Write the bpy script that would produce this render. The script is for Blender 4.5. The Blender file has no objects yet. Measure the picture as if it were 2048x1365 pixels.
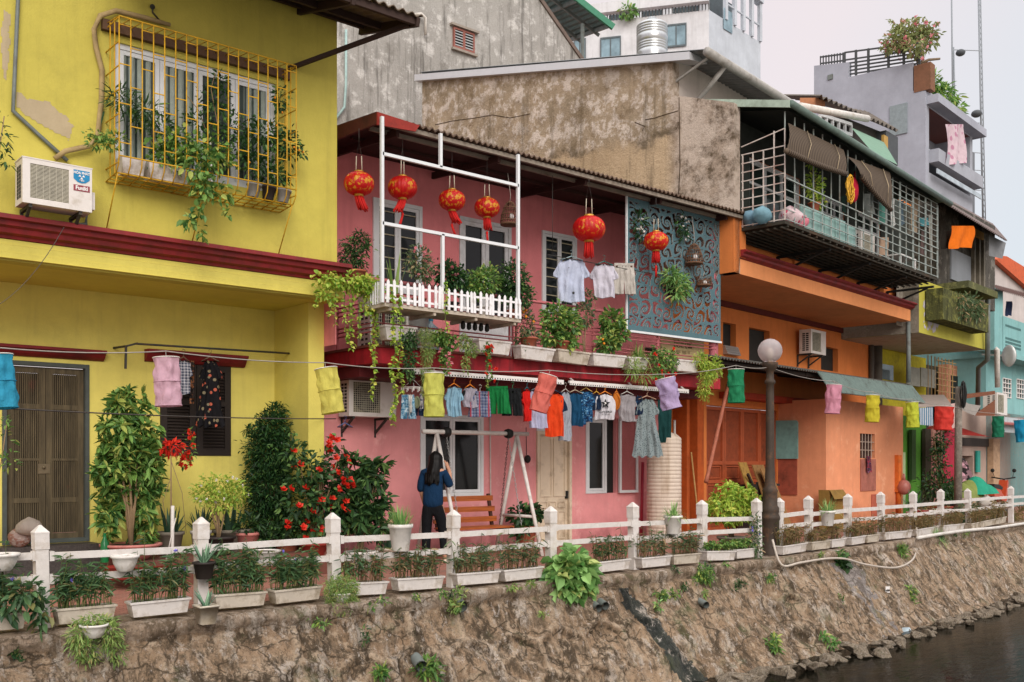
import bpy, bmesh, math, random
import numpy as np
from mathutils import Vector, Matrix, noise as mnoise
random.seed(7); rng = np.random.default_rng(7)
R = math.radians
scene = bpy.context.scene
COL = scene.collection
# ------------------------------------------------------------------ geometry of the place
# world axes: X runs along the house fronts, Y runs from the canal to the houses, Z is up.
FOC, HORZ, EYE = 2000.0, 930.0, 1.45          # photograph calibration (2048 px wide)
AL = math.atan2(.644, .765); CA, SA = math.cos(AL), math.sin(AL)
def ray(px):
    u = (px-1024)/FOC
    return SA+CA*u, CA-SA*u                    # world X, Y per metre of depth
class Frame:
    """a row of fronts: local x along it, local y away from the canal"""
    def __init__(s, ox, oy, ang):
        s.ox, s.oy, s.a = ox, oy, ang; s.c, s.s = math.cos(ang), math.sin(ang)
    def loc(s, X, Y):
        dx, dy = X-s.ox, Y-s.oy
        return dx*s.c+dy*s.s, -dx*s.s+dy*s.c
    def wor(s, x, y):
        return s.ox+x*s.c-y*s.s, s.oy+x*s.s+y*s.c
    def t(s, px, y):
        rx, ry = ray(px); n = -rx*s.s+ry*s.c
        o = -s.ox*s.s+s.oy*s.c
        return (y+o)/n
    def x(s, px, y):
        t = s.t(px, y); rx, ry = ray(px)
        return s.loc(rx*t, ry*t)[0]
    def z(s, px, py, y):
        return EYE+(HORZ-py)/FOC*s.t(px, y)
    def p(s, px, py, y):
        return Vector((s.x(px, y), y, s.z(px, py, y)))
    def yx(s, px, x):                          # local y where the ray meets the plane local x = const
        rx, ry = ray(px)
        n = rx*s.c+ry*s.s; o = s.ox*s.c+s.oy*s.s
        t = (x+o)/n
        return s.loc(rx*t, ry*t)[1], t
A = Frame(0, 0, 0)
B = Frame(13.5, 9.5, R(7.4))
FN = 9.52                                       # fence line
def camxy(px, t):
    rx, ry = ray(px); return rx*t, ry*t
def camz(py, t): return EYE+(HORZ-py)/FOC*t
# ------------------------------------------------------------------ materials
def lin(h):
    if isinstance(h, str):
        h = h.lstrip('#'); v = [int(h[i:i+2], 16)/255 for i in (0, 2, 4)]
        return tuple(c/12.92 if c <= .04045 else ((c+.055)/1.055)**2.4 for c in v)
    return tuple(h)
def sc(c, k): return tuple(min(1, x*k) for x in c)
class NT:
    def __init__(s, name):
        s.m = bpy.data.materials.new(name); s.m.use_nodes = True
        s.n = s.m.node_tree.nodes; s.l = s.m.node_tree.links
        s.b = s.n['Principled BSDF']; s.out = s.n['Material Output']; s.tc = None
    def co(s, scale=(1, 1, 1), which='Object'):
        if not s.tc: s.tc = s.n.new('ShaderNodeTexCoord')
        mp = s.n.new('ShaderNodeMapping'); mp.inputs['Scale'].default_value = scale
        s.l.new(s.tc.outputs[which], mp.inputs['Vector']); return mp.outputs['Vector']
    def noise(s, scale, detail=4, rough=.6, stretch=(1, 1, 1), dist=0):
        n = s.n.new('ShaderNodeTexNoise'); n.inputs['Scale'].default_value = scale
        n.inputs['Detail'].default_value = detail; n.inputs['Roughness'].default_value = rough
        n.inputs['Distortion'].default_value = dist
        s.l.new(s.co(stretch), n.inputs['Vector']); return n.outputs['Fac']
    def ramp(s, fac, lo, hi, a=0., b=1.):
        n = s.n.new('ShaderNodeMapRange'); n.inputs['From Min'].default_value = lo; n.inputs['From Max'].default_value = hi
        n.inputs['To Min'].default_value = a; n.inputs['To Max'].default_value = b
        s.l.new(fac, n.inputs['Value']); return n.outputs['Result']
    def math(s, op, a, b):
        n = s.n.new('ShaderNodeMath'); n.operation = op
        for i, v in enumerate((a, b)):
            if isinstance(v, (int, float)): n.inputs[i].default_value = v
            else: s.l.new(v, n.inputs[i])
        return n.outputs[0]
    def mix(s, fac, a, b, mode='MIX'):
        n = s.n.new('ShaderNodeMix'); n.data_type = 'RGBA'; n.blend_type = mode
        for k, v in (('Factor', fac), ('A', a), ('B', b)):
            i = [q for q in n.inputs if q.name == k and (q.type == 'RGBA' or (k == 'Factor' and q.type == 'VALUE'))][0]
            if isinstance(v, (int, float)): i.default_value = v
            elif isinstance(v, tuple): i.default_value = (*v[:3], 1)
            else: s.l.new(v, i)
        return [o for o in n.outputs if o.type == 'RGBA'][0]
    def color(s, c):
        if isinstance(c, tuple): s.b.inputs['Base Color'].default_value = (*c[:3], 1)
        else: s.l.new(c, s.b.inputs['Base Color'])
    def bump(s, fac, strength=.3, dist=.02):
        n = s.n.new('ShaderNodeBump'); n.inputs['Strength'].default_value = strength; n.inputs['Distance'].default_value = dist
        s.l.new(fac, n.inputs['Height']); s.l.new(n.outputs[0], s.b.inputs['Normal'])
    def sepz(s):
        n = s.n.new('ShaderNodeSeparateXYZ')
        if not s.tc: s.tc = s.n.new('ShaderNodeTexCoord')
        s.l.new(s.tc.outputs['Object'], n.inputs[0]); return n.outputs
    def rough(s, r, spec=.3, metal=0):
        s.b.inputs['Roughness'].default_value = r; s.b.inputs['Specular IOR Level'].default_value = spec
        s.b.inputs['Metallic'].default_value = metal
_mc = {}
def plain(name, c, r=.6, spec=.3, metal=0, var=.18, scale=9, dirt=None, dscale=3, dlo=.52, dhi=.72, bump=.15, streak=False):
    """painted / plain surface with mottling and grime"""
    if name in _mc: return _mc[name]
    c = lin(c); t = NT(name); t.rough(r, spec, metal)
    col = t.mix(t.ramp(t.noise(scale, 5), .3, .7), sc(c, 1-var), sc(c, 1+var*.5))
    if dirt is not None:
        st = (3, 3, .35) if streak else (1, 1, 1)
        col = t.mix(t.ramp(t.noise(dscale, 8, .68, st), dlo, dhi, 0, .85), col, lin(dirt))
    t.color(col)
    if bump: t.bump(t.noise(scale*6, 4), bump, .01)
    _mc[name] = t.m; return t.m
def wallmat(name, c, dark, pale=None, dirt=.55, streak=.5, base=.0, bump=.25, patch=None, patchlo=.6):
    """limewashed wall: broad fading, vertical rain streaks, fine grain, dirty foot"""
    if name in _mc: return _mc[name]
    c = lin(c); dark = lin(dark); t = NT(name); t.rough(.85, .15)
    col = t.mix(t.ramp(t.noise(.7, 6, .6), .3, .72), sc(c, .80), sc(c, 1.10))
    col = t.mix(t.ramp(t.noise(5, 6, .7), .35, .75, 0, .35), col, sc(c, .72))
    if pale is not None: col = t.mix(t.ramp(t.noise(2.3, 7, .7), .56, .66, 0, .75), col, lin(pale))
    if patch is not None: col = t.mix(t.ramp(t.noise(1.1, 9, .72), patchlo, patchlo+.04, 0, .9), col, lin(patch))
    col = t.mix(t.ramp(t.noise(1.6, 8, .7, (3.2, 3.2, .22)), .5, .8, 0, streak), col, dark)
    col = t.mix(t.ramp(t.noise(1.2, 8, .7), .55, .8, 0, dirt), col, dark)
    if base:
        z = t.sepz()[2]
        f = t.math('MULTIPLY', t.ramp(z, base, 0, 0, 1), t.ramp(t.noise(3, 6), .3, .65))
        col = t.mix(f, col, sc(dark, .8))
    t.color(col)
    h = t.math('ADD', t.noise(40, 4, .7), t.math('MULTIPLY', t.noise(6, 5), 1.5))
    t.bump(h, bump, .015)
    _mc[name] = t.m; return t.m
def crust(name, cols, dscale=1.0, bump=.8):
    """old render: peeling patches of several colours"""
    if name in _mc: return _mc[name]
    cols = [lin(c) for c in cols]; t = NT(name); t.rough(.92, .1)
    col = t.mix(t.ramp(t.noise(.6*dscale, 7, .65), .35, .65), cols[0], cols[1])
    n2 = t.noise(3.2*dscale, 9, .72); col = t.mix(t.ramp(n2, .52, .60, 0, .85), col, cols[2])
    n3 = t.noise(1.7*dscale, 9, .75, (1, 1, .6)); col = t.mix(t.ramp(n3, .54, .70, 0, .85), col, cols[3])
    if len(cols) > 4: col = t.mix(t.ramp(t.noise(2.2*dscale, 8, .72, (2.6, 2.6, .2)), .52, .66, 0, .85), col, cols[4])
    col = t.mix(t.ramp(t.noise(24, 6, .75), .35, .65, 0, .35), col, sc(cols[3], .9))
    t.color(col)
    h = t.math('ADD', t.math('MULTIPLY', n2, 2.), t.noise(28, 6, .75))
    t.bump(h, bump, .03)
    _mc[name] = t.m; return t.m
def leafmat(name, c1, c2, c3=None, trans=.25, r=.45):
    if name in _mc: return _mc[name]
    t = NT(name); t.rough(r, .35)
    g = t.n.new('ShaderNodeNewGeometry')
    col = t.mix(t.ramp(g.outputs['Random Per Island'], .05, .95), lin(c1), lin(c2))
    if c3 is not None:
        w = t.n.new('ShaderNodeTexWhiteNoise'); w.noise_dimensions = '1D'
        t.l.new(g.outputs['Random Per Island'], w.inputs['W'])
        col = t.mix(t.ramp(w.outputs['Value'], .84, .86), col, lin(c3))
    t.color(col)
    tr = t.n.new('ShaderNodeBsdfTranslucent'); t.l.new(t.mix(.35, col, sc(lin(c2), 1.5)), tr.inputs['Color'])
    mx = t.n.new('ShaderNodeMixShader'); mx.inputs[0].default_value = trans
    t.l.new(t.b.outputs[0], mx.inputs[1]); t.l.new(tr.outputs[0], mx.inputs[2]); t.l.new(mx.outputs[0], t.out.inputs['Surface'])
    _mc[name] = t.m; return t.m
def clothmat(name, c, kind=None, c2=None, c3=None, trans=.18, sx=18, sz=18):
    if name in _mc: return _mc[name]
    t = NT(name); c = lin(c); t.rough(.9, .1)
    col = t.mix(t.ramp(t.noise(5, 5), .3, .7), sc(c, .85), sc(c, 1.06))
    if kind == 'check' or kind == 'plaid':
        x, y, z = t.sepz()
        fx = t.math('GREATER_THAN', t.math('FRACT', t.math('MULTIPLY', x, sx), 0), .5)
        fz = t.math('GREATER_THAN', t.math('FRACT', t.math('MULTIPLY', z, sz), 0), .5)
        f = t.math('MULTIPLY', t.math('ADD', fx, fz), .5)
        col = t.mix(f, col, lin(c2))
        if c3: col = t.mix(t.math('GREATER_THAN', t.math('FRACT', t.math('MULTIPLY', x, sx/3), 0), .85), col, lin(c3))
    elif kind == 'spots':
        n = t.n.new('ShaderNodeTexVoronoi'); n.inputs['Scale'].default_value = sx
        t.l.new(t.co(), n.inputs['Vector'])
        col = t.mix(t.ramp(n.outputs['Distance'], .36, .30), col, lin(c2))
        if c3:
            w = t.n.new('ShaderNodeSeparateColor'); t.l.new(n.outputs['Color'], w.inputs[0])
            col2 = t.mix(t.math('GREATER_THAN', w.outputs[0], .5), lin(c2), lin(c3))
            col = t.mix(t.math('MULTIPLY', t.ramp(n.outputs['Distance'], .36, .30), t.ramp(w.outputs[1], .35, .4)), c, col2)
    elif kind == 'camo':
        col = t.mix(t.ramp(t.noise(sx, 3, .5, (1, 1, 1.8)), .5, .52), col, lin(c2))
        col = t.mix(t.ramp(t.noise(sx*1.3, 3, .5, (1, 1.2, 2)), .6, .62), col, lin(c3))
    elif kind == 'stripe':
        x, y, z = t.sepz()
        col = t.mix(t.math('GREATER_THAN', t.math('FRACT', t.math('MULTIPLY', x, sx), 0), .5), col, lin(c2))
    t.color(col); t.bump(t.math('ADD', t.noise(9, 4, .6, (1, 1, .35)), t.math('MULTIPLY', t.noise(26, 3, .6, (1, 1, .5)), .4)), .8, .04)
    tr = t.n.new('ShaderNodeBsdfTranslucent'); t.l.new(col if not isinstance(col, tuple) else t.mix(0., col, col), tr.inputs['Color'])
    mx = t.n.new('ShaderNodeMixShader'); mx.inputs[0].default_value = trans
    t.l.new(t.b.outputs[0], mx.inputs[1]); t.l.new(tr.outputs[0], mx.inputs[2]); t.l.new(mx.outputs[0], t.out.inputs['Surface'])
    _mc[name] = t.m; return t.m
def glassmat(name, c, r=.08):
    if name in _mc: return _mc[name]
    t = NT(name); c = lin(c); t.rough(r, .3)
    t.color(t.mix(t.ramp(t.noise(1.5, 3), .35, .7), sc(c, .7), sc(c, 1.25)))
    t.bump(t.noise(2.5, 2), .03, .02)
    _mc[name] = t.m; return t.m
# ------------------------------------------------------------------ mesh builder
class MB:
    def __init__(s): s.v, s.f, s.m, s.sm = [], [], [], []
    def add(s, vs, fs, m=0, smooth=False):
        o = len(s.v); s.v.extend([tuple(x) for x in vs])
        for f in fs: s.f.append(tuple(i+o for i in f)); s.m.append(m); s.sm.append(smooth)
        return s
    def box(s, x0, x1, y0, y1, z0, z1, m=0):
        v = [(x, y, z) for z in (z0, z1) for y in (y0, y1) for x in (x0, x1)]
        return s.add(v, [(0, 2, 3, 1), (4, 5, 7, 6), (0, 1, 5, 4), (2, 6, 7, 3), (0, 4, 6, 2), (1, 3, 7, 5)], m)
    def hexa(s, b, t, m=0):                     # two quads bottom / top
        return s.add(list(b)+list(t), [(3, 2, 1, 0), (4, 5, 6, 7), (0, 1, 5, 4), (1, 2, 6, 5), (2, 3, 7, 6), (3, 0, 4, 7)], m)
    def quad(s, a, b, c, d, m=0): return s.add([a, b, c, d], [(0, 1, 2, 3)], m)
    def bar(s, p, q, w, h=None, m=0, up=(0, 0, 1)):
        h = h or w; p, q = Vector(p), Vector(q); d = (q-p).normalized(); up = Vector(up)
        if abs(d.dot(up)) > .98: up = Vector((0, 1, 0))
        a = d.cross(up).normalized()*w/2; b = a.cross(d).normalized()*h/2
        return s.hexa([p-a-b, p+a-b, p+a+b, p-a+b], [q-a-b, q+a-b, q+a+b, q-a+b], m)
    def tube(s, pts, r, n=6, m=0, cap=True):
        pts = [Vector(p) for p in pts]; k = len(pts)
        rr = r if isinstance(r, (list, tuple)) else [r]*k
        vs = []; ref = Vector((.3, .2, .93))
        for i, p in enumerate(pts):
            d = (pts[min(i+1, k-1)]-pts[max(i-1, 0)]).normalized()
            a = d.cross(ref)
            if a.length < .05: a = d.cross(Vector((1, 0, 0)))
            a.normalize(); b = d.cross(a)
            for j in range(n):
                t = 2*math.pi*j/n; vs.append(p+(a*math.cos(t)+b*math.sin(t))*rr[i])
        fs = [(i*n+j, i*n+(j+1) % n, (i+1)*n+(j+1) % n, (i+1)*n+j) for i in range(k-1) for j in range(n)]
        if cap: fs += [tuple(range(n))[::-1], tuple(range((k-1)*n, k*n))]
        return s.add(vs, fs, m, True)
    def lathe(s, prof, c=(0, 0, 0), n=16, m=0, M=None, sx=1, sy=1, ph=0):
        vs = []
        for r, z in prof:
            for j in range(n):
                t = 2*math.pi*j/n+ph; p = Vector((r*sx*math.cos(t), r*sy*math.sin(t), z))
                vs.append((M @ p if M else p)+Vector(c))
        k = len(prof)
        fs = [(i*n+j, i*n+(j+1) % n, (i+1)*n+(j+1) % n, (i+1)*n+j) for i in range(k-1) for j in range(n)]
        return s.add(vs, fs, m, True)
    def grid(s, fn, nu, nv, m=0, smooth=True):
        vs = [fn(i/nu, j/nv) for j in range(nv+1) for i in range(nu+1)]
        fs = [(j*(nu+1)+i, j*(nu+1)+i+1, (j+1)*(nu+1)+i+1, (j+1)*(nu+1)+i) for j in range(nv) for i in range(nu)]
        return s.add(vs, fs, m, smooth)
    def prism(s, poly, axis, a, b, m=0):        # polygon in the two other axes, extruded along axis
        n = len(poly)
        def mk(p, t): return {0: (t, p[0], p[1]), 1: (p[0], t, p[1]), 2: (p[0], p[1], t)}[axis]
        vs = [mk(p, a) for p in poly]+[mk(p, b) for p in poly]
        fs = [tuple(range(n)), tuple(range(2*n-1, n-1, -1))]+[(i, i+n, (i+1) % n+n, (i+1) % n) for i in range(n)]
        return s.add(vs, fs, m)
    def ball(s, c, r, n=10, k=7, m=0, sz=1, sx=1, sy=1):
        return s.lathe([(r*math.sin(math.pi*i/k)+1e-4, -r*sz*math.cos(math.pi*i/k)) for i in range(k+1)], c, n, m, sx=sx, sy=sy)
    # foliage -----------------------------------------------------------
    def leaves(s, P, Dr, L, W, m=0, fold=.25, curl=0.):
        """one two-faced leaf per row: P base, Dr direction, L length, W width"""
        P = np.asarray(P, float); n = len(P)
        if n == 0: return s
        Dr = np.asarray(Dr, float); Dr /= np.linalg.norm(Dr, axis=1, keepdims=True)+1e-9
        L = np.broadcast_to(np.asarray(L, float), (n,)).reshape(-1, 1); W = np.broadcast_to(np.asarray(W, float), (n,)).reshape(-1, 1)
        up = np.array([0, 0, 1.])+rng.normal(0, .45, (n, 3))
        side = np.cross(Dr, up); side /= np.linalg.norm(side, axis=1, keepdims=True)+1e-9
        nr = np.cross(side, Dr)
        tip = P+Dr*L; tip[:, 2] -= (L*curl)[:, 0]
        m1 = P+Dr*L*.22; m2 = P+Dr*L*.6; m2[:, 2] -= (L*curl*.35)[:, 0]
        a1 = m1+side*W*.42+nr*W*fold; b1 = m1-side*W*.42+nr*W*fold; a2 = m2+side*W*.43+nr*W*fold*.9; b2 = m2-side*W*.43+nr*W*fold*.9
        V = np.stack([P, a1, a2, tip, b2, b1], 1).reshape(-1, 3); o = len(s.v)
        s.v.extend(map(tuple, V.tolist()))
        for i in range(n):
            k = o+6*i; s.f.append((k, k+1, k+2, k+3)); s.f.append((k, k+3, k+4, k+5))
        s.m += [m]*(2*n); s.sm += [False]*(2*n); return s
    def cloud(s, blobs, count, L, W, m=0, shell=.55, droop=.2, out=1., whorl=0, jit=.5, curl=.1):
        """leaves in ellipsoids (cx,cy,cz,rx,ry,rz)"""
        vol = np.array([b[3]*b[4]*b[5] for b in blobs])**.75; vol /= vol.sum()
        idx = rng.choice(len(blobs), count, p=vol); bl = np.array(blobs)[idx]
        d = rng.normal(0, 1, (count, 3)); d /= np.linalg.norm(d, axis=1, keepdims=True)
        rad = (shell+(1-shell)*rng.random((count, 1))**.6)*(1+.16*rng.normal(0, 1, (count, 1)))
        P = bl[:, :3]+d*rad*bl[:, 3:6]
        D = d*out+rng.normal(0, jit, (count, 3)); D[:, 2] -= droop
        Ls = L*(.45+.95*rng.random(count))
        if whorl:
            D /= np.linalg.norm(D, axis=1, keepdims=True)
            P2, D2, L2 = [], [], []
            for k in range(whorl):
                e = rng.normal(0, 1, (count, 3)); e -= D*np.sum(e*D, 1, keepdims=True); e /= np.linalg.norm(e, axis=1, keepdims=True)
                q = D*.35+e; q[:, 2] -= .15; P2.append(P); D2.append(q); L2.append(Ls*(.8+.3*rng.random(count)))
            P, D, Ls = np.concatenate(P2), np.concatenate(D2), np.concatenate(L2)
        return s.leaves(P, D, Ls, Ls*(W/L), m, curl=curl)
    def blades(s, c, count, L, W, spread=.5, m=0, droop=.5, seg=3, r0=.02):
        """arching grass-like blades out of a point"""
        for _ in range(count):
            a = random.uniform(0, 2*math.pi); sp = random.uniform(.15, 1)*spread; l = L*random.uniform(.6, 1.1)
            e = Vector((math.cos(a), math.sin(a), 0)); sd = Vector((-math.sin(a), math.cos(a), 0))*W*.5
            p = Vector(c)+e*r0*random.random(); vs = []
            for i in range(seg+1):
                q = i/seg; w = (1-q)**.6 if i < seg else .05
                pos = p+e*(l*sp*q)+Vector((0, 0, l*(math.sqrt(max(0, 1-sp*sp))*q-droop*sp*q*q)))
                vs += [pos-sd*w, pos+sd*w]
            s.add(vs, [(2*i, 2*i+1, 2*i+3, 2*i+2) for i in range(seg)], m)
        return s
    def flowers(s, pts, r, m):
        for p in pts:
            d = Vector((random.gauss(0, 1), random.gauss(-.8, .6), random.gauss(.3, .6)))
            P = [p]*5; D = []
            d.normalize(); a = d.orthogonal().normalized(); b = d.cross(a)
            for k in range(5):
                t = k*1.2566; q = a*math.cos(t)+b*math.sin(t)+d*.4; D.append(tuple(q))
            s.leaves(np.array([tuple(p)]*5), np.array(D), r, r*.95, m, fold=-.1)
        return s
    def build(s, name, mats, parent=None, loc=None, rotz=0):
        me = bpy.data.meshes.new(name); me.from_pydata(s.v, [], s.f)
        for q in (mats if isinstance(mats, (list, tuple)) else [mats]): me.materials.append(q)
        me.polygons.foreach_set('material_index', s.m); me.polygons.foreach_set('use_smooth', s.sm); me.update()
        o = bpy.data.objects.new(name, me); COL.objects.link(o)
        if parent: o.parent = parent
        if loc is not None: o.location = loc
        if rotz: o.rotation_euler.z = rotz
        return o
def tag(o, label, cat, group=None, kind=None):
    if label: o['label'] = label
    if cat: o['category'] = cat
    if group: o['group'] = group
    if kind: o['kind'] = kind
    return o
def thing(name, label, cat, loc=(0, 0, 0), rotz=0, group=None):
    o = bpy.data.objects.new(name, None); COL.objects.link(o); o.empty_display_size = .1
    o.location = loc; o.rotation_euler = (0, 0, rotz); return tag(o, label, cat, group)
def struct(o): o['kind'] = 'structure'; return o
def copy_thing(root, loc, rot=None, label=None, group=None):
    r = root.copy(); COL.objects.link(r); r.location = loc
    if rot is not None: r.rotation_euler = rot
    if label: r['label'] = label
    if group: r['group'] = group
    for ch in list(root.children):
        c = ch.copy(); COL.objects.link(c); c.parent = r
        for g in list(ch.children):
            d = g.copy(); COL.objects.link(d); d.parent = c
    return r
def textobj(name, body, size, mat, parent, M, ext=.001, bold=0):
    cu = bpy.data.curves.new(name, 'FONT'); cu.body = body; cu.size = size; cu.align_x = 'CENTER'; cu.align_y = 'CENTER'
    cu.extrude = ext; cu.offset = bold
    tmp = bpy.data.objects.new(name, cu); COL.objects.link(tmp); bpy.context.view_layer.update()
    me = bpy.data.meshes.new_from_object(tmp.evaluated_get(bpy.context.evaluated_depsgraph_get()))
    bpy.data.objects.remove(tmp); me.materials.clear(); me.materials.append(mat)
    me.transform(M); o = bpy.data.objects.new(name, me); COL.objects.link(o); o.parent = parent; return o
TXT = Matrix.Rotation(R(90), 4, 'X')           # lettering upright, facing the canal
# ------------------------------------------------------------------ shared materials
M = {}
M['white'] = plain('white_paint', '#e2dedb', .55, dirt='#a8977f', dscale=4, dlo=.58, dhi=.8, var=.08)
M['fence'] = plain('fence_paint', '#cfc9c4', .7, dirt='#9a8468', dscale=3.2, dlo=.52, dhi=.78, var=.1, scale=14, bump=.3)
M['planter'] = plain('planter_plastic', '#cdc7c2', .6, dirt='#85745c', dscale=4, dlo=.47, dhi=.66, var=.12)
M['frame_white'] = plain('window_white', '#d5d8da', .45, dirt='#9c9a92', dscale=3, dlo=.6, dhi=.85, var=.06)
M['glass_dark'] = glassmat('dark_glass', '#1c2122')
M['glass_grey'] = glassmat('grey_glass', '#6c7c84')
M['black'] = plain('black_metal', '#242524', .6)
M['iron'] = plain('dark_iron', '#3a3a36', .6, dirt='#5c4433', dscale=6)
M['soil'] = plain('potting_soil', '#3a2d23', .95, scale=40)
M['terracotta'] = plain('terracotta', '#a25a43', .8, dirt='#6b5446', dscale=5)
M['steel'] = plain('steel', '#b9bcbd', .28, .5, .9, var=.06, bump=.05)
M['alu'] = plain('aluminium', '#b4b6b4', .4, .5, .6, var=.08)
M['wire'] = plain('wire', '#4c4744', .6, bump=0)
M['wirel'] = plain('pale_wire', '#9a938c', .6, bump=0)
M['stem'] = plain('stem_bark', '#8b7558', .85, scale=20)
M['stemg'] = plain('green_stem', '#5d6b3a', .7, scale=20)
M['bark'] = plain('bark', '#7c6b57', .9, scale=25, dirt='#4d4236', bump=.5)
M['pipe'] = plain('grey_pipe', '#6f7673', .5, dirt='#544f48')
M['pvc'] = plain('white_pvc', '#cfcac3', .5, dirt='#95866f')
M['rust'] = plain('rust', '#7a4a33', .85, scale=18, var=.35)
M['leaf_mid'] = leafmat('leaf_mid', '#2f5a2a', '#7fa552', '#a9b45e')
M['leaf_dark'] = leafmat('leaf_dark', '#1b351e', '#45693a', '#6d8f4e')
M['leaf_deep'] = leafmat('leaf_deep', '#15301a', '#345a30', '#577a3f')
M['leaf_yel'] = leafmat('leaf_yellowgreen', '#6d9a33', '#b4c653', '#c9c960')
M['leaf_bright'] = leafmat('leaf_bright', '#4a7a3c', '#97bd72', '#b5bd74')
M['leaf_dusty'] = leafmat('leaf_dusty', '#37533a', '#71855a', '#a98e6a')
M['leaf_ruel'] = leafmat('leaf_narrow', '#2b4a30', '#5f8052', '#7d7a4c')
M['leaf_fern'] = leafmat('leaf_fern', '#5b7f3c', '#9ab063', '#a9a069')
M['leaf_dry'] = leafmat('leaf_dry', '#6b5a3f', '#9b8458', '#59683a')
M['aloe'] = leafmat('aloe', '#3f6350', '#7fa080', trans=.08)
M['agave'] = leafmat('agave', '#26402f', '#4c6a54', trans=.05)
M['petal_red'] = leafmat('petal_red', '#c81f1c', '#f04630', trans=.3)
M['petal_pink'] = leafmat('petal_pink', '#d36b78', '#f3aab2', trans=.3)
M['petal_vio'] = leafmat('petal_violet', '#6a5cc0', '#9a90e6', trans=.3)
M['petal_white'] = leafmat('petal_white', '#d8d4cc', '#f4f0ea', trans=.3)
M['fruit'] = plain('orange_fruit', '#e08a22', .5)
# ------------------------------------------------------------------ roots in a frame's own coordinates
ROFF = {}
def FT(fr, name, label, cat, x, y, z=0, group=None):
    X, Y = fr.wor(x, y); o = thing(name, label, cat, (X, Y, z), fr.a, group); ROFF[o.name] = (x, y, z); return o
def part(mb, name, mats, root):
    ox, oy, oz = ROFF[root.name]; mb.v = [(a-ox, b-oy, c-oz) for a, b, c in mb.v]
    o = mb.build(name, mats, root); ROFF[o.name] = ROFF[root.name]; return o
def solo(mb, fr, name, mats, label, cat, x, y, z=0, group=None):
    """a thing that is one mesh, built in frame coordinates"""
    mb.v = [(a-x, b-y, c-z) for a, b, c in mb.v]; X, Y = fr.wor(x, y)
    o = mb.build(name, mats, None, (X, Y, z), fr.a); ROFF[o.name] = (x, y, z); return tag(o, label, cat, group)
# ------------------------------------------------------------------ camera, light, sky
cam = bpy.data.cameras.new('camera'); camo = bpy.data.objects.new('camera', cam); COL.objects.link(camo)
camo.location = (0, 0, EYE); camo.rotation_euler = (R(90), 0, -AL)
cam.sensor_width = 36; cam.lens = 36*FOC/2048; cam.shift_y = (HORZ-682.5)/2048; cam.clip_end = 2000; cam.clip_start = .05
scene.camera = camo
scene.view_settings.view_transform = 'Standard'; scene.view_settings.look = 'None'; scene.view_settings.exposure = 0
SUN_EL, SUN_AZ = R(30), math.atan2(-.45, -.9)    # high, from behind the camera's left shoulder
sd = Vector((math.cos(SUN_EL)*-.45, math.cos(SUN_EL)*-.9, math.sin(SUN_EL)))
sun = bpy.data.lights.new('sun', 'SUN'); sun.energy = 2.2; sun.angle = R(35); sun.color = (1, .95, .88)
so = bpy.data.objects.new('sun', sun); COL.objects.link(so); so.location = (0, -5, 20)
so.rotation_euler = sd.to_track_quat('Z', 'Y').to_euler()
w = bpy.data.worlds.new('World'); scene.world = w; w.use_nodes = True
wn, wl = w.node_tree.nodes, w.node_tree.links; bg = wn['Background']; bg.inputs['Strength'].default_value = .143
sky = wn.new('ShaderNodeTexSky'); sky.sky_type = 'NISHITA'; sky.sun_disc = False; sky.sun_elevation = SUN_EL
sky.sun_rotation = math.atan2(sd.x, sd.y); sky.dust_density = 3
tc = wn.new('ShaderNodeTexCoord'); sp = wn.new('ShaderNodeSeparateXYZ'); wl.new(tc.outputs['Generated'], sp.inputs[0])
ns = wn.new('ShaderNodeTexNoise'); ns.inputs['Scale'].default_value = 1.6; ns.inputs['Detail'].default_value = 5
wl.new(tc.outputs['Generated'], ns.inputs['Vector'])
def wmap(s, a, b, c, d):
    n = wn.new('ShaderNodeMapRange'); wl.new(s, n.inputs['Value'])
    for k, v in zip(('From Min', 'From Max', 'To Min', 'To Max'), (a, b, c, d)): n.inputs[k].default_value = v
    return n.outputs['Result']
def wmix(f, a, b, mode='MIX'):
    n = wn.new('ShaderNodeMix'); n.data_type = 'RGBA'; n.blend_type = mode
    ins = [i for i in n.inputs if i.type == 'RGBA']; fac = [i for i in n.inputs if i.name == 'Factor' and i.type == 'VALUE'][0]
    for i, v in ((fac, f), (ins[0], a), (ins[1], b)):
        if isinstance(v, (int, float)): i.default_value = v
        elif isinstance(v, tuple): i.default_value = (*v, 1)
        else: wl.new(v, i)
    return [o for o in n.outputs if o.type == 'RGBA'][0]
# cloud cover: pale rose-grey, thinning to blue-grey low along the canal; brighter overhead as overcast skies are
cloud = wmix(wmap(sp.outputs[0], .78, .93, 0, 1), (6.8, 6.05, 6.1), (5.3, 5.9, 6.3))
cloud = wmix(wmap(ns.outputs['Fac'], .35, .7, 0, .25), cloud, (5.9, 5.8, 6.0))
cloud = wmix(wmap(sp.outputs[2], .45, 1., 0, 1), cloud, (19, 18.7, 18.6))
wl.new(wmix(.88, sky.outputs[0], cloud), bg.inputs['Color'])
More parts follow.
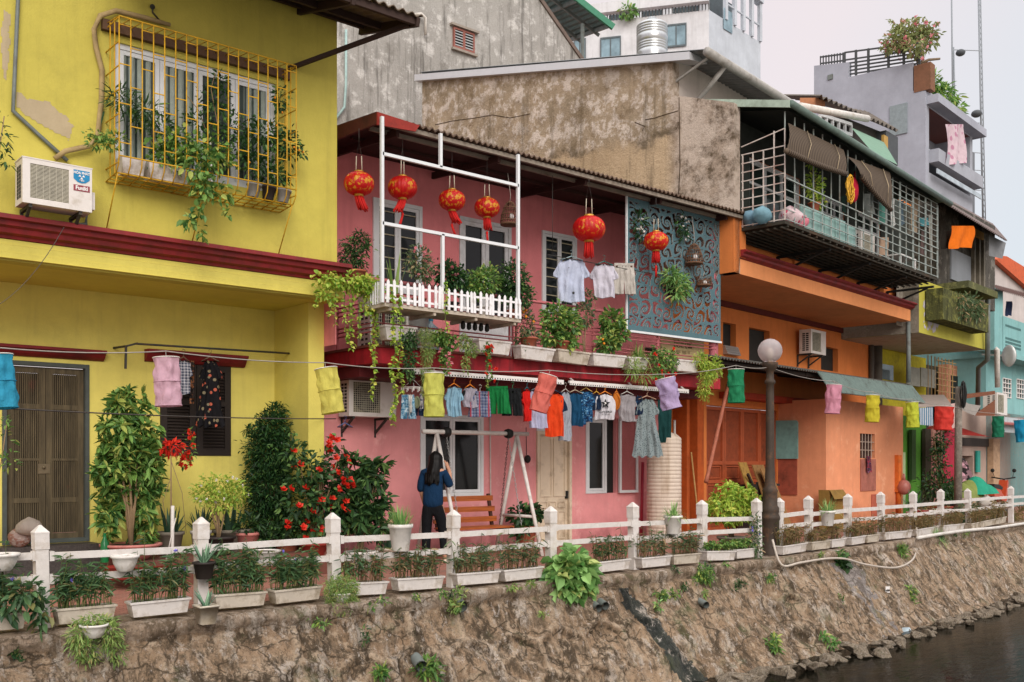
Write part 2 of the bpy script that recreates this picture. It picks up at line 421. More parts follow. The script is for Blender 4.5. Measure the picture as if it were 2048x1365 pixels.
# ------------------------------------------------------------------ ground, path, water, bank
def bank_pt(l, off):
    """point on the canal edge: l metres along the fence line, off metres in from it"""
    k = min(1, max(0, (l-12.3)/2.4)); k = k*k*(3-2*k); a = B.a*k
    cx, cy = (l, FN) if l < 13.5 else B.wor(l-13.5, FN-9.5)
    return cx-math.sin(a)*off, cy+math.cos(a)*off
def bank_l(px): return A.x(px, FN) if px < 1537 else 13.5+B.x(px, FN-9.5)
def nz(x, y, z, o=4): return mnoise.fractal(Vector((x, y, z)), 1.0, 2.0, o)
def hexd(x, y):
    """0 on the rims of hexagonal blocks, 1 in their middles"""
    w, h = .62, .62*1.1547*.75; b = 9
    for r in (math.floor(y/h)-1, math.floor(y/h), math.floor(y/h)+1):
        for c in (-1, 0, 1):
            cx = (math.floor(x/w)+c+(.5 if r % 2 else 0))*w; cy = r*h
            b = min(b, max(abs(x-cx)*2/w, (abs(x-cx)*.5+abs(y-cy)*.866)*2/w*1.0))
    return max(0, 1-b)
mb = MB()
mb.quad((-400, 60, -.9), (600, 60, -.9), (600, 900, -.9), (-400, 900, -.9))
mb.quad((-400, .3, -2.2), (600, .3, -2.2), (600, 60, -2.2), (-400, 60, -2.2))
NBK = MB(); NBK.quad((-400, -600, -.02), (600, -600, -.02), (600, .3, -.02), (-400, .3, -.02)); NBK.quad((-400, .3, -2.2), (600, .3, -2.2), (600, .3, -.02), (-400, .3, -.02)); struct(NBK.build('near_bounce_pavement', plain('bounce_concrete', '#b3ada4', .9, scale=2, dirt='#8d867b')))  # unseen near bank, pale concrete added to bounce light onto the fronts
struct(mb.build('ground', plain('earth', '#6e6255', .95, scale=2, dirt='#4f4a3f')))
# walkway of small red bricks
t = NT('path_bricks'); t.rough(.85, .2)
br = t.n.new('ShaderNodeTexBrick'); t.l.new(t.co((1, 1, 1)), br.inputs['Vector'])
br.inputs['Scale'].default_value = 4.5; br.inputs['Color1'].default_value = (*lin('#a87565'), 1); br.inputs['Color2'].default_value = (*lin('#936152'), 1)
br.inputs['Mortar'].default_value = (*lin('#5d5048'), 1); br.inputs['Mortar Size'].default_value = .015
t.color(t.mix(t.ramp(t.noise(1.5, 6), .5, .75, 0, .6), br.outputs['Color'], lin('#6e6358'))); t.bump(br.outputs['Fac'], -.3, .01)
ls = [-9+.5*i for i in range(0, 112)]
mb = MB(); mb.grid(lambda u, v: (*bank_pt(-9+60*u, -.02+v*60 if v > .5 else -.02+v*9), 0.0 if v < .5 else -.004), 120, 2, smooth=False)
struct(mb.build('path', t.m))
# water
t = NT('canal_water'); t.rough(.04, .14); t.b.inputs['IOR'].default_value = 1.2
t.color(t.mix(t.ramp(t.noise(1.2, 5, .6, (.6, 1.6, 1)), .4, .7), lin('#0c0c08'), lin('#1a1811')))
t.bump(t.math('ADD', t.noise(2.2, 4, .55, (.8, 2.2, 1), 1.5), t.math('MULTIPLY', t.noise(9, 3, .5, (.8, 1.8, 1)), .3)), .10, .05)
WZ = -1.35
mb = MB(); mb.quad((-60, .6, WZ), (90, .6, WZ), (90, 40, WZ), (-60, 40, WZ)); struct(mb.build('water', t.m))
# bank
def bank_mat(name, a, b, c, d, rough=.9, spec=.15):
    t = NT(name); t.rough(rough, spec)
    big = t.noise(.9, 9, .72); col = t.mix(t.ramp(big, .38, .62), lin(a), lin(b))
    n2 = t.noise(4.2, 10, .78); col = t.mix(t.ramp(n2, .50, .60, 0, .85), col, lin(c))
    at = t.n.new('ShaderNodeAttribute'); at.attribute_name = 'relief_shade'
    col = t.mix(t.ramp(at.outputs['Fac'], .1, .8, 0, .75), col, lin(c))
    col = t.mix(t.ramp(at.outputs['Fac'], -.1, -.7, 0, .9), col, lin(d))  # negative values: shade painted under the block rims, plus random dark tone
    st = t.noise(2.6, 10, .76, (2.2, 1.6, .5)); col = t.mix(t.ramp(st, .48, .57, 0, .9), col, lin(d))
    n3 = t.noise(2.3, 10, .8, (1.5, 1.2, .7)); col = t.mix(t.ramp(n3, .535, .585, 0, .85), col, lin('#cfc2b4'))
    n4 = t.noise(5.5, 9, .8, (2.4, 2.4, .35)); col = t.mix(t.ramp(n4, .585, .62, 0, .8), col, lin('#d9cfc6'))
    if rough > .5:
        vo = t.n.new('ShaderNodeTexVoronoi'); vo.feature = 'DISTANCE_TO_EDGE'; vo.inputs['Scale'].default_value = 2.3
        nv = t.n.new('ShaderNodeTexNoise'); nv.inputs['Scale'].default_value = 3.5; nv.inputs['Detail'].default_value = 6; t.l.new(t.co(), nv.inputs['Vector'])
        av = t.n.new('ShaderNodeVectorMath'); av.operation = 'MULTIPLY_ADD'; t.l.new(nv.outputs['Color'], av.inputs[0]); av.inputs[1].default_value = (.35, .35, .35); t.l.new(t.co((1, 1, 1.2)), av.inputs[2]); t.l.new(av.outputs[0], vo.inputs['Vector'])
        crk = t.math('MULTIPLY', t.ramp(vo.outputs['Distance'], .035, .008), t.ramp(t.noise(1.4, 5), .42, .52)); col = t.mix(t.math('MULTIPLY', crk, .85), col, sc(lin(d), .7))
    st2 = t.noise(1.3, 9, .74, (4., 2.5, .25)); col = t.mix(t.ramp(st2, .52, .64, 0, .7), col, sc(lin(d), .9))
    ms = t.noise(2.1, 9, .75); col = t.mix(t.ramp(ms, .55, .66, 0, .65), col, lin('#525c34'))
    col = t.mix(t.ramp(t.noise(22, 5, .7), .50, .62, 0, .7), col, sc(lin(d), .85))
    col = t.mix(t.ramp(t.noise(11, 7, .75), .55, .62, 0, .7), col, sc(lin(c), 1.12))
    col = t.mix(t.ramp(t.noise(60, 3, .6), .56, .66, 0, .45), col, sc(lin(d), .6))
    t.color(col); t.bump(t.math('ADD', t.math('MULTIPLY', n2, 2.2), t.math('MULTIPLY', t.noise(30, 7, .82), 1.2)), 1., .035); return t.m
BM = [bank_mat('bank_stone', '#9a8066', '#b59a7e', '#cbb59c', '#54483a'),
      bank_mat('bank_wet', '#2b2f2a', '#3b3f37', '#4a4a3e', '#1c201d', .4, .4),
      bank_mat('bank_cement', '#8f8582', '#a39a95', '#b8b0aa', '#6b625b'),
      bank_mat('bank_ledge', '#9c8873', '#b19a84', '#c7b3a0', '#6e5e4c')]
WETL, CEML = bank_l(1238)-.42, bank_l(1612)
lcoord = []; l = -2.6
while l < 46: lcoord.append(l); l += .03 if l < 10.5 else (.04 if l < 18 else .1)
REL = []
prof = [(.30, .0), (-.02, .0), (-.27, -.005), (-.31, -.012), (-.325, -.05), (-.33, -.10), (-.29, -.15)]
NB = 46; NV = len(prof)+NB
mb = MB(); nL = len(lcoord)
for j in range(NV):
    for l in lcoord:
        if j < len(prof):
            o, z = prof[j]; e = nz(l*1.6, 3.1, j*.4)*.035 if j > 1 else 0
            if 1 < j: e += nz(l*5, 7, j)*.03+.05*max(0, nz(l*1.3, 2, 9)-.1)+nz(l*14, j, 4)*.012
            off, zz = o-e, z-(abs(nz(l*2.2, 9, 1))*.05 if j > 2 else 0)+(nz(l*3, 5, 2)*.012 if j == 2 else 0)
        else:
            v = (j-len(prof)+1)/NB; off = -.32-1.20*v; zz = -.15-1.62*v
            y = v*2.0
            d = nz(l*.9, y*.9, 1)*.07+nz(l*3.2, y*3.2, 4, 5)*.05+nz(l*11, y*11, 14, 3)*.022
            hm = max(0, min(1, (1.0 if l < 7 else .7)+nz(l*.5, y*.6, 20)*1.5-(.9 if l > 10.5 else 0)))
            hd = hexd(l*.9+.05*y, y+.3)
            k_ = min(1, max(0, (hd-.11)/.07)); d -= hm*(.075*k_+.05*k_*nz(l*2.6, y*2.6, 7))
            d -= .06*max(0, nz(l*2.7, y*1.1, 31)-.25)
            if v > .62: d += (v-.62)*(.30+.45*nz(l*1.3, 2, 5)); d += abs(nz(l*4, y*4, 8, 2))*.10*(v-.55)
            off -= d*.75; zz += d*.35
        X, Y = bank_pt(l, off+FN-FN); mb.v.append((X, Y, zz))
        if j < len(prof): REL.append(nz(l*4, j, 3)*.8)
        else: k2 = min(1, max(0, (hd-.11)/.07)); REL.append(max(-1, min(1, hm*((1-k2)*.75-1.3*max(0, 1-abs(hd-.17)*11)*(1 if hexd(l*.9+.05*y, y+.3-.04) < hd else .25))+nz(l*2.4, y*2, 41)*.5)))  # pale rims; shade put into the colour along each cell's upper edge
for j in range(NV-1):
    v = max(0, (j-len(prof)+1)/NB)
    for i in range(nL-1):
        l = lcoord[i]; m = 0
        if j < len(prof)-1: m = 3
        w0 = WETL+.62*v; n_ = nz(l*4, v*8, 12)*.14
        if v > .02 and abs(l-w0-.12+n_*.7) < .14+.10*v: m = 1
        c0 = CEML+.1*v
        if v > 0 and v < .8 and abs(l-c0-.55+n_*2) < .40-.1*v and nz(l*3, v*6, 3)+.45 > v*.9: m = 2
        if v > .86 and m == 0 and nz(l*3, v*9, 2) > -.2: m = 3
        mb.f.append((j*nL+i, j*nL+i+1, (j+1)*nL+i+1, (j+1)*nL+i)); mb.m.append(m); mb.sm.append(True)
bko = struct(mb.build('canal_bank', BM)); atr = bko.data.attributes.new('relief_shade', 'FLOAT', 'POINT'); atr.data.foreach_set('value', REL)
def bank_surf(px, py):
    """where a line of sight meets the sloping bank face: (l, off, z)"""
    l = bank_l(px); best = None
    for k in range(0, 101):
        v = k/100; off, z = -.32-1.2*v, -.15-1.62*v
        f = A if l < 13.5 else B
        y = FN+off if l < 13.5 else FN-9.5+off
        e = abs(f.z(px, py, y)-z)
        if best is None or e < best[0]: best = (e, f.x(px, y)+(0 if l < 13.5 else 13.5), off, z)
    return best[1:]
# boulders at the water's edge
ST = [bank_mat('boulder', '#a8967f', '#c2b19b', '#d2c4b2', '#6e6150')]
def rock(seed):
    bm = bmesh.new(); q_ = random.Random(seed*7+3)
    for _ in range(15):
        d = Vector((q_.gauss(0, 1), q_.gauss(0, 1), q_.gauss(0, 1))).normalized(); bm.verts.new((d.x, d.y, d.z*.7))
    bmesh.ops.convex_hull(bm, input=list(bm.verts)); bmesh.ops.dissolve_limit(bm, angle_limit=R(12), verts=list(bm.verts), edges=list(bm.edges))
    bmesh.ops.bevel(bm, geom=list(bm.edges), offset=.07, segments=2, affect='EDGES', profile=.6)
    me = bpy.data.meshes.new('boulder'); bm.to_mesh(me); bm.free(); me.materials.append(ST[0])
    return me
rocks = [rock(i) for i in range(6)]
rl = [bank_l(1340), bank_l(1385), bank_l(1430), bank_l(1460), bank_l(1490), bank_l(1520), bank_l(1555), bank_l(1590)]
l = 8.0; k = 0
while l < 30:
    r = random.uniform(.05, .135)*(1.2 if l < 14 else 1)
    for q in range(random.choice((1, 2, 2, 3))):
        o = bpy.data.objects.new('boulder', rocks[k % 6]); COL.objects.link(o)
        rr = r*random.uniform(.7, 1.1)
        X, Y = bank_pt(l+random.uniform(-.1, .1), -1.36-random.uniform(0, .32)-q*.09)
        o.location = (X, Y, WZ+random.uniform(-.02, .05)+rr*.2); o.rotation_euler = (random.uniform(-.4, .4), random.uniform(-.4, .4), random.uniform(0, 6.3))
        o.scale = (rr*random.uniform(1, 1.5), rr, rr*random.uniform(.7, 1.1))
        tag(o, 'rough pale boulder lying along the dark waterline below the stone bank', 'boulder', 'boulders at the waterline'); k += 1
    l += r*random.uniform(1.7, 2.7)
# ------------------------------------------------------------------ fence
def post_mesh(mb, x, y, h=.85, w=.108, z0=0):
    a = w/2
    mb.box(x-a, x+a, y-a, y+a, z0-.05, z0+h-.14); b = a+.007
    mb.box(x-b, x+b, y-b, y+b, z0+h-.14, z0+h); c = b+.002
    mb.box(x-c, x+c, y-c, y+c, z0+h, z0+h+.012)
    mb.hexa([(x-c, y-c, z0+h+.012), (x+c, y-c, z0+h+.012), (x+c, y+c, z0+h+.012), (x-c, y+c, z0+h+.012)],
            [(x-.008, y-.008, z0+h+.075), (x+.008, y-.008, z0+h+.075), (x+.008, y+.008, z0+h+.075), (x-.008, y+.008, z0+h+.075)])
def fence(fr, y, xs, label, lean=None, ext=None):
    root = FT(fr, 'fence', label, 'fence', xs[0], y)
    for i, x in enumerate(xs):
        m = MB(); post_mesh(m, x, y, random.uniform(.835, .865))
        tl = random.gauss(0, .012); tl2 = random.gauss(0, .012)
        if lean and i == lean: tl = -.09
        m.v = [(a+(c)*tl, b+c*tl2, c) for a, b, c in m.v]
        part(m, 'post', M['fence'], root)
    xx = list(xs)
    if ext: xx = [ext[0]]+xx if ext[0] is not None else xx
    if ext and ext[1] is not None: xx = xx+[ext[1]]
    for i in range(len(xx)-1):
        for z in (.60, .405):
            m = MB(); d1, d2 = random.gauss(0, .012), random.gauss(0, .012)
            x0, x1 = xx[i]+.05, xx[i+1]-.05
            m.hexa([(x0, y-.028, z+d1), (x1, y-.028, z+d2), (x1, y+.028, z+d2), (x0, y+.028, z+d1)],
                   [(x0, y-.028, z+d1+.062), (x1, y-.028, z+d2+.062), (x1, y+.028, z+d2+.062), (x0, y+.028, z+d1+.062)])
            for xe, dd in ((x0+.02, d1), (x1-.02, d2)): m.box(xe-.02, xe+.02, y-.04, y+.04, z+dd-.012, z+dd+.074)
            part(m, 'rail', M['fence'], root)
    return root
PA = [A.x(p, FN) for p in (85, 402, 670, 905, 1102, 1268, 1405, 1515)]
PB = [B.x(p, FN-9.5) for p in (1558, 1618, 1695, 1763, 1827, 1881, 1938, 2022)]
fence(A, FN, PA, 'white concrete rail fence before the yellow and pink houses', ext=(PA[0]-1.5, None))
fence(B, FN-9.5, PB, 'white concrete rail fence beyond the street lamp, receding past the orange house', lean=6, ext=(None, PB[-1]+2.4))
# ------------------------------------------------------------------ street lamp
LX, LY = A.x(1540, FN+.12), FN+.12
root = FT(A, 'street_lamp', 'brown iron street lamp with a pale glass globe standing in the fence line', 'street lamp', LX, LY)
mb = MB(); c = (LX, LY, 0)
mb.lathe([(.17, -.1), (.17, .05), (.155, .08), (.15, .55), (.165, .58), (.165, .62), (.14, .66), (.15, .70), (.15, .76), (.12, .80), (.115, 1.0), (.125, 1.03), (.10, 1.08),
          (.085, 1.12), (.07, 1.5), (.063, 2.6), (.06, 2.74), (.085, 2.76), (.085, 2.80), (.06, 2.83), (.06, 2.95), (.09, 2.98), (.12, 3.04), (.13, 3.09), (.12, 3.1), (.001, 3.1)], c, 14)
part(mb, 'pole', plain('lamp_iron', '#3f342b', .65, dirt='#6a4a32', dscale=5, scale=16), root)
mb = MB(); mb.lathe([(.193*math.sin(a)+1e-3, 3.285-.193*math.cos(a)) for a in [.5+i*(math.pi-.5)/14 for i in range(15)]], c, 28)
t = NT('lamp_globe'); t.rough(.15, .5)
t.color(t.mix(t.ramp(t.noise(4, 4), .35, .7), lin('#c9bfc0'), lin('#ded6d6'))); t.b.inputs['Transmission Weight'].default_value = .55; t.b.inputs['IOR'].default_value = 1.1
t.b.inputs['Roughness'].default_value = .3
gl = part(mb, 'globe', t.m, root)
mb = MB(); mb.lathe([(.03, 3.1), (.03, 3.17), (.05, 3.2), (.055, 3.26), (.03, 3.32), (.001, 3.33)], c, 12)
part(mb, 'bulb', plain('bulb', '#e2d6c4', .4), gl)
# ------------------------------------------------------------------ building pieces
def wall_open(mb, x0, x1, z0, z1, y, holes, m=0, depth=.0, mr=None):
    """a wall face at y=const with rectangular openings (and reveals going depth inward)"""
    xs = sorted({x0, x1, *[h[0] for h in holes], *[h[1] for h in holes]}); zs = sorted({z0, z1, *[h[2] for h in holes], *[h[3] for h in holes]})
    xs = [x for x in xs if x0 <= x <= x1]; zs = [z for z in zs if z0 <= z <= z1]
    for i in range(len(xs)-1):
        for j in range(len(zs)-1):
            cx, cz = (xs[i]+xs[i+1])/2, (zs[j]+zs[j+1])/2
            if any(h[0] < cx < h[1] and h[2] < cz < h[3] for h in holes): continue
            mb.quad((xs[i], y, zs[j]), (xs[i+1], y, zs[j]), (xs[i+1], y, zs[j+1]), (xs[i], y, zs[j+1]), m)
    if depth:
        mr = m if mr is None else mr
        for a, b, c, d in holes:
            e = y+depth
            mb.quad((a, y, c), (a, e, c), (a, e, d), (a, y, d), mr); mb.quad((b, y, c), (b, y, d), (b, e, d), (b, e, c), mr)
            mb.quad((a, y, d), (a, e, d), (b, e, d), (b, y, d), mr); mb.quad((a, y, c), (b, y, c), (b, e, c), (a, e, c), mr)
def frame_ring(mb, x0, x1, z0, z1, y0, y1, w, m=0):
    mb.box(x0, x0+w, y0, y1, z0, z1, m); mb.box(x1-w, x1, y0, y1, z0, z1, m)
    mb.box(x0+w, x1-w, y0, y1, z0, z0+w, m); mb.box(x0+w, x1-w, y0, y1, z1-w, z1, m)
def window(root, x0, x1, z0, z1, y, leaves=2, fw=.05, mat=None, glass=None, bars=0, curtain=None, split=0, name='window'):
    """framed casement: frame > pane (and curtain)"""
    mat = mat or M['frame_white']; glass = glass or M['glass_dark']
    mb = MB(); frame_ring(mb, x0, x1, z0, z1, y, y+.06, fw)
    w = (x1-x0-2*fw)/leaves
    for i in range(leaves):
        a = x0+fw+i*w; frame_ring(mb, a+.003, a+w-.003, z0+fw+.003, z1-fw-.003, y+.012, y+.05, fw*.85)
    if split: mb.box(x0+fw, x1-fw, y+.005, y+.055, split, split+fw)
    f = part(mb, name, mat, root)
    mb = MB(); mb.quad((x0+fw*.5, y+.035, z0+fw*.5), (x1-fw*.5, y+.035, z0+fw*.5), (x1-fw*.5, y+.035, z1-fw*.5), (x0+fw*.5, y+.035, z1-fw*.5))
    part(mb, 'pane', glass, f)
    if bars:
        mb = MB()
        for k in range(1, bars+1):
            z = z0+(z1-z0)*k/(bars+1); mb.box(x0+fw*1.8, x1-fw*1.8, y+.014, y+.026, z-.008, z+.008)
        part(mb, 'window_bars', plain('bar_cream', '#a9a188', .5), f)
    return f
def corrugated(mb, P00, P10, P01, P11, pitch=.09, amp=.018, nv=2, m=0, thick=.012):
    """sheet between four corners; ribs run from the 0 edge to the 1 edge"""
    P00, P10, P01, P11 = map(Vector, (P00, P10, P01, P11)); L = (P10-P00).length; n = max(8, int(L/pitch*6))
    nr = (P10-P00).cross(P01-P00).normalized()
    if nr.z < 0: nr = -nr
    for s_ in (0, 1):
        mb.grid(lambda u, v: (P00.lerp(P10, u)).lerp(P01.lerp(P11, u), v)+nr*(amp*math.sin(2*math.pi*u*L/pitch)-s_*thick), n, nv, m)
    a = len(mb.v)
    for e in (0, 1):
        for i in range(n):
            u0, u1 = i/n, (i+1)/n
            def q(u, o):
                b = P00.lerp(P10, u) if e == 0 else P01.lerp(P11, u)
                return b+nr*(amp*math.sin(2*math.pi*u*L/pitch)-o)
            mb.add([q(u0, 0), q(u1, 0), q(u1, thick), q(u0, thick)], [(0, 1, 2, 3)], m)
def ac_unit(fr, name, label, x, y, z, w=.80, h=.54, d=.29, cover='slats', logo=None, group='air conditioner outdoor units', brk=True):
    """outdoor unit; x,y,z = left front bottom corner, y grows into the wall"""
    root = FT(fr, name, label, 'air conditioner', x, y, z, group)
    mb = MB(); fx0, fx1, fz0, fz1 = x+.075, x+w*.66, z+.06, z+h-.05
    mb.box(x, x+w, y+.02, y+d, z, z+h)
    wall_open(mb, x, x+w, z, z+h, y, [(fx0, fx1, fz0, fz1)], 0, .019)
    mb.quad((x, y, z), (x, y+.02, z), (x, y+.02, z+h), (x, y, z+h)); mb.quad((x+w, y, z), (x+w, y+.02, z), (x+w, y+.02, z+h), (x+w, y, z+h))
    mb.quad((x, y, z+h), (x+w, y, z+h), (x+w, y+.02, z+h), (x, y+.02, z+h)); mb.quad((x, y, z), (x+w, y, z), (x+w, y+.02, z), (x, y+.02, z))
    mb.box(x-.006, x+w+.006, y-.004, y+d+.005, z+h, z+h+.012)
    mb.box(x+w, x+w+.05, y+.06, y+d-.06, z+.05, z+.24)
    body = part(mb, 'casing', M['acwhite'], root)
    cx, cz, r = (fx0+fx1)/2, (fz0+fz1)/2, min(fx1-fx0, fz1-fz0)/2*.97
    mb = MB(); mb.add([(fx0, y+.018, fz0), (fx1, y+.018, fz0), (fx1, y+.018, fz1), (fx0, y+.018, fz1)], [(0, 1, 2, 3)], 0)
    n = 28; mb.add([(cx, y+.016, cz)]+[(cx+r*math.cos(6.2832*i/n), y+.016, cz+r*math.sin(6.2832*i/n)) for i in range(n)], [(0, 1+i, 1+(i+1) % n) for i in range(n)], 1)
    Mb = Matrix.Rotation(R(90), 4, 'X')
    for b in range(3):
        a = b*2.094; p = lambda rr, aa, dy: (cx+rr*math.cos(aa), y+.014-dy, cz+rr*math.sin(aa))
        mb.add([p(.04, a, 0), p(r*.9, a-.1, .0), p(r*.92, a+.55, .004), p(.05, a+.9, .004)], [(0, 1, 2, 3)], 2)
    part(mb, 'fan', [plain('grille_back', '#77725c', .8), plain('fan_hole', '#2a2b27', .9), plain('fan_blade', '#55564c', .6)], body)
    mb = MB()
    if cover == 'slats':
        k = 26
        for i in range(k+1):
            zz = fz0+(fz1-fz0)*i/k; mb.box(fx0, fx1, y+.003, y+.009, zz-.0035, zz+.0035)
        for i in range(7):
            xx = fx0+(fx1-fx0)*i/6; mb.box(xx-.002, xx+.002, y+.001, y+.003, fz0, fz1)
    else:
        k = 14
        for i in range(k+1):
            zz = fz0+(fz1-fz0)*i/k; mb.box(fx0, fx1, y+.003, y+.008, zz-.003, zz+.003)
            xx = fx0+(fx1-fx0)*i/k; mb.box(xx-.003, xx+.003, y-.001, y+.003, fz0, fz1)
    part(mb, 'grille', plain('ac_grille', '#bdb7a5', .6), body)
    mb = MB()                                    # side inlet slots
    for i in range(9):
        for j in range(2):
            zz = z+.06+i*(h-.12)/9; yy = y+.06+j*(d-.12)/2
            mb.quad((x-.002, yy, zz), (x-.002, yy+.07, zz), (x-.002, yy+.07, zz+.035), (x-.002, yy, zz+.035))
    part(mb, 'side_slots', plain('slot_dark', '#3a3b36', .9), body)
    if brk:
        for k in (.12, .84):
            mb = MB(); xx = x+w*k
            mb.bar((xx, y+.02, z-.02), (xx, y+d+.1, z-.02), .035, .035); mb.bar((xx, y+.06, z-.03), (xx, y+d+.09, z-.24), .03); mb.bar((xx, y+d+.085, z-.02), (xx, y+d+.085, z-.3), .03)
            part(mb, 'bracket', M['iron'], root)
    return root, body
M['acwhite'] = plain('ac_white', '#d5cfc9', .5, dirt='#9d8f78', dscale=3, dlo=.58, dhi=.82, var=.06)
# ------------------------------------------------------------------ YELLOW HOUSE
YW = wallmat('yellow_wall', '#c5b857', '#837a40', dirt=.42, streak=.38, patch=None)
YP = wallmat('yellow_band', '#cfc262', '#968a48', dirt=.35, streak=.3)
RT = plain('red_trim', '#7d1f22', .6, dirt='#4d1d1c', dscale=3, dlo=.45)
N0, N1 = 11.83, 13.2
yh = FT(A, 'yellow_house', 'two storey yellow house with dark red mouldings beside the pink house', 'house', -1, N1)
sR = A.x(674, N0); XL = -4.5
win = (A.x(230, N0), A.x(552, N0), 4.95, 6.36)
mb = MB(); wall_open(mb, XL, sR, 3.72, 9.5, N0, [win], 0, .14)
mb.quad((sR, N0, 3.72), (sR, 20, 3.72), (sR, 20, 9.5), (sR, N0, 9.5)); mb.quad((XL, N0, 9.5), (sR, N0, 9.5), (sR, 20, 9.5), (XL, 20, 9.5))
part(mb, 'upper_wall', YW, yh)
# soffit with a soft cove, lower wall and the fin at the party wall
sF = A.x(648, 12.2); doorx = (A.x(4, N1), A.x(178, N1)); shx = (A.x(320, N1), A.x(462, N1))
mb = MB(); mb.quad((XL, N0-.2, 3.66), (sF, N0-.2, 3.66), (sF, N1, 3.66), (XL, N1, 3.66))
YS = wallmat('yellow_soffit', '#e2d46c', '#a29456', dirt=.3, streak=.1); part(mb, 'soffit', YS, yh)
mb = MB(); wall_open(mb, XL, sF, 0, 3.66, N1, [(doorx[0], doorx[1], .48, 2.72), (shx[0], shx[1], A.z(400, 912, N1), A.z(400, 730, N1))], 0, .12)
part(mb, 'lower_wall', wallmat('yellow_lower', '#e6d872', '#a59858', dirt=.35, streak=.32, base=1.0), yh)
mb = MB(); mb.box(sF-.24, sF, 12.2, N1-.002, 0, 3.659); part(mb, 'party_wall', YS, yh)
def molding(mb, x0, x1, y, prof, m=0, ret=None):
    """stepped profile [(out,z)] swept along x, with a return at the right end"""
    for (o1, z1), (o2, z2) in zip(prof[:-1], prof[1:]):
        mb.quad((x0, y-o1, z1), (x1, y-o1, z1), (x1, y-o2, z2), (x0, y-o2, z2), m)
    mb.add([(x1, y-o, z) for o, z in prof]+[(x1, y+.02, prof[-1][1]), (x1, y+.02, prof[0][1])], [tuple(range(len(prof)+2))], m)
    mb.add([(x0, y-o, z) for o, z in prof]+[(x0, y+.02, prof[-1][1]), (x0, y+.02, prof[0][1])], [tuple(range(len(prof)+2))], m)
mb = MB(); molding(mb, XL, sR+.08, N0, [(.0, 4.13), (.26, 4.12), (.27, 4.07), (.22, 4.06), (.21, 4.01), (.17, 3.99), (.155, 3.94), (.10, 3.92), (.09, 3.89), (0, 3.885)])
part(mb, 'cornice', RT, yh)
mb = MB(); molding(mb, XL, sR+.015, N0, [(.0, 3.884), (.075, 3.883), (.075, 3.83), (.11, 3.815), (.11, 3.74), (.14, 3.73), (.14, 3.64), (.0, 3.63)])
part(mb, 'fascia_band', YP, yh)
for x0, x1, py0, py1 in ((XL, A.x(214, 13.05), 690, 712), (A.x(297, 13.05), A.x(497, 13.05), 697, 722)):
    zt, zb = A.z((300 if x0 > 0 else 60), py0, 13.05), A.z((300 if x0 > 0 else 60), py1, 13.05)
    mb = MB(); molding(mb, x0, x1, N1, [(0, zt), (.16, zt-.005), (.16, zt-.04), (.12, zt-.05), (.08, (zt+zb)/2-.03), (.04, zb+.01), (0, zb)])
    part(mb, 'lintel', RT, yh)
# big window
f = window(yh, win[0], win[1], win[2], win[3], N0+.03, leaves=4, fw=.06, glass=glassmat('curtain_glass', '#39443f'))
w4 = (win[1]-win[0])/4
for i in (0, 1, 3):
    mb = MB(); a = win[0]+i*w4+.09; b = a+w4-.16
    mb.grid(lambda u, v: (a+(b-a)*u, N0+.062-.012*math.sin(u*22+i)-.004, win[2]+.1+(win[3]-win[2]-.2)*v), 40, 3)
    part(mb, 'curtain', clothmat('curtain_grey', '#9aa39b', trans=.05), f)
mb = MB(); mb.box(win[0]-.16, win[1]+.18, N0-.07, N0-.001, 6.44, 6.56); part(mb, 'wood_lintel', plain('old_wood', '#5b4331', .8, scale=14), yh)
# window cage
CG = plain('cage_yellow', '#c89a1e', .55, dirt='#8a6420', dscale=8)
cx0, cx1, cn, cz0, cz1 = 3.84, 6.03, 11.38, 4.74, 6.47
mb = MB(); r = .0075
for k in range(18):
    x = cx0+(cx1-cx0)*k/17
    mb.tube([(x, N0, cz1+.06), (x, cn, cz1), (x, cn, cz0+.18), (x, cn+.02, cz0+.08), (x, cn+.09, cz0), (x, N0, cz0-.03)], r, 5)
    for j in range(4):
        if k < 17:
            z = cz0+.32+j*.44+(.2 if k % 2 else 0)
            if z < cz1: mb.bar((x, cn, z), (x+(cx1-cx0)/17, cn, z), .011)
for y, z in ((cn, cz1), (cn, cz0+.17), (cn+.1, cz0), (N0-.02, cz1+.06), (N0-.02, cz0-.03), (cn+.2, cz0-.01), (cn+.33, cz0-.02)): mb.tube([(cx0, y, z), (cx1, y, z)], .009, 5)
for x in (cx0, cx1):
    for z in np.arange(cz0+.1, cz1, .27): mb.bar((x, cn, z), (x, N0, z+.01), .011)
    for y in (cn+.15, cn+.3): mb.bar((x, y, cz0), (x, y, cz1+.03), .011)
for x in (cx0+.0, (cx0+cx1)/2-.08, cx1-.03): mb.tube([(x, cn+.05, cz0-.02), (x-.0, N0-.01, 4.14)], .007, 4)
part(mb, 'window_cage', CG, yh)
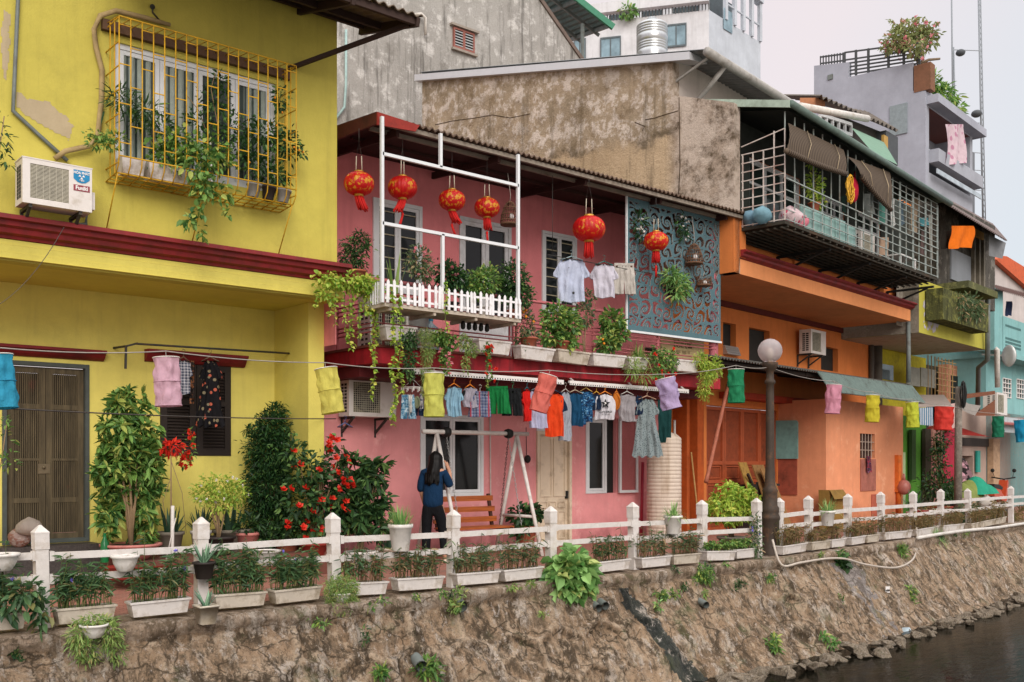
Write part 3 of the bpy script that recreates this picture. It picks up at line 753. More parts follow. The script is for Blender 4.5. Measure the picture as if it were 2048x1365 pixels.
# timber folding door
DW = NT('door_timber'); DW.rough(.75, .2)
g1 = DW.noise(3, 7, .7, (6, 6, .6)); DW.color(DW.mix(DW.ramp(DW.noise(2.2, 7, .72), .58, .70, 0, .6), DW.mix(DW.ramp(g1, .3, .7), lin('#3f382b'), lin('#6b5f48')), lin('#7a4a3e'))); DW.bump(g1, .4, .01)
DW = DW.m
mb = MB(); dx0, dx1 = doorx; dm = (dx0+dx1)/2; y = N1+.04
frame_ring(mb, dx0, dx1, .48, 2.72, y-.06, y+.05, .05, 1)
for a, b in ((dx0+.055, dm-.004), (dm+.004, dx1-.055)):
    frame_ring(mb, a, b, .52, 2.66, y, y+.045, .075)
    for z0, z1 in ((.6, .98), (1.04, 2.14), (2.2, 2.58)):
        if z0 > .7: mb.box(a+.075, b-.075, y+.003, y+.042, z0-.06, z0)
        mb.quad((a+.07, y+.035, z0), (b-.07, y+.035, z0), (b-.07, y+.035, z1), (a+.07, y+.035, z1), 2)
        n = 12; wd = (b-a-.15)/n
        for k in range(n): mb.box(a+.075+k*wd+wd*.2, a+.075+(k+1)*wd-wd*.2, y+.008, y+.03, z0, z1+.001)
    mb.box(a+.075, b-.075, y+.001, y+.012, 1.5, 1.53)
d = part(mb, 'door', [DW, plain('door_frame_grey', '#4e5450', .7), M['black']], yh)
mb = MB(); mb.box(dm-.09, dm+.05, y-.012, y+.002, 1.34, 1.46); mb.ball((dm-.03, y-.03, 1.42), .02, 8, 6); part(mb, 'lock', plain('lock_brass', '#6b5f4a', .5, dirt='#4a3f30'), d)
mb = MB(); mb.box(XL, doorx[1]+.03, N1-.34, N1-.004, 0, .47)
part(mb, 'step', plain('granite', '#4a4542', .5, scale=60, var=.5), yh)
mb = MB(); mb.box(doorx[1]+.04, sF, 11.75, N1-.004, 0, .30); part(mb, 'terrace', plain('terrace_brick', '#6e4438', .9, dirt='#4c4038', scale=6), yh)
# louvred shutters
mb = MB(); z0, z1 = A.z(400, 912, N1), A.z(400, 730, N1); y = N1+.02
xm = (shx[0]+shx[1])/2
for a, b in ((shx[0], xm), (xm, shx[1])):
    frame_ring(mb, a+.004, b-.004, z0, z1, y-.03, y+.02, .09)
    zm = z0+(z1-z0)*.55; mb.box(a+.09, b-.09, y-.028, y+.018, zm, zm+.07)
    for k in range(30):
        z = z0+.1+k*.042
        if z < z1-.1 and not zm-.03 < z < zm+.075: mb.hexa([(a+.09, y-.018, z-.015), (b-.09, y-.018, z-.015), (b-.09, y-.01, z-.017), (a+.09, y-.01, z-.017)], [(a+.09, y+.008, z+.02), (b-.09, y+.008, z+.02), (b-.09, y+.014, z+.018), (a+.09, y+.014, z+.018)])
mb.quad((shx[0], y+.021, z0), (shx[1], y+.021, z0), (shx[1], y+.021, z1), (shx[0], y+.021, z1))
part(mb, 'shutter', plain('shutter_dark', '#2b231f', .6, scale=12), yh)
# awning over the upper storey
mb = MB(); corrugated(mb, (3.6, N0, 7.50), (7.30, N0, 7.50), (3.6, 10.42, 7.13), (7.30, 10.42, 7.13), .14, .02)
aw = part(mb, 'awning', plain('awning_sheet', '#6e6152', .7, dirt='#403830', dscale=2), yh)
mb = MB(); bm_ = plain('awning_beam', '#3a2a24', .7)
for y, z in ((N0-.12, 7.42), (11.3, 7.28), (10.5, 7.07)): mb.bar((3.6, y, z), (7.28, y, z), .05, .09)
for x in (5.2, 6.3, 7.24): mb.bar((x, N0, 7.40), (x, 10.44, 7.05), .05, .11)
part(mb, 'awning_frame', bm_, aw)
p0, p1 = A.p(577, 138, N0), Vector((7.2, 10.6, 7.06))
mb = MB(); mb.bar(p0, p1, .05); part(mb, 'strut', bm_, aw)
# pipes on the upper wall
def on(px, py, n): return A.p(px, py, n)
mb = MB(); mb.tube([on(36, -60, N0-.04), on(36, 0, N0-.04), on(28, 180, N0-.04), on(26, 222, N0-.04), on(75, 268, N0-.04), on(135, 322, N0-.04)], .022, 6)
part(mb, 'drain_pipe', M['pipe'], yh)
mb = MB(); mb.tube([on(0, 432, N0-.04), on(60, 438, N0-.04), on(150, 450, N0-.04), on(172, 448, N0-.04), on(174, 422, N0-.04)], .02, 6); part(mb, 'drain_pipe', M['pipe'], yh)
mb = MB(); mb.tube([on(110, 318, N0-.05), on(130, 303, N0-.07), on(180, 292, N0-.07), on(196, 270, N0-.07), on(203, 200, N0-.06), on(204, 140, N0-.06), on(192, 95, N0-.06), on(188, 60, N0-.07), on(200, 32, N0-.07), on(232, 22, N0-.07), on(290, 36, N0-.07), on(340, 50, N0-.05)], [.03]*11+[.022], 8)
part(mb, 'refrigerant_hose', plain('foam_hose', '#a28c62', .8, dirt='#6e5d44', scale=14), yh)
mb = MB(); mb.tube([on(305, 10, N0-.01), on(305, 25, N0-.12), on(318, 40, N0-.05)], .012, 5); mb.ball(on(305, 14, N0-.03), .03); part(mb, 'hose_hook', M['iron'], yh)
# bare render where paint has come away, cement grey
def maskpatch(fr, pts, y, root, name, mat, amp=12, st=.014):
    P = [fr.p(px, py, y) for px, py in pts]; k = (fr.x(pts[0][0]+50, y)-fr.x(pts[0][0], y))/50
    x0, x1, z0, z1 = min(p.x for p in P)-.1, max(p.x for p in P)+.1, min(p.z for p in P)-.1, max(p.z for p in P)+.1
    def inside(x, z):
        c = False; n = len(P)
        for i in range(n):
            a, b = P[i], P[(i+1) % n]
            if (a.z > z) != (b.z > z) and x < (b.x-a.x)*(z-a.z)/(b.z-a.z)+a.x: c = not c
        return c
    mb = MB(); A_ = amp*k
    for i in range(int((x1-x0)/st)):
        for j in range(int((z1-z0)/st)):
            x, z = x0+(i+.5)*st, z0+(j+.5)*st; s1, s2 = mnoise.fractal(Vector((x*5, z*5, 3)), 1, 2, 4), mnoise.fractal(Vector((x*5, z*5, 9)), 1, 2, 4)
            if inside(x+A_*s1*1.3, z+A_*s2*1.3): mb.quad((x-st/2, y, z-st/2), (x+st/2, y, z-st/2), (x+st/2, y, z+st/2), (x-st/2, y, z+st/2))
    return part(mb, name, mat, root)
mb = MB(); pts = [(36, 190), (60, 195), (90, 205), (112, 215), (140, 240), (148, 262), (142, 285), (120, 272), (95, 258), (70, 240), (45, 225)]
maskpatch(A, pts, N0-.003, yh, 'bare_render', wallmat('bare_render', '#b5a486', '#8e8262', dirt=.4))
maskpatch(A, [(8, 20), (20, 30), (18, 120), (10, 170), (4, 120), (2, 60)], N0-.003, yh, 'bare_render', wallmat('bare_render', '#b5a486', '#8e8262', dirt=.4), 4)
# AC on it
xa, za = A.x(45, 11.40), A.z(45, 404, 11.40)
wv = A.x(184, 11.40)-xa
root, body = ac_unit(A, 'air_conditioner', 'white box unit with blue shield sticker on the upper yellow wall', xa, 11.40, za, wv, wv*.67, .29)
hh = wv*.67; bx = xa+wv*.845
mb = MB(); K_ = hh/.54; pz = za+hh*.93; hw = wv*.12
mb.add([(bx-hw, 11.397, pz), (bx+hw, 11.397, pz), (bx+hw, 11.397, pz-.11*K_), (bx+hw*.5, 11.397, pz-.15*K_), (bx, 11.397, pz-.16*K_), (bx-hw*.5, 11.397, pz-.15*K_), (bx-hw, 11.397, pz-.11*K_)], [tuple(range(7))])
for s_ in ((-.022*K_, -.066*K_), (.022*K_, -.066*K_), (0, -.095*K_)):
    mb.add([(bx+s_[0]-.015, 11.3955, pz+s_[1]-.012), (bx+s_[0]+.015, 11.3955, pz+s_[1]-.012), (bx+s_[0]+.004, 11.3955, pz+s_[1]+.008), (bx+s_[0]-.004, 11.3955, pz+s_[1]+.008)], [(0, 1, 2, 3)], 1)
part(mb, 'shield_sticker', [plain('sticker_blue', '#1f7fae', .5, bump=0), M['white']], body)
mb = MB(); rz = za+hh*.45; mb.box(bx-hw, bx+hw, 11.396, 11.3985, rz, rz+.075*K_); part(mb, 'brand_sticker', plain('sticker_red', '#8e3e48', .5, bump=0), body)
def decal(txt, size, mat, parent, x, y, z, bold=0, sx=1.):
    ox, oy, oz = ROFF[parent.name]
    return textobj('lettering', txt, size, mat, parent, Matrix.Translation((x-ox, y-oy, z-oz)) @ TXT @ Matrix.Diagonal((sx, 1, 1, 1)), .0008, bold)
decal('HÒA PHÁT', .044*K_, M['white'], body, bx, 11.394, pz-.035*K_, .0012, .88)
decal('ĐIỆN', .024*K_, M['white'], body, bx, 11.394, pz-.127*K_, .0008)
decal('Funiki', .068*K_, M['white'], body, bx, 11.394, rz+.037*K_, .0022, .92)
# clothes bar on the lower wall
mb = MB(); p, q = on(252, 690, 12.75), on(606, 709, 12.75)
mb.tube([on(272, 688, 12.7), q], .014, 6); mb.bar(on(252, 693, 12.75), on(275, 687, 12.75), .025); mb.bar(on(252, 693, 12.75), on(251, 738, 12.75), .025); mb.bar(on(252, 693, 12.75), (p.x, N1, p.z), .025); mb.bar(q, (q.x, N1, q.z), .025)
solo(mb, A, 'clothes_bar', M['iron'], 'dark metal clothes bar bracketed to the lower yellow wall', 'clothes rail', p.x, 12.75, p.z)
# ------------------------------------------------------------------ PINK HOUSE
PK = wallmat('pink_wall', '#e69a9b', '#a8686a', pale='#e8adaa', dirt=.22, streak=.25, base=.6)
PKU = wallmat('pink_upper', '#de8588', '#8d4c4e', dirt=.25, streak=.3)
PKR = plain('pink_rail', '#b7686c', .5, dirt='#7b4540', dscale=6)
REDP = plain('red_paint', '#a2222c', .6, dirt='#4c1a1c', dscale=2.2, dlo=.48, streak=True)
NB_, ZS0, ZS1 = 11.78, 2.86, 3.08
SX0, SX1 = A.x(747, NB_), 15.0
ph = FT(A, 'pink_house', 'two storey pink house with a plant filled balcony and tin roof', 'house', 9, N1)
X = lambda px: A.x(px, N1)
Z = lambda px, py: A.z(px, py, N1)
w1 = (X(840), X(966), Z(900, 993), Z(900, 830)); dr = (X(1072), X(1141), .05, Z(1106, 868)+.04); w2 = (X(1171), X(1233), Z(1200, 987), Z(1200, 836))
mb = MB(); wall_open(mb, sF+.002, 15.16, 0, ZS0, N1, [w1, dr, w2], 0, .1); part(mb, 'lower_wall', PK, ph)
u1 = (X(745), X(843), 4.15, 5.58); ud = (X(918), X(1021), ZS1+.03, 5.56); u3 = (X(1083), X(1152), 4.15, 5.6)
mb = MB(); wall_open(mb, sF+.002, 15.16, ZS0, 6.3, N1, [u1, ud, u3], 0, .1); part(mb, 'upper_wall', PKU, ph)
mb = MB(); mb.box(sF+.003, sF+.02, N1-1.3, N1-.003, ZS1, 6.05); part(mb, 'side_wall', PKU, ph)
gw = glassmat('room_glass', '#15191a', .12)
window(ph, *w1, N1-.02, leaves=2, fw=.055, glass=gw); window(ph, w2[0], w2[1]-.28, w2[2], w2[3], N1-.02, leaves=1, fw=.05, glass=gw)
mb = MB(); mb.quad((w2[1]-.28, N1+.09, w2[2]), (w2[1], N1+.09, w2[2]), (w2[1], N1+.09, w2[3]), (w2[1]-.28, N1+.09, w2[3])); part(mb, 'dark_opening', M['black'], ph)
t = NT('pink_reflect_glass'); t.rough(.05, .5); t.color(lin('#b98d8d')); t.b.inputs['Transmission Weight'].default_value = .8; t.b.inputs['IOR'].default_value = 1.05  # reflected pink of the wall is put into the glass colour
mb = MB(); a, b = X(1233), X(1270); frame_ring(mb, a, b, w2[2], w2[3], N1-.09, N1-.05, .05)
f = part(mb, 'open_sash', M['frame_white'], ph); mb = MB(); mb.quad((a+.04, N1-.07, w2[2]+.04), (b-.04, N1-.07, w2[2]+.04), (b-.04, N1-.07, w2[3]-.04), (a+.04, N1-.07, w2[3]-.04)); part(mb, 'pane', t.m, f)
DB = plain('door_beige', '#d6c6ae', .55, dirt='#8d7a62', dscale=2.5, var=.06)
mb = MB(); frame_ring(mb, dr[0], dr[1], .0, dr[3], N1-.04, N1+.06, .06)
y = N1+.0; a, b = dr[0]+.065, dr[1]-.065; mb.quad((a-.01, y+.03, .05), (b+.01, y+.03, .05), (b+.01, y+.03, dr[3]-.05), (a-.01, y+.03, dr[3]-.05))
for z0, z1, n in ((.12, .62, 3), (.68, .80, 3), (.88, dr[3]-.12, 2)):
    for k in range(n):
        xa, xb = a+.03+(b-a-.06)*k/n+.02, a+.03+(b-a-.06)*(k+1)/n-.02
        frame_ring(mb, xa, xb, z0, z1, y+.012, y+.03, .02)
d = part(mb, 'door', DB, ph); mb = MB(); mb.box(b-.05, b-.01, y-.02, y+.03, .84, .98); part(mb, 'handle', M['black'], d)
mb = MB(); frame_ring(mb, dr[0], dr[1], dr[3]+.004, dr[3]+.3, N1-.03, N1+.03, .04); mb.quad((dr[0]+.03, N1+.0, dr[3]+.03), (dr[1]-.03, N1+.0, dr[3]+.03), (dr[1]-.03, N1+.0, dr[3]+.27), (dr[0]+.03, N1+.0, dr[3]+.27), 1)
part(mb, 'transom', [M['frame_white'], gw], ph)
window(ph, *u1, N1-.03, leaves=2, fw=.06, bars=7); window(ph, *u3, N1-.03, leaves=2, fw=.05, bars=8)
mb = MB(); frame_ring(mb, ud[0], ud[1], ud[2], ud[3], N1-.03, N1+.05, .06); xm = (ud[0]+ud[1])/2
for a, b in ((ud[0]+.06, xm-.004), (xm+.004, ud[1]-.06)):
    frame_ring(mb, a, b, ud[2]+.05, ud[3]-.06, N1-.01, N1+.04, .07); mb.box(a+.07, b-.07, N1-.008, N1+.03, ud[2]+.12, 3.95)
    mb.quad((a+.05, N1+.02, 3.95), (b-.05, N1+.02, 3.95), (b-.05, N1+.02, ud[3]-.1), (a+.05, N1+.02, ud[3]-.1), 1)
part(mb, 'balcony_door', [plain('door_white', '#c9c9cb', .5, dirt='#9b968c'), gw], ph)
# balcony slab
mb = MB(); mb.box(SX0, SX1, NB_, N1-.003, ZS0, ZS1); part(mb, 'balcony_slab', REDP, ph)
mb = MB(); mb.box(SX0-.03, SX1, NB_-.03, N1-.003, ZS1+.001, ZS1+.035); part(mb, 'balcony_floor', plain('floor_edge', '#6b3a30', .8, dirt='#4a3029', dscale=4), ph)
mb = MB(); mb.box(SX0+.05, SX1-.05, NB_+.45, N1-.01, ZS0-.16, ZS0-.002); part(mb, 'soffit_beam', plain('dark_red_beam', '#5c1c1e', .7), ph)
# railing in front and at the end
ry = NB_+.03; rx = SX0+.03
for zs in ((3.30, 3.36, 3.42), (3.60, 3.66, 3.72)):
    mb = MB()
    for z in zs: mb.tube([(rx, N1-.1, z), (rx, ry, z), (SX1-.1, ry, z)], .011, 6)
    part(mb, 'railing_bars', PKR, ph)
mb = MB(); mb.tube([(rx, N1-.05, 4.02), (rx, ry, 4.02), (SX1-.05, ry, 4.02)], .028, 8); part(mb, 'top_rail', PKR, ph)
for x in [rx, A.x(768, ry)]+[A.x(p, ry) for p in (1020, 1026, 1033)]+list(np.linspace(A.x(1040, ry), SX1-.1, 4)[1:]):
    mb = MB(); mb.bar((x, ry+.012, ZS1), (x, ry+.012, 4.0), .026); part(mb, 'baluster', PKR, ph)
mb = MB(); mb.bar((rx, N1-.4, ZS1), (rx, N1-.4, 4.0), .026); part(mb, 'baluster', PKR, ph)
# picket box
PY = 11.2; px0, px1 = A.x(771, PY), A.x(1043, PY); pz = 3.60
mb = MB(); mb.box(px0, px1, PY+.012, NB_-.01, pz-.05, pz); 
for x in np.linspace(px0+.1, px1-.1, 4): mb.bar((x, PY+.03, pz-.07), (x, NB_+.05, pz-.07), .04, .05)
part(mb, 'planter_shelf', plain('shelf_cream', '#b7ab9c', .7, dirt='#76644f'), ph)
WP = plain('picket_white', '#e4e2e4', .5, dirt='#a89f92', dscale=6, var=.05)
xs = []; x = px0+.03
pat = [.115, .115, .115, .115, .08, .055, .115, .115, .065, .055]
k = 0
while x < px1-.02: xs.append(x); x += pat[k % 10]*.95; k += 1
for x in xs:
    mb = MB(); h = .31+random.uniform(-.01, .015); a = .021; dx = random.gauss(0, .006)
    mb.prism([(x-a, pz-.0), (x+a, pz-.0), (x+a+dx, pz+h-.03), (x+dx, pz+h), (x-a+dx, pz+h-.03)], 1, PY-.012, PY); part(mb, 'picket', WP, ph)
for z in (pz+.045, pz+.22):
    mb = MB(); mb.box(px0, px1, PY+.002, PY+.012, z, z+.03); part(mb, 'picket_rail', WP, ph)
mb = MB(); n = 9
for k in range(n): mb.box(px0-.012, px0, PY+.05+k*.06, PY+.075+k*.06, pz, pz+.29)
part(mb, 'picket_end', WP, ph)
# white frame above the picket box
FY = 11.24; fx0, fx1 = A.x(764, FY), A.x(1036, FY)
for (a, b) in (((fx0, 3.6), (fx0, 6.06)), ((fx1, 3.6), (fx1, 6.03)), ((fx0, 5.57), (fx1, 5.57)), ((fx0, 4.65), (fx1, 4.65)), ((A.x(881, FY), 5.57), (A.x(881, FY), 6.04)), ((A.x(885, FY), 3.9), (A.x(885, FY), 4.65))):
    mb = MB(); mb.bar((a[0], FY, a[1]), (b[0], FY, b[1]), .042, .042, up=(0, 1, 0)); part(mb, 'frame_bar', M['frame_white'], ph)
# roof
E0, E1 = A.x(757, 11.36), 15.24
mb = MB(); corrugated(mb, (E0, 11.34, 6.12), (E1, 11.34, 6.10), (E0, 14.6, 6.42), (E1, 14.6, 6.42), .105, .02, 2, 0, .02)
rf = part(mb, 'roof', plain('roof_brown', '#5d4a3c', .8, dirt='#35291f', dscale=3, scale=16), ph)
mb = MB(); mb.bar((E0+.1, 11.42, 6.05), (E1-.05, 11.42, 6.03), .05, .06); mb.bar((E0+.1, 11.75, 6.07), (E1-.05, 11.75, 6.05), .04, .07)
part(mb, 'eave_purlin', plain('purlin_grey', '#8b8175', .7, dirt='#5d4c3d'), rf)
mb = MB(); mb.quad((E0, 11.5, 6.075), (E1, 11.5, 6.06), (E1, N1-.01, 6.2), (E0, N1-.01, 6.2)); mb.bar((E0+.2, 12.4, 6.15), (E1, 12.4, 6.13), .05, .1)
for x in np.linspace(E0+.4, E1-.4, 5): mb.bar((x, 11.5, 6.0), (x, N1, 6.12), .05, .1)
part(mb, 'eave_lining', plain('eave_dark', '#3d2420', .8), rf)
mb = MB(); mb.hexa([(E0-.06, 11.32, 5.98), (E0-.02, 11.32, 5.98), (E0-.02, 14, 6.1), (E0-.06, 14, 6.1)], [(E0-.06, 11.32, 6.14), (E0-.02, 11.32, 6.14), (E0-.02, 14, 6.36), (E0-.06, 14, 6.36)])
part(mb, 'verge_board', plain('verge_brown', '#54271f', .7, dirt='#2f1a14', dscale=3), rf); mb = MB()
mb.hexa([(E0-.06, 11.29, 5.96), (E0+.55, 11.29, 6.0), (E0+.55, 11.315, 6.0), (E0-.06, 11.315, 5.96)], [(E0-.06, 11.29, 6.13), (E0+.62, 11.29, 6.10), (E0+.62, 11.315, 6.10), (E0-.06, 11.315, 6.13)])
part(mb, 'fascia_board', plain('fascia_red', '#8d2c22', .65, dirt='#4b2019', dscale=3), rf)
mb = MB()
for x, r in ((14.86, .06), (14.97, .045)): mb.tube([(x, 11.86, 2.9), (x, 11.86, 6.05)], r, 10)
part(mb, 'column', plain('pink_column', '#c4727c', .6, dirt='#875055', streak=True), ph)
# thin service pipes on the lower wall
mb = MB(); mb.tube([(X(980), N1-.025, .25), (X(978), N1-.025, 2.6)], .012, 6); mb.ball((X(977), N1-.04, .3), .03); part(mb, 'wall_pipe', M['pvc'], ph)
mb = MB(); mb.tube([(X(1278), N1-.06, .1), (X(1281), N1-.06, 1.5)], .03, 8); part(mb, 'red_pipe', plain('red_pipe_paint', '#b03a4c', .5), ph)
mb = MB(); mb.tube([(X(1050), N1-.03, 2.1), (X(1051), N1-.03, 1.62)], .006, 5); mb.ball((X(1049), N1-.08, 1.55), .06, 8, 6, sz=1.2); part(mb, 'bell', M['black'], ph)
# white clothes rails under the slab
for nm, pa, pb, ya, yb in (('a', 815, 1126, 744, 766), ('b', 1138, 1376, 758, 780)):
    ny = 11.72; a, b = A.p(pa, ya, ny), A.p(pb, yb, ny); a.z = 2.77; b.z = 2.77
    mb = MB(); mb.box(a.x, b.x, ny-.02, ny+.02, 2.77, 2.805); mb.box(a.x, b.x, ny-.022, ny-.018, 2.735, 2.768)
    n = int((b.x-a.x)/.05)
    for i in range(n): mb.box(a.x+i*.05+.01, a.x+i*.05+.035, ny-.0235, ny-.0222, 2.742, 2.760, 1)
    for x in np.linspace(a.x+.1, b.x-.1, 3): mb.bar((x, ny, 2.8), (x, ny+.1, 2.87), .02)
    solo(mb, A, 'clothes_rail', [M['white'], M['black']], 'long white slotted clothes rail left of its pair under the red balcony' if nm == 'a' else 'long white slotted clothes rail right of its pair under the red balcony', 'clothes rail', a.x, ny, 2.77, 'white rails under the balcony')
# air conditioners of the pink house
ac_unit(A, 'air_conditioner', 'white unit with wire mesh guard on the lower pink wall', A.x(698, 12.82), 12.82, 2.17, .82, .56, .3, 'mesh')
root, body = ac_unit(A, 'air_conditioner', 'large beige unit standing on the pink balcony behind hanging vines', 7.72, 12.35, 3.12, .95, .8, .34, 'mesh', brk=False)
# lattice screen
def lattice():
    x0, x1, z0, z1 = A.x(1254, 11.76), A.x(1441, 11.76), 3.75, 6.02
    st = .0125; nx, nz_ = int((x1-x0)/st), int((z1-z0)/st)
    r_ = random.Random(5); seeds = []
    for gx in range(9):
        for gz in range(9):
            seeds.append(((gx+.5+r_.uniform(-.25, .25))*.29, (gz+.5+r_.uniform(-.25, .25))*.27, r_.choice((-1, 1)), r_.uniform(0, 6.28)))
    S_ = np.array(seeds)
    gx, gz = np.meshgrid((np.arange(nx)+.5)*st, (np.arange(nz_)+.5)*st)
    wx = gx+.03*np.sin(gz*9+1)+.012*np.sin(gz*23); wz = gz+.03*np.sin(gx*8)+.012*np.sin(gx*21+2)
    D = np.hypot(wx[..., None]-S_[:, 0], wz[..., None]-S_[:, 1]); i = D.argmin(-1); d1 = np.sort(D, -1)
    ex, ez, sg, ph_ = S_[i, 0], S_[i, 1], S_[i, 2], S_[i, 3]
    rr = np.hypot(wx-ex, wz-ez)+1e-4; th = np.arctan2(wz-ez, wx-ex)
    q = np.sin(2*th*sg+ph_+7.5*np.log(rr/.1)*.75)
    hole = (q > -.4) & (rr > .018) & ((d1[..., 1]-d1[..., 0]) > .030)
    edge = (gx < .05) | (gx > nx*st-.05) | (gz < .085) | (gz > nz_*st-.06)
    solid = ~hole | edge
    mb = MB(); idx = {}
    y0, y1 = 11.75, 11.768
    def vid(i, j, k):
        key = (i, j, k)
        if key not in idx: idx[key] = len(mb.v); mb.v.append((x0+i*st, y0 if k == 0 else y1, z0+j*st))
        return idx[key]
    def face(*v, m=0): mb.f.append(v); mb.m.append(m); mb.sm.append(False)
    for j in range(nz_):
        for i in range(nx):
            if not solid[j, i]: continue
            face(vid(i, j, 0), vid(i+1, j, 0), vid(i+1, j+1, 0), vid(i, j+1, 0))
            if i+1 < nx and not solid[j, i+1]: face(vid(i+1, j, 0), vid(i+1, j, 1), vid(i+1, j+1, 1), vid(i+1, j+1, 0), m=1)
            if i > 0 and not solid[j, i-1]: face(vid(i, j, 0), vid(i, j+1, 0), vid(i, j+1, 1), vid(i, j, 1), m=1)
            if j+1 < nz_ and not solid[j+1, i]: face(vid(i, j+1, 0), vid(i+1, j+1, 0), vid(i+1, j+1, 1), vid(i, j+1, 1), m=1)
            if j > 0 and not solid[j-1, i]: face(vid(i, j, 0), vid(i, j, 1), vid(i+1, j, 1), vid(i+1, j, 0), m=1)
    root = FT(A, 'lattice_screen', 'blue grey scrollwork screen panel at the right end of the pink balcony', 'screen', x0, 11.76, z0)
    part(mb, 'panel', [plain('screen_blue', '#4c6a72', .55, dirt='#3f555c', dscale=2, var=.08), plain('screen_edge', '#a3afae', .6)], root)
    mb = MB(); mb.bar((x0-.012, 11.76, z0-.02), (x0-.012, 11.76, z1), .03); mb.bar((x0-.03, 11.76, z0-.018), (x1+.02, 11.76, z0-.018), .03, .035)
    part(mb, 'edge_frame', M['frame_white'], root)
lattice()
# cream notice board below the screen
sx0, sx1 = A.x(1322, 11.95), A.x(1408, 11.95); sz1 = A.z(1365, 678, 11.95); sz0 = A.z(1365, 720, 11.95)
root = FT(A, 'notice_board', 'cream notice board with dark lettering hung below the blue screen', 'sign', sx0, 11.95, sz0)
mb = MB(); mb.box(sx0, sx1, 11.95, 11.97, sz0, sz1); bd = part(mb, 'board', plain('sign_cream', '#a8966e', .7, dirt='#7a6a4c', dscale=5), root)
dk = plain('sign_ink', '#4b3a2a', .8)
for s_, dz in (('ĐƯỜNG 3 ĐẸP', .075), ('KHÔNG 42 MM', .145)): decal(s_, .075, dk, bd, (sx0+sx1)/2, 11.949, sz1-dz, .002)
decal('IIIIIII IIIIIII IIII', .08, dk, bd, (sx0+sx1)/2, 11.949, sz1-.245, 0)
# beige water tank by the wall
cx, ct = A.x(1328, 12.55), 12.55; h = 2.02; r = .325
root = FT(A, 'water_tank', 'tall beige ribbed water tank standing beside the pink wall', 'tank', cx, ct)
prof = [(r*.97, 0)]; 
for i in range(26):
    z = .06+i*.071; prof += [(r, z), (r, z+.054), (r-.005, z+.059), (r-.005, z+.066)]
prof += [(r, 1.92), (r*.985, 1.95), (r*.7, 2.03), (.12, 2.06), (.12, 2.1), (.001, 2.1)]
mb = MB(); mb.lathe(prof, (cx, ct, 0), 32); part(mb, 'body', plain('tank_beige', '#d3c4b4', .6, dirt='#9b8266', dscale=2, streak=True, var=.07), root)
mb = MB(); mb.tube([(cx+.36, ct+.05, 0), (cx+.36, ct+.05, 2.3)], .022, 8); part(mb, 'feed_pipe', M['pvc'], root)
for k_ in range(5):
    p = A.p(926+k_*12, 632+k_*1.2, 11.5); mb = MB(); mb.lathe([(.001, 0), (.03, -.01), (.045, -.06), (.04, -.11), (.001, -.13)], (p.x, p.y, 3.53), 10, sx=.7); solo(mb, A, 'hanging_shoe', M['black'], 'black shoe in the row hung below the white picket box', 'shoe', p.x, p.y, 3.45, 'black shoes under the picket box')
# bits on the balcony floor
def bucket(px, py, n, r, h, name, mat, label, cat):
    p = A.p(px, py, n); mb = MB(); mb.lathe([(r*.8, 0), (r, h), (r*1.04, h+.01), (r*.96, h), (r*.76, .02), (.001, .02)], (p.x, n, ZS1+.04 if True else p.z), 18)
    return solo(mb, A, name, mat, label, cat, p.x, n, ZS1+.04)
bucket(833, 660, 12.4, .2, .62, 'metal_bin', M['alu'], 'dull metal bin standing on the pink balcony floor', 'bin')
p = A.p(862, 660, 12.3); root = FT(A, 'water_bottle', 'clear water bottle with blue cap on the pink balcony', 'bottle', p.x, 12.3, ZS1+.04)
mb = MB(); mb.lathe([(.13, ZS1+.04), (.135, ZS1+.3), (.12, ZS1+.42), (.03, ZS1+.5), (.03, ZS1+.54)], (p.x, 12.3, 0), 14); part(mb, 'body', glassmat('bottle_plastic', '#9fb1bb', .2), root)
mb = MB(); mb.lathe([(.034, ZS1+.53), (.034, ZS1+.6), (.001, ZS1+.6)], (p.x, 12.3, 0), 10); part(mb, 'cap', plain('cap_blue', '#2a87a8', .4), root)
# ------------------------------------------------------------------ ORANGE HOUSE (second row direction)
OR = wallmat('orange_wall', '#d98045', '#8a4f2e', dirt=.35, streak=.35)
ORA = wallmat('orange_annex', '#e79b73', '#a96b4e', pale='#e8ab88', dirt=.28, streak=.3, base=.8)
ORP = plain('orange_pilaster', '#b0521f', .8, dirt='#69351b', dscale=2, streak=True)
YB = 3.6; BX = lambda px, y=YB: B.x(px, y); BZ = lambda px, py, y=YB: B.z(px, py, y)
oh = FT(B, 'orange_house', 'three storey orange house with a caged upper balcony and weathered side wall', 'house', 5, YB)
xs0 = 1.94; xe = BX(1742)
uw = [(BX(1445)+.02, BX(1472), 3.85, 4.55), (BX(1498), BX(1539), 3.75, 4.55), (BX(1642), BX(1676), 3.85, 4.45)]
dr = (BX(1413), BX(1554), .02, 2.72)
mb = MB(); wall_open(mb, 1.2, xe, 0, 5.0, YB, [*uw, dr], 0, .15); part(mb, 'front_wall', OR, oh)
for a, b, c, d in uw:
    mb = MB(); mb.quad((a, YB+.14, c), (b, YB+.14, c), (b, YB+.14, d), (a, YB+.14, d)); part(mb, 'window', plain('void_dark', '#2d2b27', .8), oh)
a, b, c, d = uw[0]; mb = MB()
for k in range(4): mb.hexa([(a, YB-.12+k*.02, c+k*.05), (b+.02, YB-.12+k*.02, c+k*.05), (b+.02, YB+.05, c+k*.05), (a, YB+.05, c+k*.05)], [(a, YB-.1+k*.02, c+k*.05+.045), (b+.02, YB-.1+k*.02, c+k*.05+.045), (b+.02, YB+.05, c+k*.05+.045), (a, YB+.05, c+k*.05+.045)])
part(mb, 'window_louvre', M['alu'], oh)
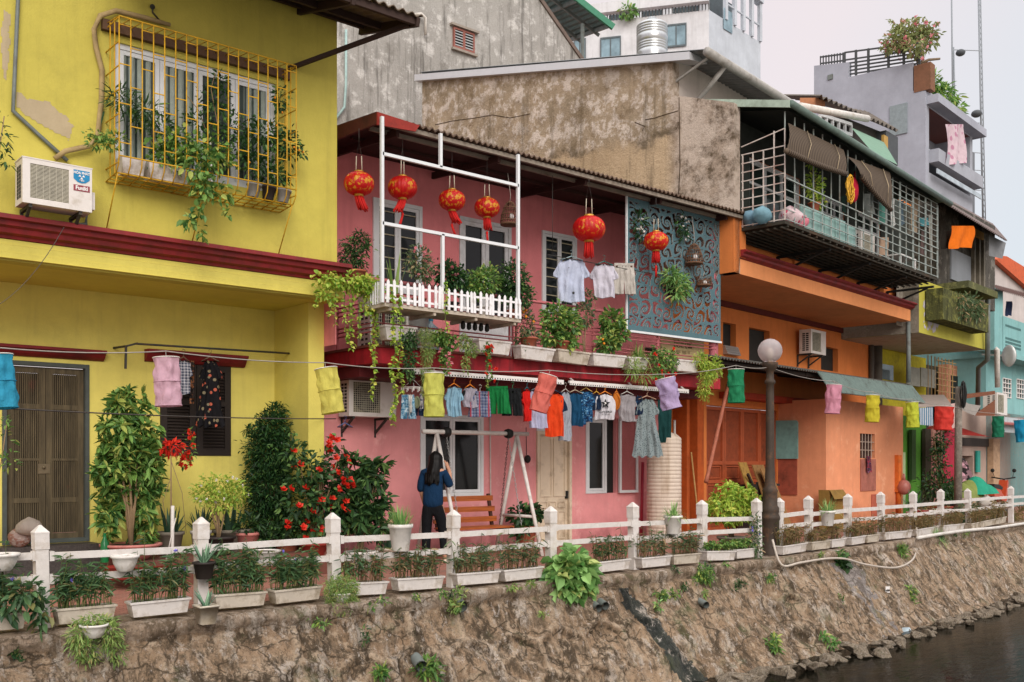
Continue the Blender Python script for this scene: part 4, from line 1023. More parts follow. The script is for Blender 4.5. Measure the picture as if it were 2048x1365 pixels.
# folding door
DO = plain('door_orange', '#a5512f', .6, dirt='#6e3a24', dscale=3, var=.08)
mb = MB(); y = YB+.03; n = 4; wd = (dr[1]-dr[0])/n
for k in range(n):
    a, b = dr[0]+k*wd+.004, dr[0]+(k+1)*wd-.004
    frame_ring(mb, a, b, .04, 2.70, y, y+.05, .07); mb.quad((a, y+.045, .04), (b, y+.045, .04), (b, y+.045, 2.70), (a, y+.045, 2.70), 1)
    for z in (.5, 1.05, 1.45): mb.box(a+.07, b-.07, y+.002, y+.045, z, z+.08)
    for z0, z1 in ((.6, 1.03), (1.15, 1.43)): frame_ring(mb, a+.1, b-.1, z0, z1, y+.02, y+.044, .03)
dd = part(mb, 'door', [DO, plain('door_orange_panel', '#8c4326', .7, dirt='#5d3120')], oh)
mb = MB()
for k in (1, 2):
    for j in range(5): mb.box(dr[0]+k*wd+.12, dr[0]+k*wd+.26, y-.002, y+.004, 1.0+j*.028, 1.012+j*.028)
part(mb, 'vent_slots', M['black'], dd)
mb = MB()
for px, wdt in ((1398, .24), (1373, .1)): x = BX(px, YB-.3); mb.box(x-wdt/2, x+wdt/2, YB-.34, YB-.004, 0, 2.95)
part(mb, 'pilaster', ORP, oh)
mb = MB(); mb.box(BX(1437), BX(1600), YB-.35, YB-.02, 2.88, 3.02); part(mb, 'door_beam', plain('beam_red', '#a63a22', .7, dirt='#5b2b1c'), oh)
# slab and cornice
SY = 1.76; sxe = B.x(1821, SY)
mb = MB(); mb.box(xs0-.02, sxe, SY, YB-.003, 5.0, 5.28); part(mb, 'slab', wallmat('orange_slab', '#e0935f', '#9c5e3a', dirt=.25, streak=.3), oh)
mb = MB(); molding(mb, xs0-.02, sxe+.06, SY, [(.0, 5.44), (.14, 5.435), (.15, 5.40), (.09, 5.37), (.08, 5.33), (.03, 5.30), (.0, 5.282)])
mb.quad((xs0-.02, SY, 5.44), (sxe+.06, SY, 5.44), (sxe+.06, SY+.5, 5.44), (xs0-.02, SY+.5, 5.44)); part(mb, 'cornice', RT, oh)
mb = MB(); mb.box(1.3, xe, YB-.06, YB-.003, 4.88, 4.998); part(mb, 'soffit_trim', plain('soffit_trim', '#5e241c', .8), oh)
# upper wall behind the cage
UY = 2.15; uxe = B.x(1822, UY)
uwin = [(B.x(1497, UY), B.x(1600, UY), 5.9, 7.5), (B.x(1640, UY), B.x(1688, UY), 5.9, 7.4), (B.x(1715, UY), B.x(1760, UY), 5.9, 7.4)]
mb = MB(); wall_open(mb, xs0, uxe, 5.28, 8.15, UY, uwin, 0, .1)
for px in (1590, 1690, 1760, 1812): x = B.x(px, UY); mb.box(x-.12, x+.12, UY-.05, UY-.001, 5.3, 5.84)
part(mb, 'upper_wall', OR, oh)
mb = MB(); wall_open(mb, xs0+.1, uxe, 5.85, 8.1, UY-.02, uwin, 0, .02); part(mb, 'balcony_shade_wall', plain('cage_shade', '#3d423d', .9, dirt='#2b2e2b'), oh)  # dark sheet before the orange wall, colours in the shade inside the cage
for q in uwin: window(oh, *q, UY+.02, leaves=3 if q[1]-q[0] > 1 else 2, fw=.05, glass=glassmat('balcony_glass', '#33403c'), split=7.0)
# weathered side wall
def sidept(px, x): y, t = B.yx(px, x); return y, t
mb = MB(); yf, tf = 1.62, None
yA, tA = sidept(1358, xs0); yBk, tB = sidept(858, xs0)
zA, zB = camz(130, tA), camz(165, tB); yN = B.yx(1480, xs0)[0]
tN = B.yx(1480, xs0)[1]; zN = camz(212, tN)
zA2 = camz(197, tA)
CR = crust('crust_upper', ['#93795a', '#a68a69', '#c2b3a6', '#6d5a42', '#5b4d3b'], 1.0, .9)
CR2 = crust('crust_near', ['#a38f7e', '#b7a594', '#cdbfb2', '#57483a', '#3f372d'], 1.3, 1.0)
zc1, zc2 = camz(262, tB), camz(190, tA)                # horizontal break in the render
LOW = wallmat('side_lower', '#a98b66', '#77603f', pale='#b79d7d', dirt=.5, streak=.5, bump=.4)
t = NT('side_wall'); t.rough(.92, .1)                  # upper courses peeling, lower courses smooth ochre
z_ = t.sepz(); 
lim = t.math('ADD', t.math('MULTIPLY', t.noise(1.3, 6, .65), .9), t.math('MULTIPLY', z_[1], .10))
up = t.ramp(t.math('SUBTRACT', z_[2], lim), 6.75+.5, 7.05+.5)
n1 = t.noise(3.6, 10, .76); n2 = t.noise(2.2, 9, .74, (1, 1, .8))
cu = t.mix(t.ramp(t.noise(.8, 6), .35, .65), lin('#9a8a75'), lin('#ae9b84')); cu = t.mix(t.ramp(n1, .49, .56, 0, .9), cu, lin('#d3c6bb')); cu = t.mix(t.ramp(n2, .53, .66, 0, .8), cu, lin('#77634a'))
cl = t.mix(t.ramp(t.noise(.5, 5), .35, .65), lin('#ae987c'), lin('#bfa88b')); cl = t.mix(t.ramp(t.noise(2.4, 8, .7, (2, 2, .3)), .5, .75, 0, .55), cl, lin('#998060')); cl = t.mix(t.ramp(n1, .6, .68, 0, .5), cl, lin('#d6c6b2'))
cc = t.mix(up, cl, cu); bd_ = t.math('MULTIPLY', t.math('MULTIPLY', t.ramp(up, .02, .3), t.ramp(up, 1.3, .5)), t.ramp(t.noise(1.1, 8, .72), .45, .58)); cc = t.mix(t.math('MULTIPLY', bd_, .85), cc, lin('#5c503f')); cc = t.mix(t.ramp(t.noise(1.3, 9, .74, (2, 2.6, .2)), .53, .66, 0, .6), cc, lin('#5f5443'))
cc = t.mix(t.math('MULTIPLY', t.ramp(z_[1], -.62, -.36, 1, 0), .95), cc, t.mix(t.ramp(t.noise(1.5, 9, .72), .44, .56), lin('#c2b3a6'), t.mix(t.ramp(n1, .42, .56), lin('#5a4d3f'), lin('#ab9a8b'))))
t.color(cc); t.bump(t.math('ADD', t.math('MULTIPLY', n1, 2.), t.noise(24, 6, .78)), .9, .03)
mb = MB()
poly = [(yN, 5.0), (yBk, 5.0), (yBk, zB), (yA, zA), (yA, zA2), (yN, zN)]
mb.prism(poly, 0, xs0-.22, xs0)
sw = part(mb, 'side_wall', t.m, oh)
mb = MB(); mb.prism([(yN-.0, 5.0), (yN+.3, 5.0), (yN+.3, 6.05), (yN-.0, 6.05)], 0, xs0-.225, xs0-.02); mb.box(xs0-.02, xs0+.18, yN-.02, UY, 5.3, 6.05); part(mb, 'corner_strip', OR, oh)
# cracks in the side wall: thin recessed-looking lines of dark broken render
for pts in ([(870, 250), (905, 242), (950, 236), (985, 230), (1020, 236), (1060, 228)], [(1290, 240), (1310, 236), (1335, 228), (1356, 222)], [(1358, 195), (1359, 260), (1360, 330), (1357, 395)], [(1270, 245), (1290, 253), (1284, 262)]):
    q = []
    for px, py in pts:
        for k in range(1): yy, tt = B.yx(px, xs0-.226); q.append((xs0-.224, yy, camz(py, tt)))
    mb = MB(); mb.tube(q, .008, 4); part(mb, 'crack', plain('crack_dark', '#4a3c2c', .95), sw)
mb = MB(); e = .06
mb.hexa([(xs0-.34, yBk+.15, zB-.02), (xs0+.3, yBk+.15, zB-.02), (xs0+.3, yA-.45, zA-.02+.0), (xs0-.34, yA-.45, zA-.12)], [(xs0-.34, yBk+.15, zB+.13), (xs0+.3, yBk+.15, zB+.13), (xs0+.3, yA-.45, zA+.05), (xs0-.34, yA-.45, zA+.03)])
part(mb, 'verge_flashing', plain('flashing', '#c5c6ca', .4, .5, .3, var=.05), oh)
# recessed white top storey and its roof
mb = MB(); mb.quad((xs0-.2, yA+.002, zA2-.8), (16, yA+.002, zA2-.8), (16, yA+.002, zA+.1), (xs0-.2, yA+.002, zA+.1))
part(mb, 'top_wall', wallmat('top_white', '#c6bcb4', '#8b8177', dirt=.3, streak=.4), oh)
rx1 = B.x(1640, yA-.5)
mb = MB(); corrugated(mb, (xs0-.3, yA-.75, zA+.0), (rx1, yA-.75, zA-.15), (xs0-.3, yBk, zB+.16), (rx1, yBk, zB+.05), .15, .02)
tr = part(mb, 'top_roof', plain('tin_grey', '#77797a', .5, .4, .3, dirt='#4c4a46', dscale=2), oh)
mb = MB(); mb.tube([(xs0-.3, yA-.8, zA-.05), (rx1, yA-.8, zA-.2)], .085, 8); x = xs0+.42; mb.tube([(x, yA-.78, zA-.1), (x-.02, yA-.4, zA-.45), (x-.05, yA-.1, zA-.7), (x-.05, yA-.1, zA-1.3)], .05, 8); mb.bar((xs0-.1, yA-.7, zA-.1), (xs0-.1, yA, zA-.35), .04)
part(mb, 'gutter', plain('gutter_grey', '#9d9a95', .5, dirt='#5f574c'), tr)
# balcony cage
CYF = .85; cz0, cz1 = 5.85, 7.55; cx0, cx1 = xs0+.02, B.x(1874, CYF)
mb = MB(); mb.box(cx0, cx1, CYF, UY-.01, cz0-.06, cz0)
for k in range(26):
    x = cx0+(cx1-cx0)*(k+.5)/26; mb.box(x-.02, x+.02, CYF+.01, UY-.02, cz0-.10, cz0-.061)
for k in range(9): yy = CYF+.07+k*.14; mb.box(cx0, cx1, yy-.015, yy+.015, cz0-.13, cz0-.101)
part(mb, 'cage_floor', plain('cage_floor', '#37332b', .85, dirt='#4f3b2a'), oh)
for px in (1598, 1680, 1755, 1812):
    x = B.x(px, SY-.1); mb = MB(); mb.bar((x, CYF+.15, cz0-.16), (x, UY-.02, cz0-.16), .05); mb.bar((x, CYF+.3, cz0-.18), (x, UY-.03, cz0-.5), .04); mb.bar((x, UY-.03, cz0-.15), (x, UY-.03, cz0-.62), .06)
    part(mb, 'cage_bracket', M['black'], oh)
CW = plain('cage_white', '#959f9b', .5, dirt='#6f5a48', dscale=7, dlo=.5)
CRW = plain('cage_rusty', '#c2b9b2', .6, dirt='#8a4f38', dscale=6, dlo=.45)
mb = MB()                                       # left end grid
for yy in np.linspace(CYF, UY-.45, 5): mb.bar((cx0, yy, cz0), (cx0, yy, cz1-.35+(.3 if yy < 1.2 else 0)), .02)
for z in np.arange(cz0+.02, cz1-.3, .165): mb.bar((cx0, CYF, z), (cx0, UY-.42, z+.01), .018)
mb.bar((cx0, CYF, cz1-.05), (cx0, UY-.42, cz1-.2), .018)
part(mb, 'cage_end', CRW, oh)
def zr(x): return 7.90-(x-cx0)*.030              # roof edge falls slightly along the row
mb = MB(); n = 20
for k in range(n+1):
    x = cx0+(cx1-cx0)*k/n
    for dx in ((0, .05) if k > 9 and k % 2 == 0 else (0,)): mb.bar((x+dx, CYF, cz0), (x+dx, CYF, zr(x)-.1), .018)
part(mb, 'cage_uprights', CW, oh)
mb = MB()
for z in (cz0+.02, cz0+.2, cz0+.38, cz0+.55): mb.bar((cx0, CYF-.012, z), (cx1, CYF-.012, z), .015)
xm = cx0+(cx1-cx0)*.47
for z in np.arange(cz0+.7, cz1+.1, .13): mb.bar((xm, CYF-.012, z), (cx1, CYF-.012, z), .0105)
part(mb, 'cage_crossbars', CW, oh)
mb = MB(); rz = cz0+.7; mb.bar((cx0, CYF-.03, rz+.05), (cx1, CYF-.03, rz-.02), .02); part(mb, 'cage_handrail', CW, oh)
# roof of the caged balcony
rxe = B.x(1895, .75)
mb = MB(); corrugated(mb, (cx0-.08, .72, zr(cx0)+.03), (rxe, .72, zr(rxe)+.03), (cx0-.08, UY+.6, 8.45), (rxe, UY+.6, 8.2), .12, .02)
cr = part(mb, 'balcony_roof', plain('tin_green_grey', '#616d66', .6, dirt='#3f413b', dscale=2.5), oh)
mb = MB(); mb.hexa([(cx0-.12, .70, zr(cx0)-.09), (cx0-.08, .70, zr(cx0)-.09), (cx0-.08, UY+.6, 8.33), (cx0-.12, UY+.6, 8.33)], [(cx0-.12, .70, zr(cx0)+.04), (cx0-.08, .70, zr(cx0)+.04), (cx0-.08, UY+.6, 8.47), (cx0-.12, UY+.6, 8.47)])
part(mb, 'verge_board', plain('verge_green', '#9fb0a2', .6, dirt='#74806f'), cr)
mb = MB(); mb.tube([(cx0-.1, .68, zr(cx0)-.02), (rxe, .68, zr(rxe)-.02)], .065, 8); part(mb, 'gutter', plain('gutter_green', '#5c6d66', .6, dirt='#3f453f'), cr)
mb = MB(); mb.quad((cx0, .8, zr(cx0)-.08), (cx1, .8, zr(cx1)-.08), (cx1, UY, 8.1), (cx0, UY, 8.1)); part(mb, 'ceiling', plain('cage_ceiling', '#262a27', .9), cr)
# lean-to along the ground floor
LY_, LZ = 1.9, 3.43; lx0, lx1 = B.x(1438, LY_), B.x(1822, LY_)
TIN = plain('tin_old', '#5d5c57', .6, dirt='#3a332b', dscale=3)
mb = MB(); corrugated(mb, (lx0, LY_, LZ), (lx1, LY_, LZ+.02), (lx0, YB, LZ+.3), (lx1, YB, LZ+.3), .11, .02, 2, 0, .02)
lt = part(mb, 'lean_to_roof', TIN, oh)
mb = MB(); mb.quad((lx0, LY_+.1, LZ-.04), (lx1, LY_+.1, LZ-.03), (lx1, YB, LZ+.2), (lx0, YB, LZ+.2)); mb.bar((lx0, LY_+.15, LZ-.07), (lx1, LY_+.15, LZ-.06), .05, .08)
for x in np.linspace(lx0+.2, lx1-.2, 6): mb.bar((x, LY_+.1, LZ-.08), (x, YB, LZ+.14), .05, .09)
part(mb, 'lean_to_frame', plain('lean_dark', '#2a211c', .9), lt)
AY = 2.42; ax0, ax1 = B.x(1652, AY), B.x(1806, AY)
hx = B.x(1636, LY_-.03)
mb = MB(); corrugated(mb, (hx, LY_-.33, LZ-.44), (lx1+.05, LY_-.33, LZ-.44), (hx, LY_-.02, LZ-.0), (lx1+.0, LY_-.02, LZ+.0), .085, .018, 2, 0, .015)
part(mb, 'awning_skirt', plain('tin_bluegrey', '#647570', .6, .3, .1, dirt='#433f37', dscale=2.2, streak=True), lt)
# annex
az = 2.95
bw_ = (B.x(1720, AY), B.x(1750, AY), B.z(1735, 917, AY), B.z(1735, 868, AY))
mb = MB(); wall_open(mb, ax0, ax1, 0, az, AY, [bw_], 0, .12); mb.quad((ax1, AY, 0), (ax1, YB, 0), (ax1, YB, az), (ax1, AY, az)); mb.quad((ax0, AY, az), (ax1, AY, az), (ax1, YB, az), (ax0, YB, az))
an = part(mb, 'annex_wall', ORA, oh)
mb = MB(); mb.quad((ax0, AY, 0), (ax0, YB, 0), (ax0, YB, az), (ax0, AY, az)); part(mb, 'annex_side', ORA, oh)
mb = MB(); mb.quad((bw_[0], AY+.11, bw_[2]), (bw_[1], AY+.11, bw_[2]), (bw_[1], AY+.11, bw_[3]), (bw_[0], AY+.11, bw_[3]), 1)
for k in range(1, 5): x = bw_[0]+(bw_[1]-bw_[0])*k/5; mb.bar((x, AY+.02, bw_[2]), (x, AY+.02, bw_[3]), .016)
for k in (1, 2): z = bw_[2]+(bw_[3]-bw_[2])*k/3; mb.bar((bw_[0], AY+.03, z), (bw_[1], AY+.03, z), .016)
part(mb, 'barred_window', [plain('bars_pale', '#b9a596', .6), plain('void_brown', '#3b2720', .9)], oh)
mb = MB(); mb.box(bw_[0], bw_[1], AY-.025, AY-.003, B.z(1735, 982, AY), bw_[2]-.02); part(mb, 'hatch', plain('hatch_pink', '#a9695a', .7, dirt='#7a4a3d'), oh)
mb = MB(); frame_ring(mb, B.x(1742, AY), B.x(1766, AY), .1, .72, AY-.02, AY-.002, .03); mb.box(B.x(1742, AY)+.03, B.x(1766, AY)-.03, AY-.012, AY-.003, .13, .69); part(mb, 'low_hatch', plain('hatch_low', '#b3604a', .7), oh)
mb = MB(); x = B.x(1800, AY-.1); mb.tube([(x, AY-.06, .2), (x, AY-.06, 1.65)], .07, 8); mb.box(x-.1, x+.12, AY-.1, AY-.002, .75, 1.7); part(mb, 'buttress', plain('butt_orange', '#cf6a2b', .8, dirt='#8e5433'), oh)
ya, yb_ = B.yx(1570, ax0-.02)[0], B.yx(1594, ax0-.02)[0]
mb = MB(); mb.prism([(min(ya, yb_), .75), (max(ya, yb_)+.25, .75), (max(ya, yb_)+.25, 1.9), (min(ya, yb_), 1.9)], 0, ax0-.03, ax0-.004); part(mb, 'side_hatch', plain('hatch_brown', '#9b4f3c', .7, dirt='#5d3327'), oh)
# drain pipes right of the orange wall
mb = MB(); mb.tube([(BX(1748), YB-.1, 2.9), (BX(1748), YB-.1, 5.0)], .13, 8); mb.tube([(BX(1738), YB-.06, 2.9), (BX(1738), YB-.06, 5.0)], .07, 8); part(mb, 'drain_pipe', plain('drain_dark', '#4f4a42', .7, dirt='#34302a'), oh)
mb = MB(); p = B.p(1817, 640, SY+.1); mb.tube([(p.x, p.y, 5.0), (p.x, p.y, 3.5)], .055, 8); part(mb, 'steel_post', M['pipe'], oh)
# AC on the orange wall
xa = B.x(1622, YB-.42); ac_unit(B, 'air_conditioner', 'white unit mounted high on the orange wall under the slab', xa, YB-.42, BZ(1622, 706, YB-.42), .8, .56, .3, 'mesh')
# -------- things in the caged balcony
CB = lambda px, py, y: B.p(px, py, y)
root, body = ac_unit(B, 'air_conditioner', 'white unit standing inside the barred balcony cage', B.x(1722, 1.15), 1.15, cz0+.02, .72, .54, .28, 'mesh', brk=False)
BL = NT('bamboo_blind'); BL.rough(.8, .2); x_, y_, z__ = BL.sepz(); fx = BL.math('FRACT', BL.math('MULTIPLY', x_, 14), 0)
BL.color(BL.mix(BL.ramp(fx, .35, .6), lin('#332a24'), lin('#635648'))); BL.bump(fx, .5, .01)
def blind(pts_top, pts_bot, label):
    a, b = pts_top; c, d = pts_bot
    root = FT(B, 'roll_blind', label, 'blind', a.x, a.y, a.z, 'brown blinds hung outside the cage')
    mb = MB(); mb.grid(lambda u, v: a.lerp(b, u).lerp(c.lerp(d, u), v)+Vector((0, -.05*math.sin(v*3.1)*(1-.3*u), -.03*math.sin(u*3.1)*v)), 30, 8); part(mb, 'slats', BL.m, root)
    mb = MB(); mb.tube([c+Vector((0, -.0, -.03*math.sin(i/8*3.1)))+(d-c)*(i/8) for i in range(9)], .05, 8); part(mb, 'roll', BL.m, root)
    mb = MB()
    for u in (.3, .8): mb.tube([a.lerp(b, u)+Vector((0, -.03, 0)), a.lerp(b, u).lerp(c.lerp(d, u), .5)+Vector((.05, -.09, 0)), c.lerp(d, u)+Vector((0, -.05, 0))], .008, 5)
    part(mb, 'cord', plain('cord_tan', '#a8977c', .8), root)
blind((CB(1576, 246, .78), CB(1687, 300, .78)), (CB(1572, 302, .62), CB(1692, 348, .62)), 'brown bamboo blind hanging straight at the near end of the caged balcony')
blind((CB(1692, 312, .76), CB(1780, 345, .76)), (CB(1722, 352, .62), CB(1782, 420, .62)), 'brown bamboo blind hanging slanted beside the yellow hose coil')
# coil of hose
c = CB(1700, 378, .72); mb = MB()
for k in range(7):
    r1, r2 = .11+random.uniform(-.02, .03), .24+random.uniform(-.04, .05); ph_ = random.uniform(-.3, .3)
    mb.tube([(c.x+r1*math.cos(a)+.02*k-.06, c.y+random.uniform(-.03, .03), c.z+r2*math.sin(a)+ph_*.1*math.cos(a)) for a in np.linspace(0, 6.28, 17)], .011, 5)
solo(mb, B, 'hose_coil', plain('hose_yellow', '#d3a02c', .5), 'coil of yellow hose hanging on the balcony cage bars', 'hose', c.x, c.y, c.z)
c = CB(1708, 380, .80); mb = MB(); mb.ball(c, .15, 12, 8, sz=1.7, sy=.5); mb.tube([c+Vector((-.04, 0, .2)), c+Vector((0, -.02, .36)), c+Vector((.05, 0, .2))], .012, 5)
solo(mb, B, 'shopping_bag', clothmat('bag_red', '#b3253c'), 'red cloth bag hanging behind the yellow hose coil', 'bag', c.x, c.y, c.z)
def sack(px, py, y, r, mat, label, name='bag', sz=.9, cat='bag', fr=B, z=None, sx=1.2):
    c = fr.p(px, py, y)
    if z is not None: c.z = z
    bm = bmesh.new(); bmesh.ops.create_icosphere(bm, subdivisions=3, radius=r)
    for v in bm.verts:
        v.co *= 1+.22*mnoise.noise(v.co*6+Vector((px, py, 0)))+.1*mnoise.noise(v.co*15)
        v.co.z *= sz; v.co.x *= sx
        if v.co.z > r*sz*.55: k = max(.25, 1-(v.co.z-r*sz*.55)/(r*.6)); v.co.x *= k; v.co.y *= k; v.co.z += r*.12
    mb = MB(); mb.add([tuple(v.co+Vector((c.x, c.y, c.z+r*sz*.85))) for v in bm.verts], [tuple(q.index for q in f.verts) for f in bm.faces], 0, True); bm.free()
    return solo(mb, fr, name, mat, label, cat, c.x, c.y, c.z)
sack(1580, 436, 1.0, .2, clothmat('bag_pinkwhite', '#d9c2c6', 'spots', '#c4566c', sx=9), 'white and pink bundle pushed against the cage corner', 'cloth_bundle', z=cz0+.01, cat='bundle')
sack(1597, 436, 1.0, .17, clothmat('bag_pink', '#d98292'), 'pink bundle beside the white one in the cage', 'cloth_bundle', z=cz0+.01, cat='bundle')
sack(1507, 440, 1.55, .19, clothmat('bag_blue', '#86aabd', trans=.4), 'pale blue plastic bag behind the rusty end grid', 'plastic_bag', z=cz0+.01)
sack(1526, 440, 1.25, .17, clothmat('bag_teal', '#8fb8c6', trans=.4), 'teal blue plastic bag nearer the cage corner', 'plastic_bag', z=cz0+.01)
mb = MB(); gx0, gx1 = B.x(1602, .9), B.x(1712, .9)
for k in range(5):
    mb = MB(); a = gx0+(gx1-gx0)*k/5; mb.box(a+.01, a+(gx1-gx0)/5-.02, .90, .94, cz0+.02, cz0+.44+.03*math.sin(k*3))
    solo(mb, B, 'glass_sheet', glassmat('green_glass', '#7d9f98', .25), 'greenish glass sheet standing in the row inside the cage bars', 'glass sheet', a, .9, cz0, 'greenish glass sheets in the cage')
# laundry and junk further along inside the cage
def hang(px0, px1, py0, py1, y, mat, label, name='hanging_cloth', cat='clothing', fr=B, wave=.03, rot=0):
    a, b = fr.p(px0, py0, y), fr.p(px1, py0, y); z1 = fr.p(px0, py1, y).z
    mb = MB(); ph_ = random.uniform(0, 6)
    mb.grid(lambda u, v: (a.x+(b.x-a.x)*(u+.04*math.sin(v*5+ph_)), y+wave*math.sin(u*11+ph_+v*2)*v**.5, a.z+(b.z-a.z)*u+(z1-a.z)*v-.02*math.sin(u*9+ph_)*v), 14, 10)
    return solo(mb, fr, name, mat, label, cat, a.x, y, z1)
hang(1757, 1775, 405, 448, 1.0, clothmat('c_teal', '#4f7f74'), 'teal towel hung inside the cage right of the slanted blind', 'towel', 'towel')
hang(1780, 1790, 398, 452, 1.05, clothmat('c_white', '#d2d3d0'), 'narrow white cloth hung inside the cage')
hang(1727, 1748, 388, 430, 1.4, clothmat('c_grey', '#8f9490'), 'grey shirt hung inside the cage above the white unit')
hang(1823, 1836, 395, 465, 1.1, clothmat('c_tan', '#a08d78'), 'tan cloth strip hung inside the far part of the cage')
hang(1838, 1858, 436, 452, 1.0, clothmat('c_aqua', '#4d8a92'), 'folded aqua cloth over a bar in the far cage')
hang(1760, 1777, 475, 512, 1.0, clothmat('c_card', '#b79a83'), 'brown cardboard sheet standing right of the caged white unit', 'cardboard_sheet', 'cardboard', wave=.003)
for q_ in ((1797, 1808, 402, 450, 1.2, '#5d6f7c', 'slate blue cloth hung between the white stool and the teal towel'), (1811, 1820, 410, 470, 1.35, '#b9b3a5', 'pale beige cloth hung deep inside the far cage'), (1843, 1852, 462, 512, 1.15, '#6d5a58', 'brown cloth hung at the far end of the cage below the aqua one'), (1683, 1692, 392, 425, 1.3, '#3e5a52', 'dark green cloth hung behind the near end of the yellow hose'), (1766, 1772, 398, 430, 1.5, '#7a8f52', 'olive cloth hung behind the teal towel'), (1858, 1866, 430, 520, 1.0, '#9a958c', 'long grey sheet closing the far corner of the cage')):
    hang(*q_[:5], clothmat('c_'+q_[5].strip('#'), q_[5]), q_[6])
mb = MB(); a = B.x(1790, 1.1); b = B.x(1822, 1.1); mb.box(a, b, .98, 1.3, cz0+.28, cz0+.31)
for x in (a+.04, b-.04):
    for yy in (1.0, 1.27): mb.bar((x, yy, cz0), (x, yy, cz0+.28), .04)
solo(mb, B, 'plastic_stool', M['white'], 'low white plastic stool inside the far end of the cage', 'stool', a, 1.1, cz0)
# ------------------------------------------------------------------ buildings behind
def poly(mb, fr, pts, y, m=0): mb.add([tuple(fr.p(px, py, y)) for px, py in pts], [tuple(range(len(pts)))], m)
def rect(mb, fr, px0, px1, py0, py1, y, d=.1, m=0):
    """box whose front face covers this patch of the plane local y"""
    x0, x1 = fr.x(px0, y), fr.x(px1, y); pm = (px0+px1)/2; z1, z0 = fr.z(pm, py0, y), fr.z(pm, py1, y)
    mb.box(min(x0, x1), max(x0, x1), y, y+d, z0, z1, m); return x0, x1, z0, z1
# grey rendered gable house
GN = 22; gb = FT(A, 'gable_building', 'tall grey streaked concrete gable building rising behind the pink roof', 'building', 14, GN)
gp = [(560, 480), (1171, 480), (1171, 126), (1082, 0), (1010, -110), (560, -420)]
P = [A.p(px, py, GN) for px, py in gp]
gw0 = (A.x(905, GN), A.x(947, GN), A.z(926, 102, GN), A.z(926, 62, GN))
mb = MB(); mb.prism([(p.x, p.z) for p in P], 1, GN, GN+14)
part(mb, 'wall', crust('gable_render', ['#97948f', '#b0ada8', '#d2cfcb', '#6d6963', '#403d39'], .7, .6), gb)
mb = MB(); e1, e2 = A.p(1174, 126, GN-.1), A.p(1010, -112, GN-.1); mb.bar((e1.x, GN, e1.z), (e2.x, GN, e2.z), .12, .10, up=(0, 1, 0)); part(mb, 'gable_coping', plain('coping', '#6d5f57', .9, dirt='#4a423c'), gb)
a, b, c, d = gw0; mb = MB(); frame_ring(mb, a, b, c, d, GN-.06, GN-.002, .05); mb.box((a+b)/2-.04, (a+b)/2+.04, GN-.055, GN-.003, c+.05, d-.05); mb.quad((a, GN-.012, c), (b, GN-.012, c), (b, GN-.012, d), (a, GN-.012, d), 1)
f = part(mb, 'window', [plain('frame_pinkred', '#8f5a50', .7, dirt='#5d4038'), M['black']], gb); mb = MB()
for k in range(6):
    z = c+.07+k*(d-c-.1)/6; mb.box(a+.05, b-.05, GN-.05, GN-.03, z, z+.03)
part(mb, 'louvres', M['alu'], f)
mb = MB(); mb.box(a-.1, b+.12, GN-.12, GN-.003, d+.02, d+.08); part(mb, 'window_hood', plain('sill_grey', '#948a80', .9), gb)
mb = MB(); mb.box(a-.05, b+.08, GN-.1, GN-.003, c-.08, c-.02); part(mb, 'sill', plain('sill_grey', '#948a80', .9), gb)
mb = MB(); mb.tube([A.p(827, 30, GN-.1), A.p(843, 28, GN-.15), A.p(851, 36, GN-.15), A.p(851, 70, GN-.1)], .04, 6); part(mb, 'overflow_pipe', M['pvc'], gb)
mb = MB(); mb.tube([A.p(692, 60, GN-.1), A.p(692, 170, GN-.1), A.p(689, 215, GN-.1), A.p(672, 236, GN-.1)], .035, 6); part(mb, 'water_pipe', plain('pipe_aqua', '#9bb5b2', .6), gb)
# tin canopy over that house's terrace
root = FT(A, 'roof_canopy', 'green edged tin canopy on posts sticking out above the grey gable', 'canopy', A.x(1160, 24), 24)
q1, q2, q3 = A.p(1040, -95, 24.5), A.p(1227, 52, 23.2), A.p(1138, 84, 26.5); q4 = q1+(q3-q2)
mb = MB(); corrugated(mb, q1, q2, q4, q3, .2, .03); part(mb, 'sheet', plain('canopy_tin', '#5d7270', .6, dirt='#44524f'), root)
mb = MB(); mb.bar(q1+Vector((0, 0, -.05)), q2+Vector((0, 0, -.05)), .1, .2); part(mb, 'edge_board', plain('edge_green', '#3d7c62', .6), root)
mb = MB()
for u in (.25, .6, .95): mb.bar(q1.lerp(q2, u)+Vector((0, 0, -.12)), q4.lerp(q3, u)+Vector((0, 0, -.12)), .08, .12)
for u in (.3, .7): mb.bar(q1.lerp(q4, u)+Vector((0, 0, -.16)), q2.lerp(q3, u)+Vector((0, 0, -.16)), .06, .1)
p = A.p(1165, 48, 24); mb.bar((p.x, p.y, p.z), (p.x, p.y, p.z-2.6), .09); part(mb, 'posts_and_rafters', M['pipe'], root)
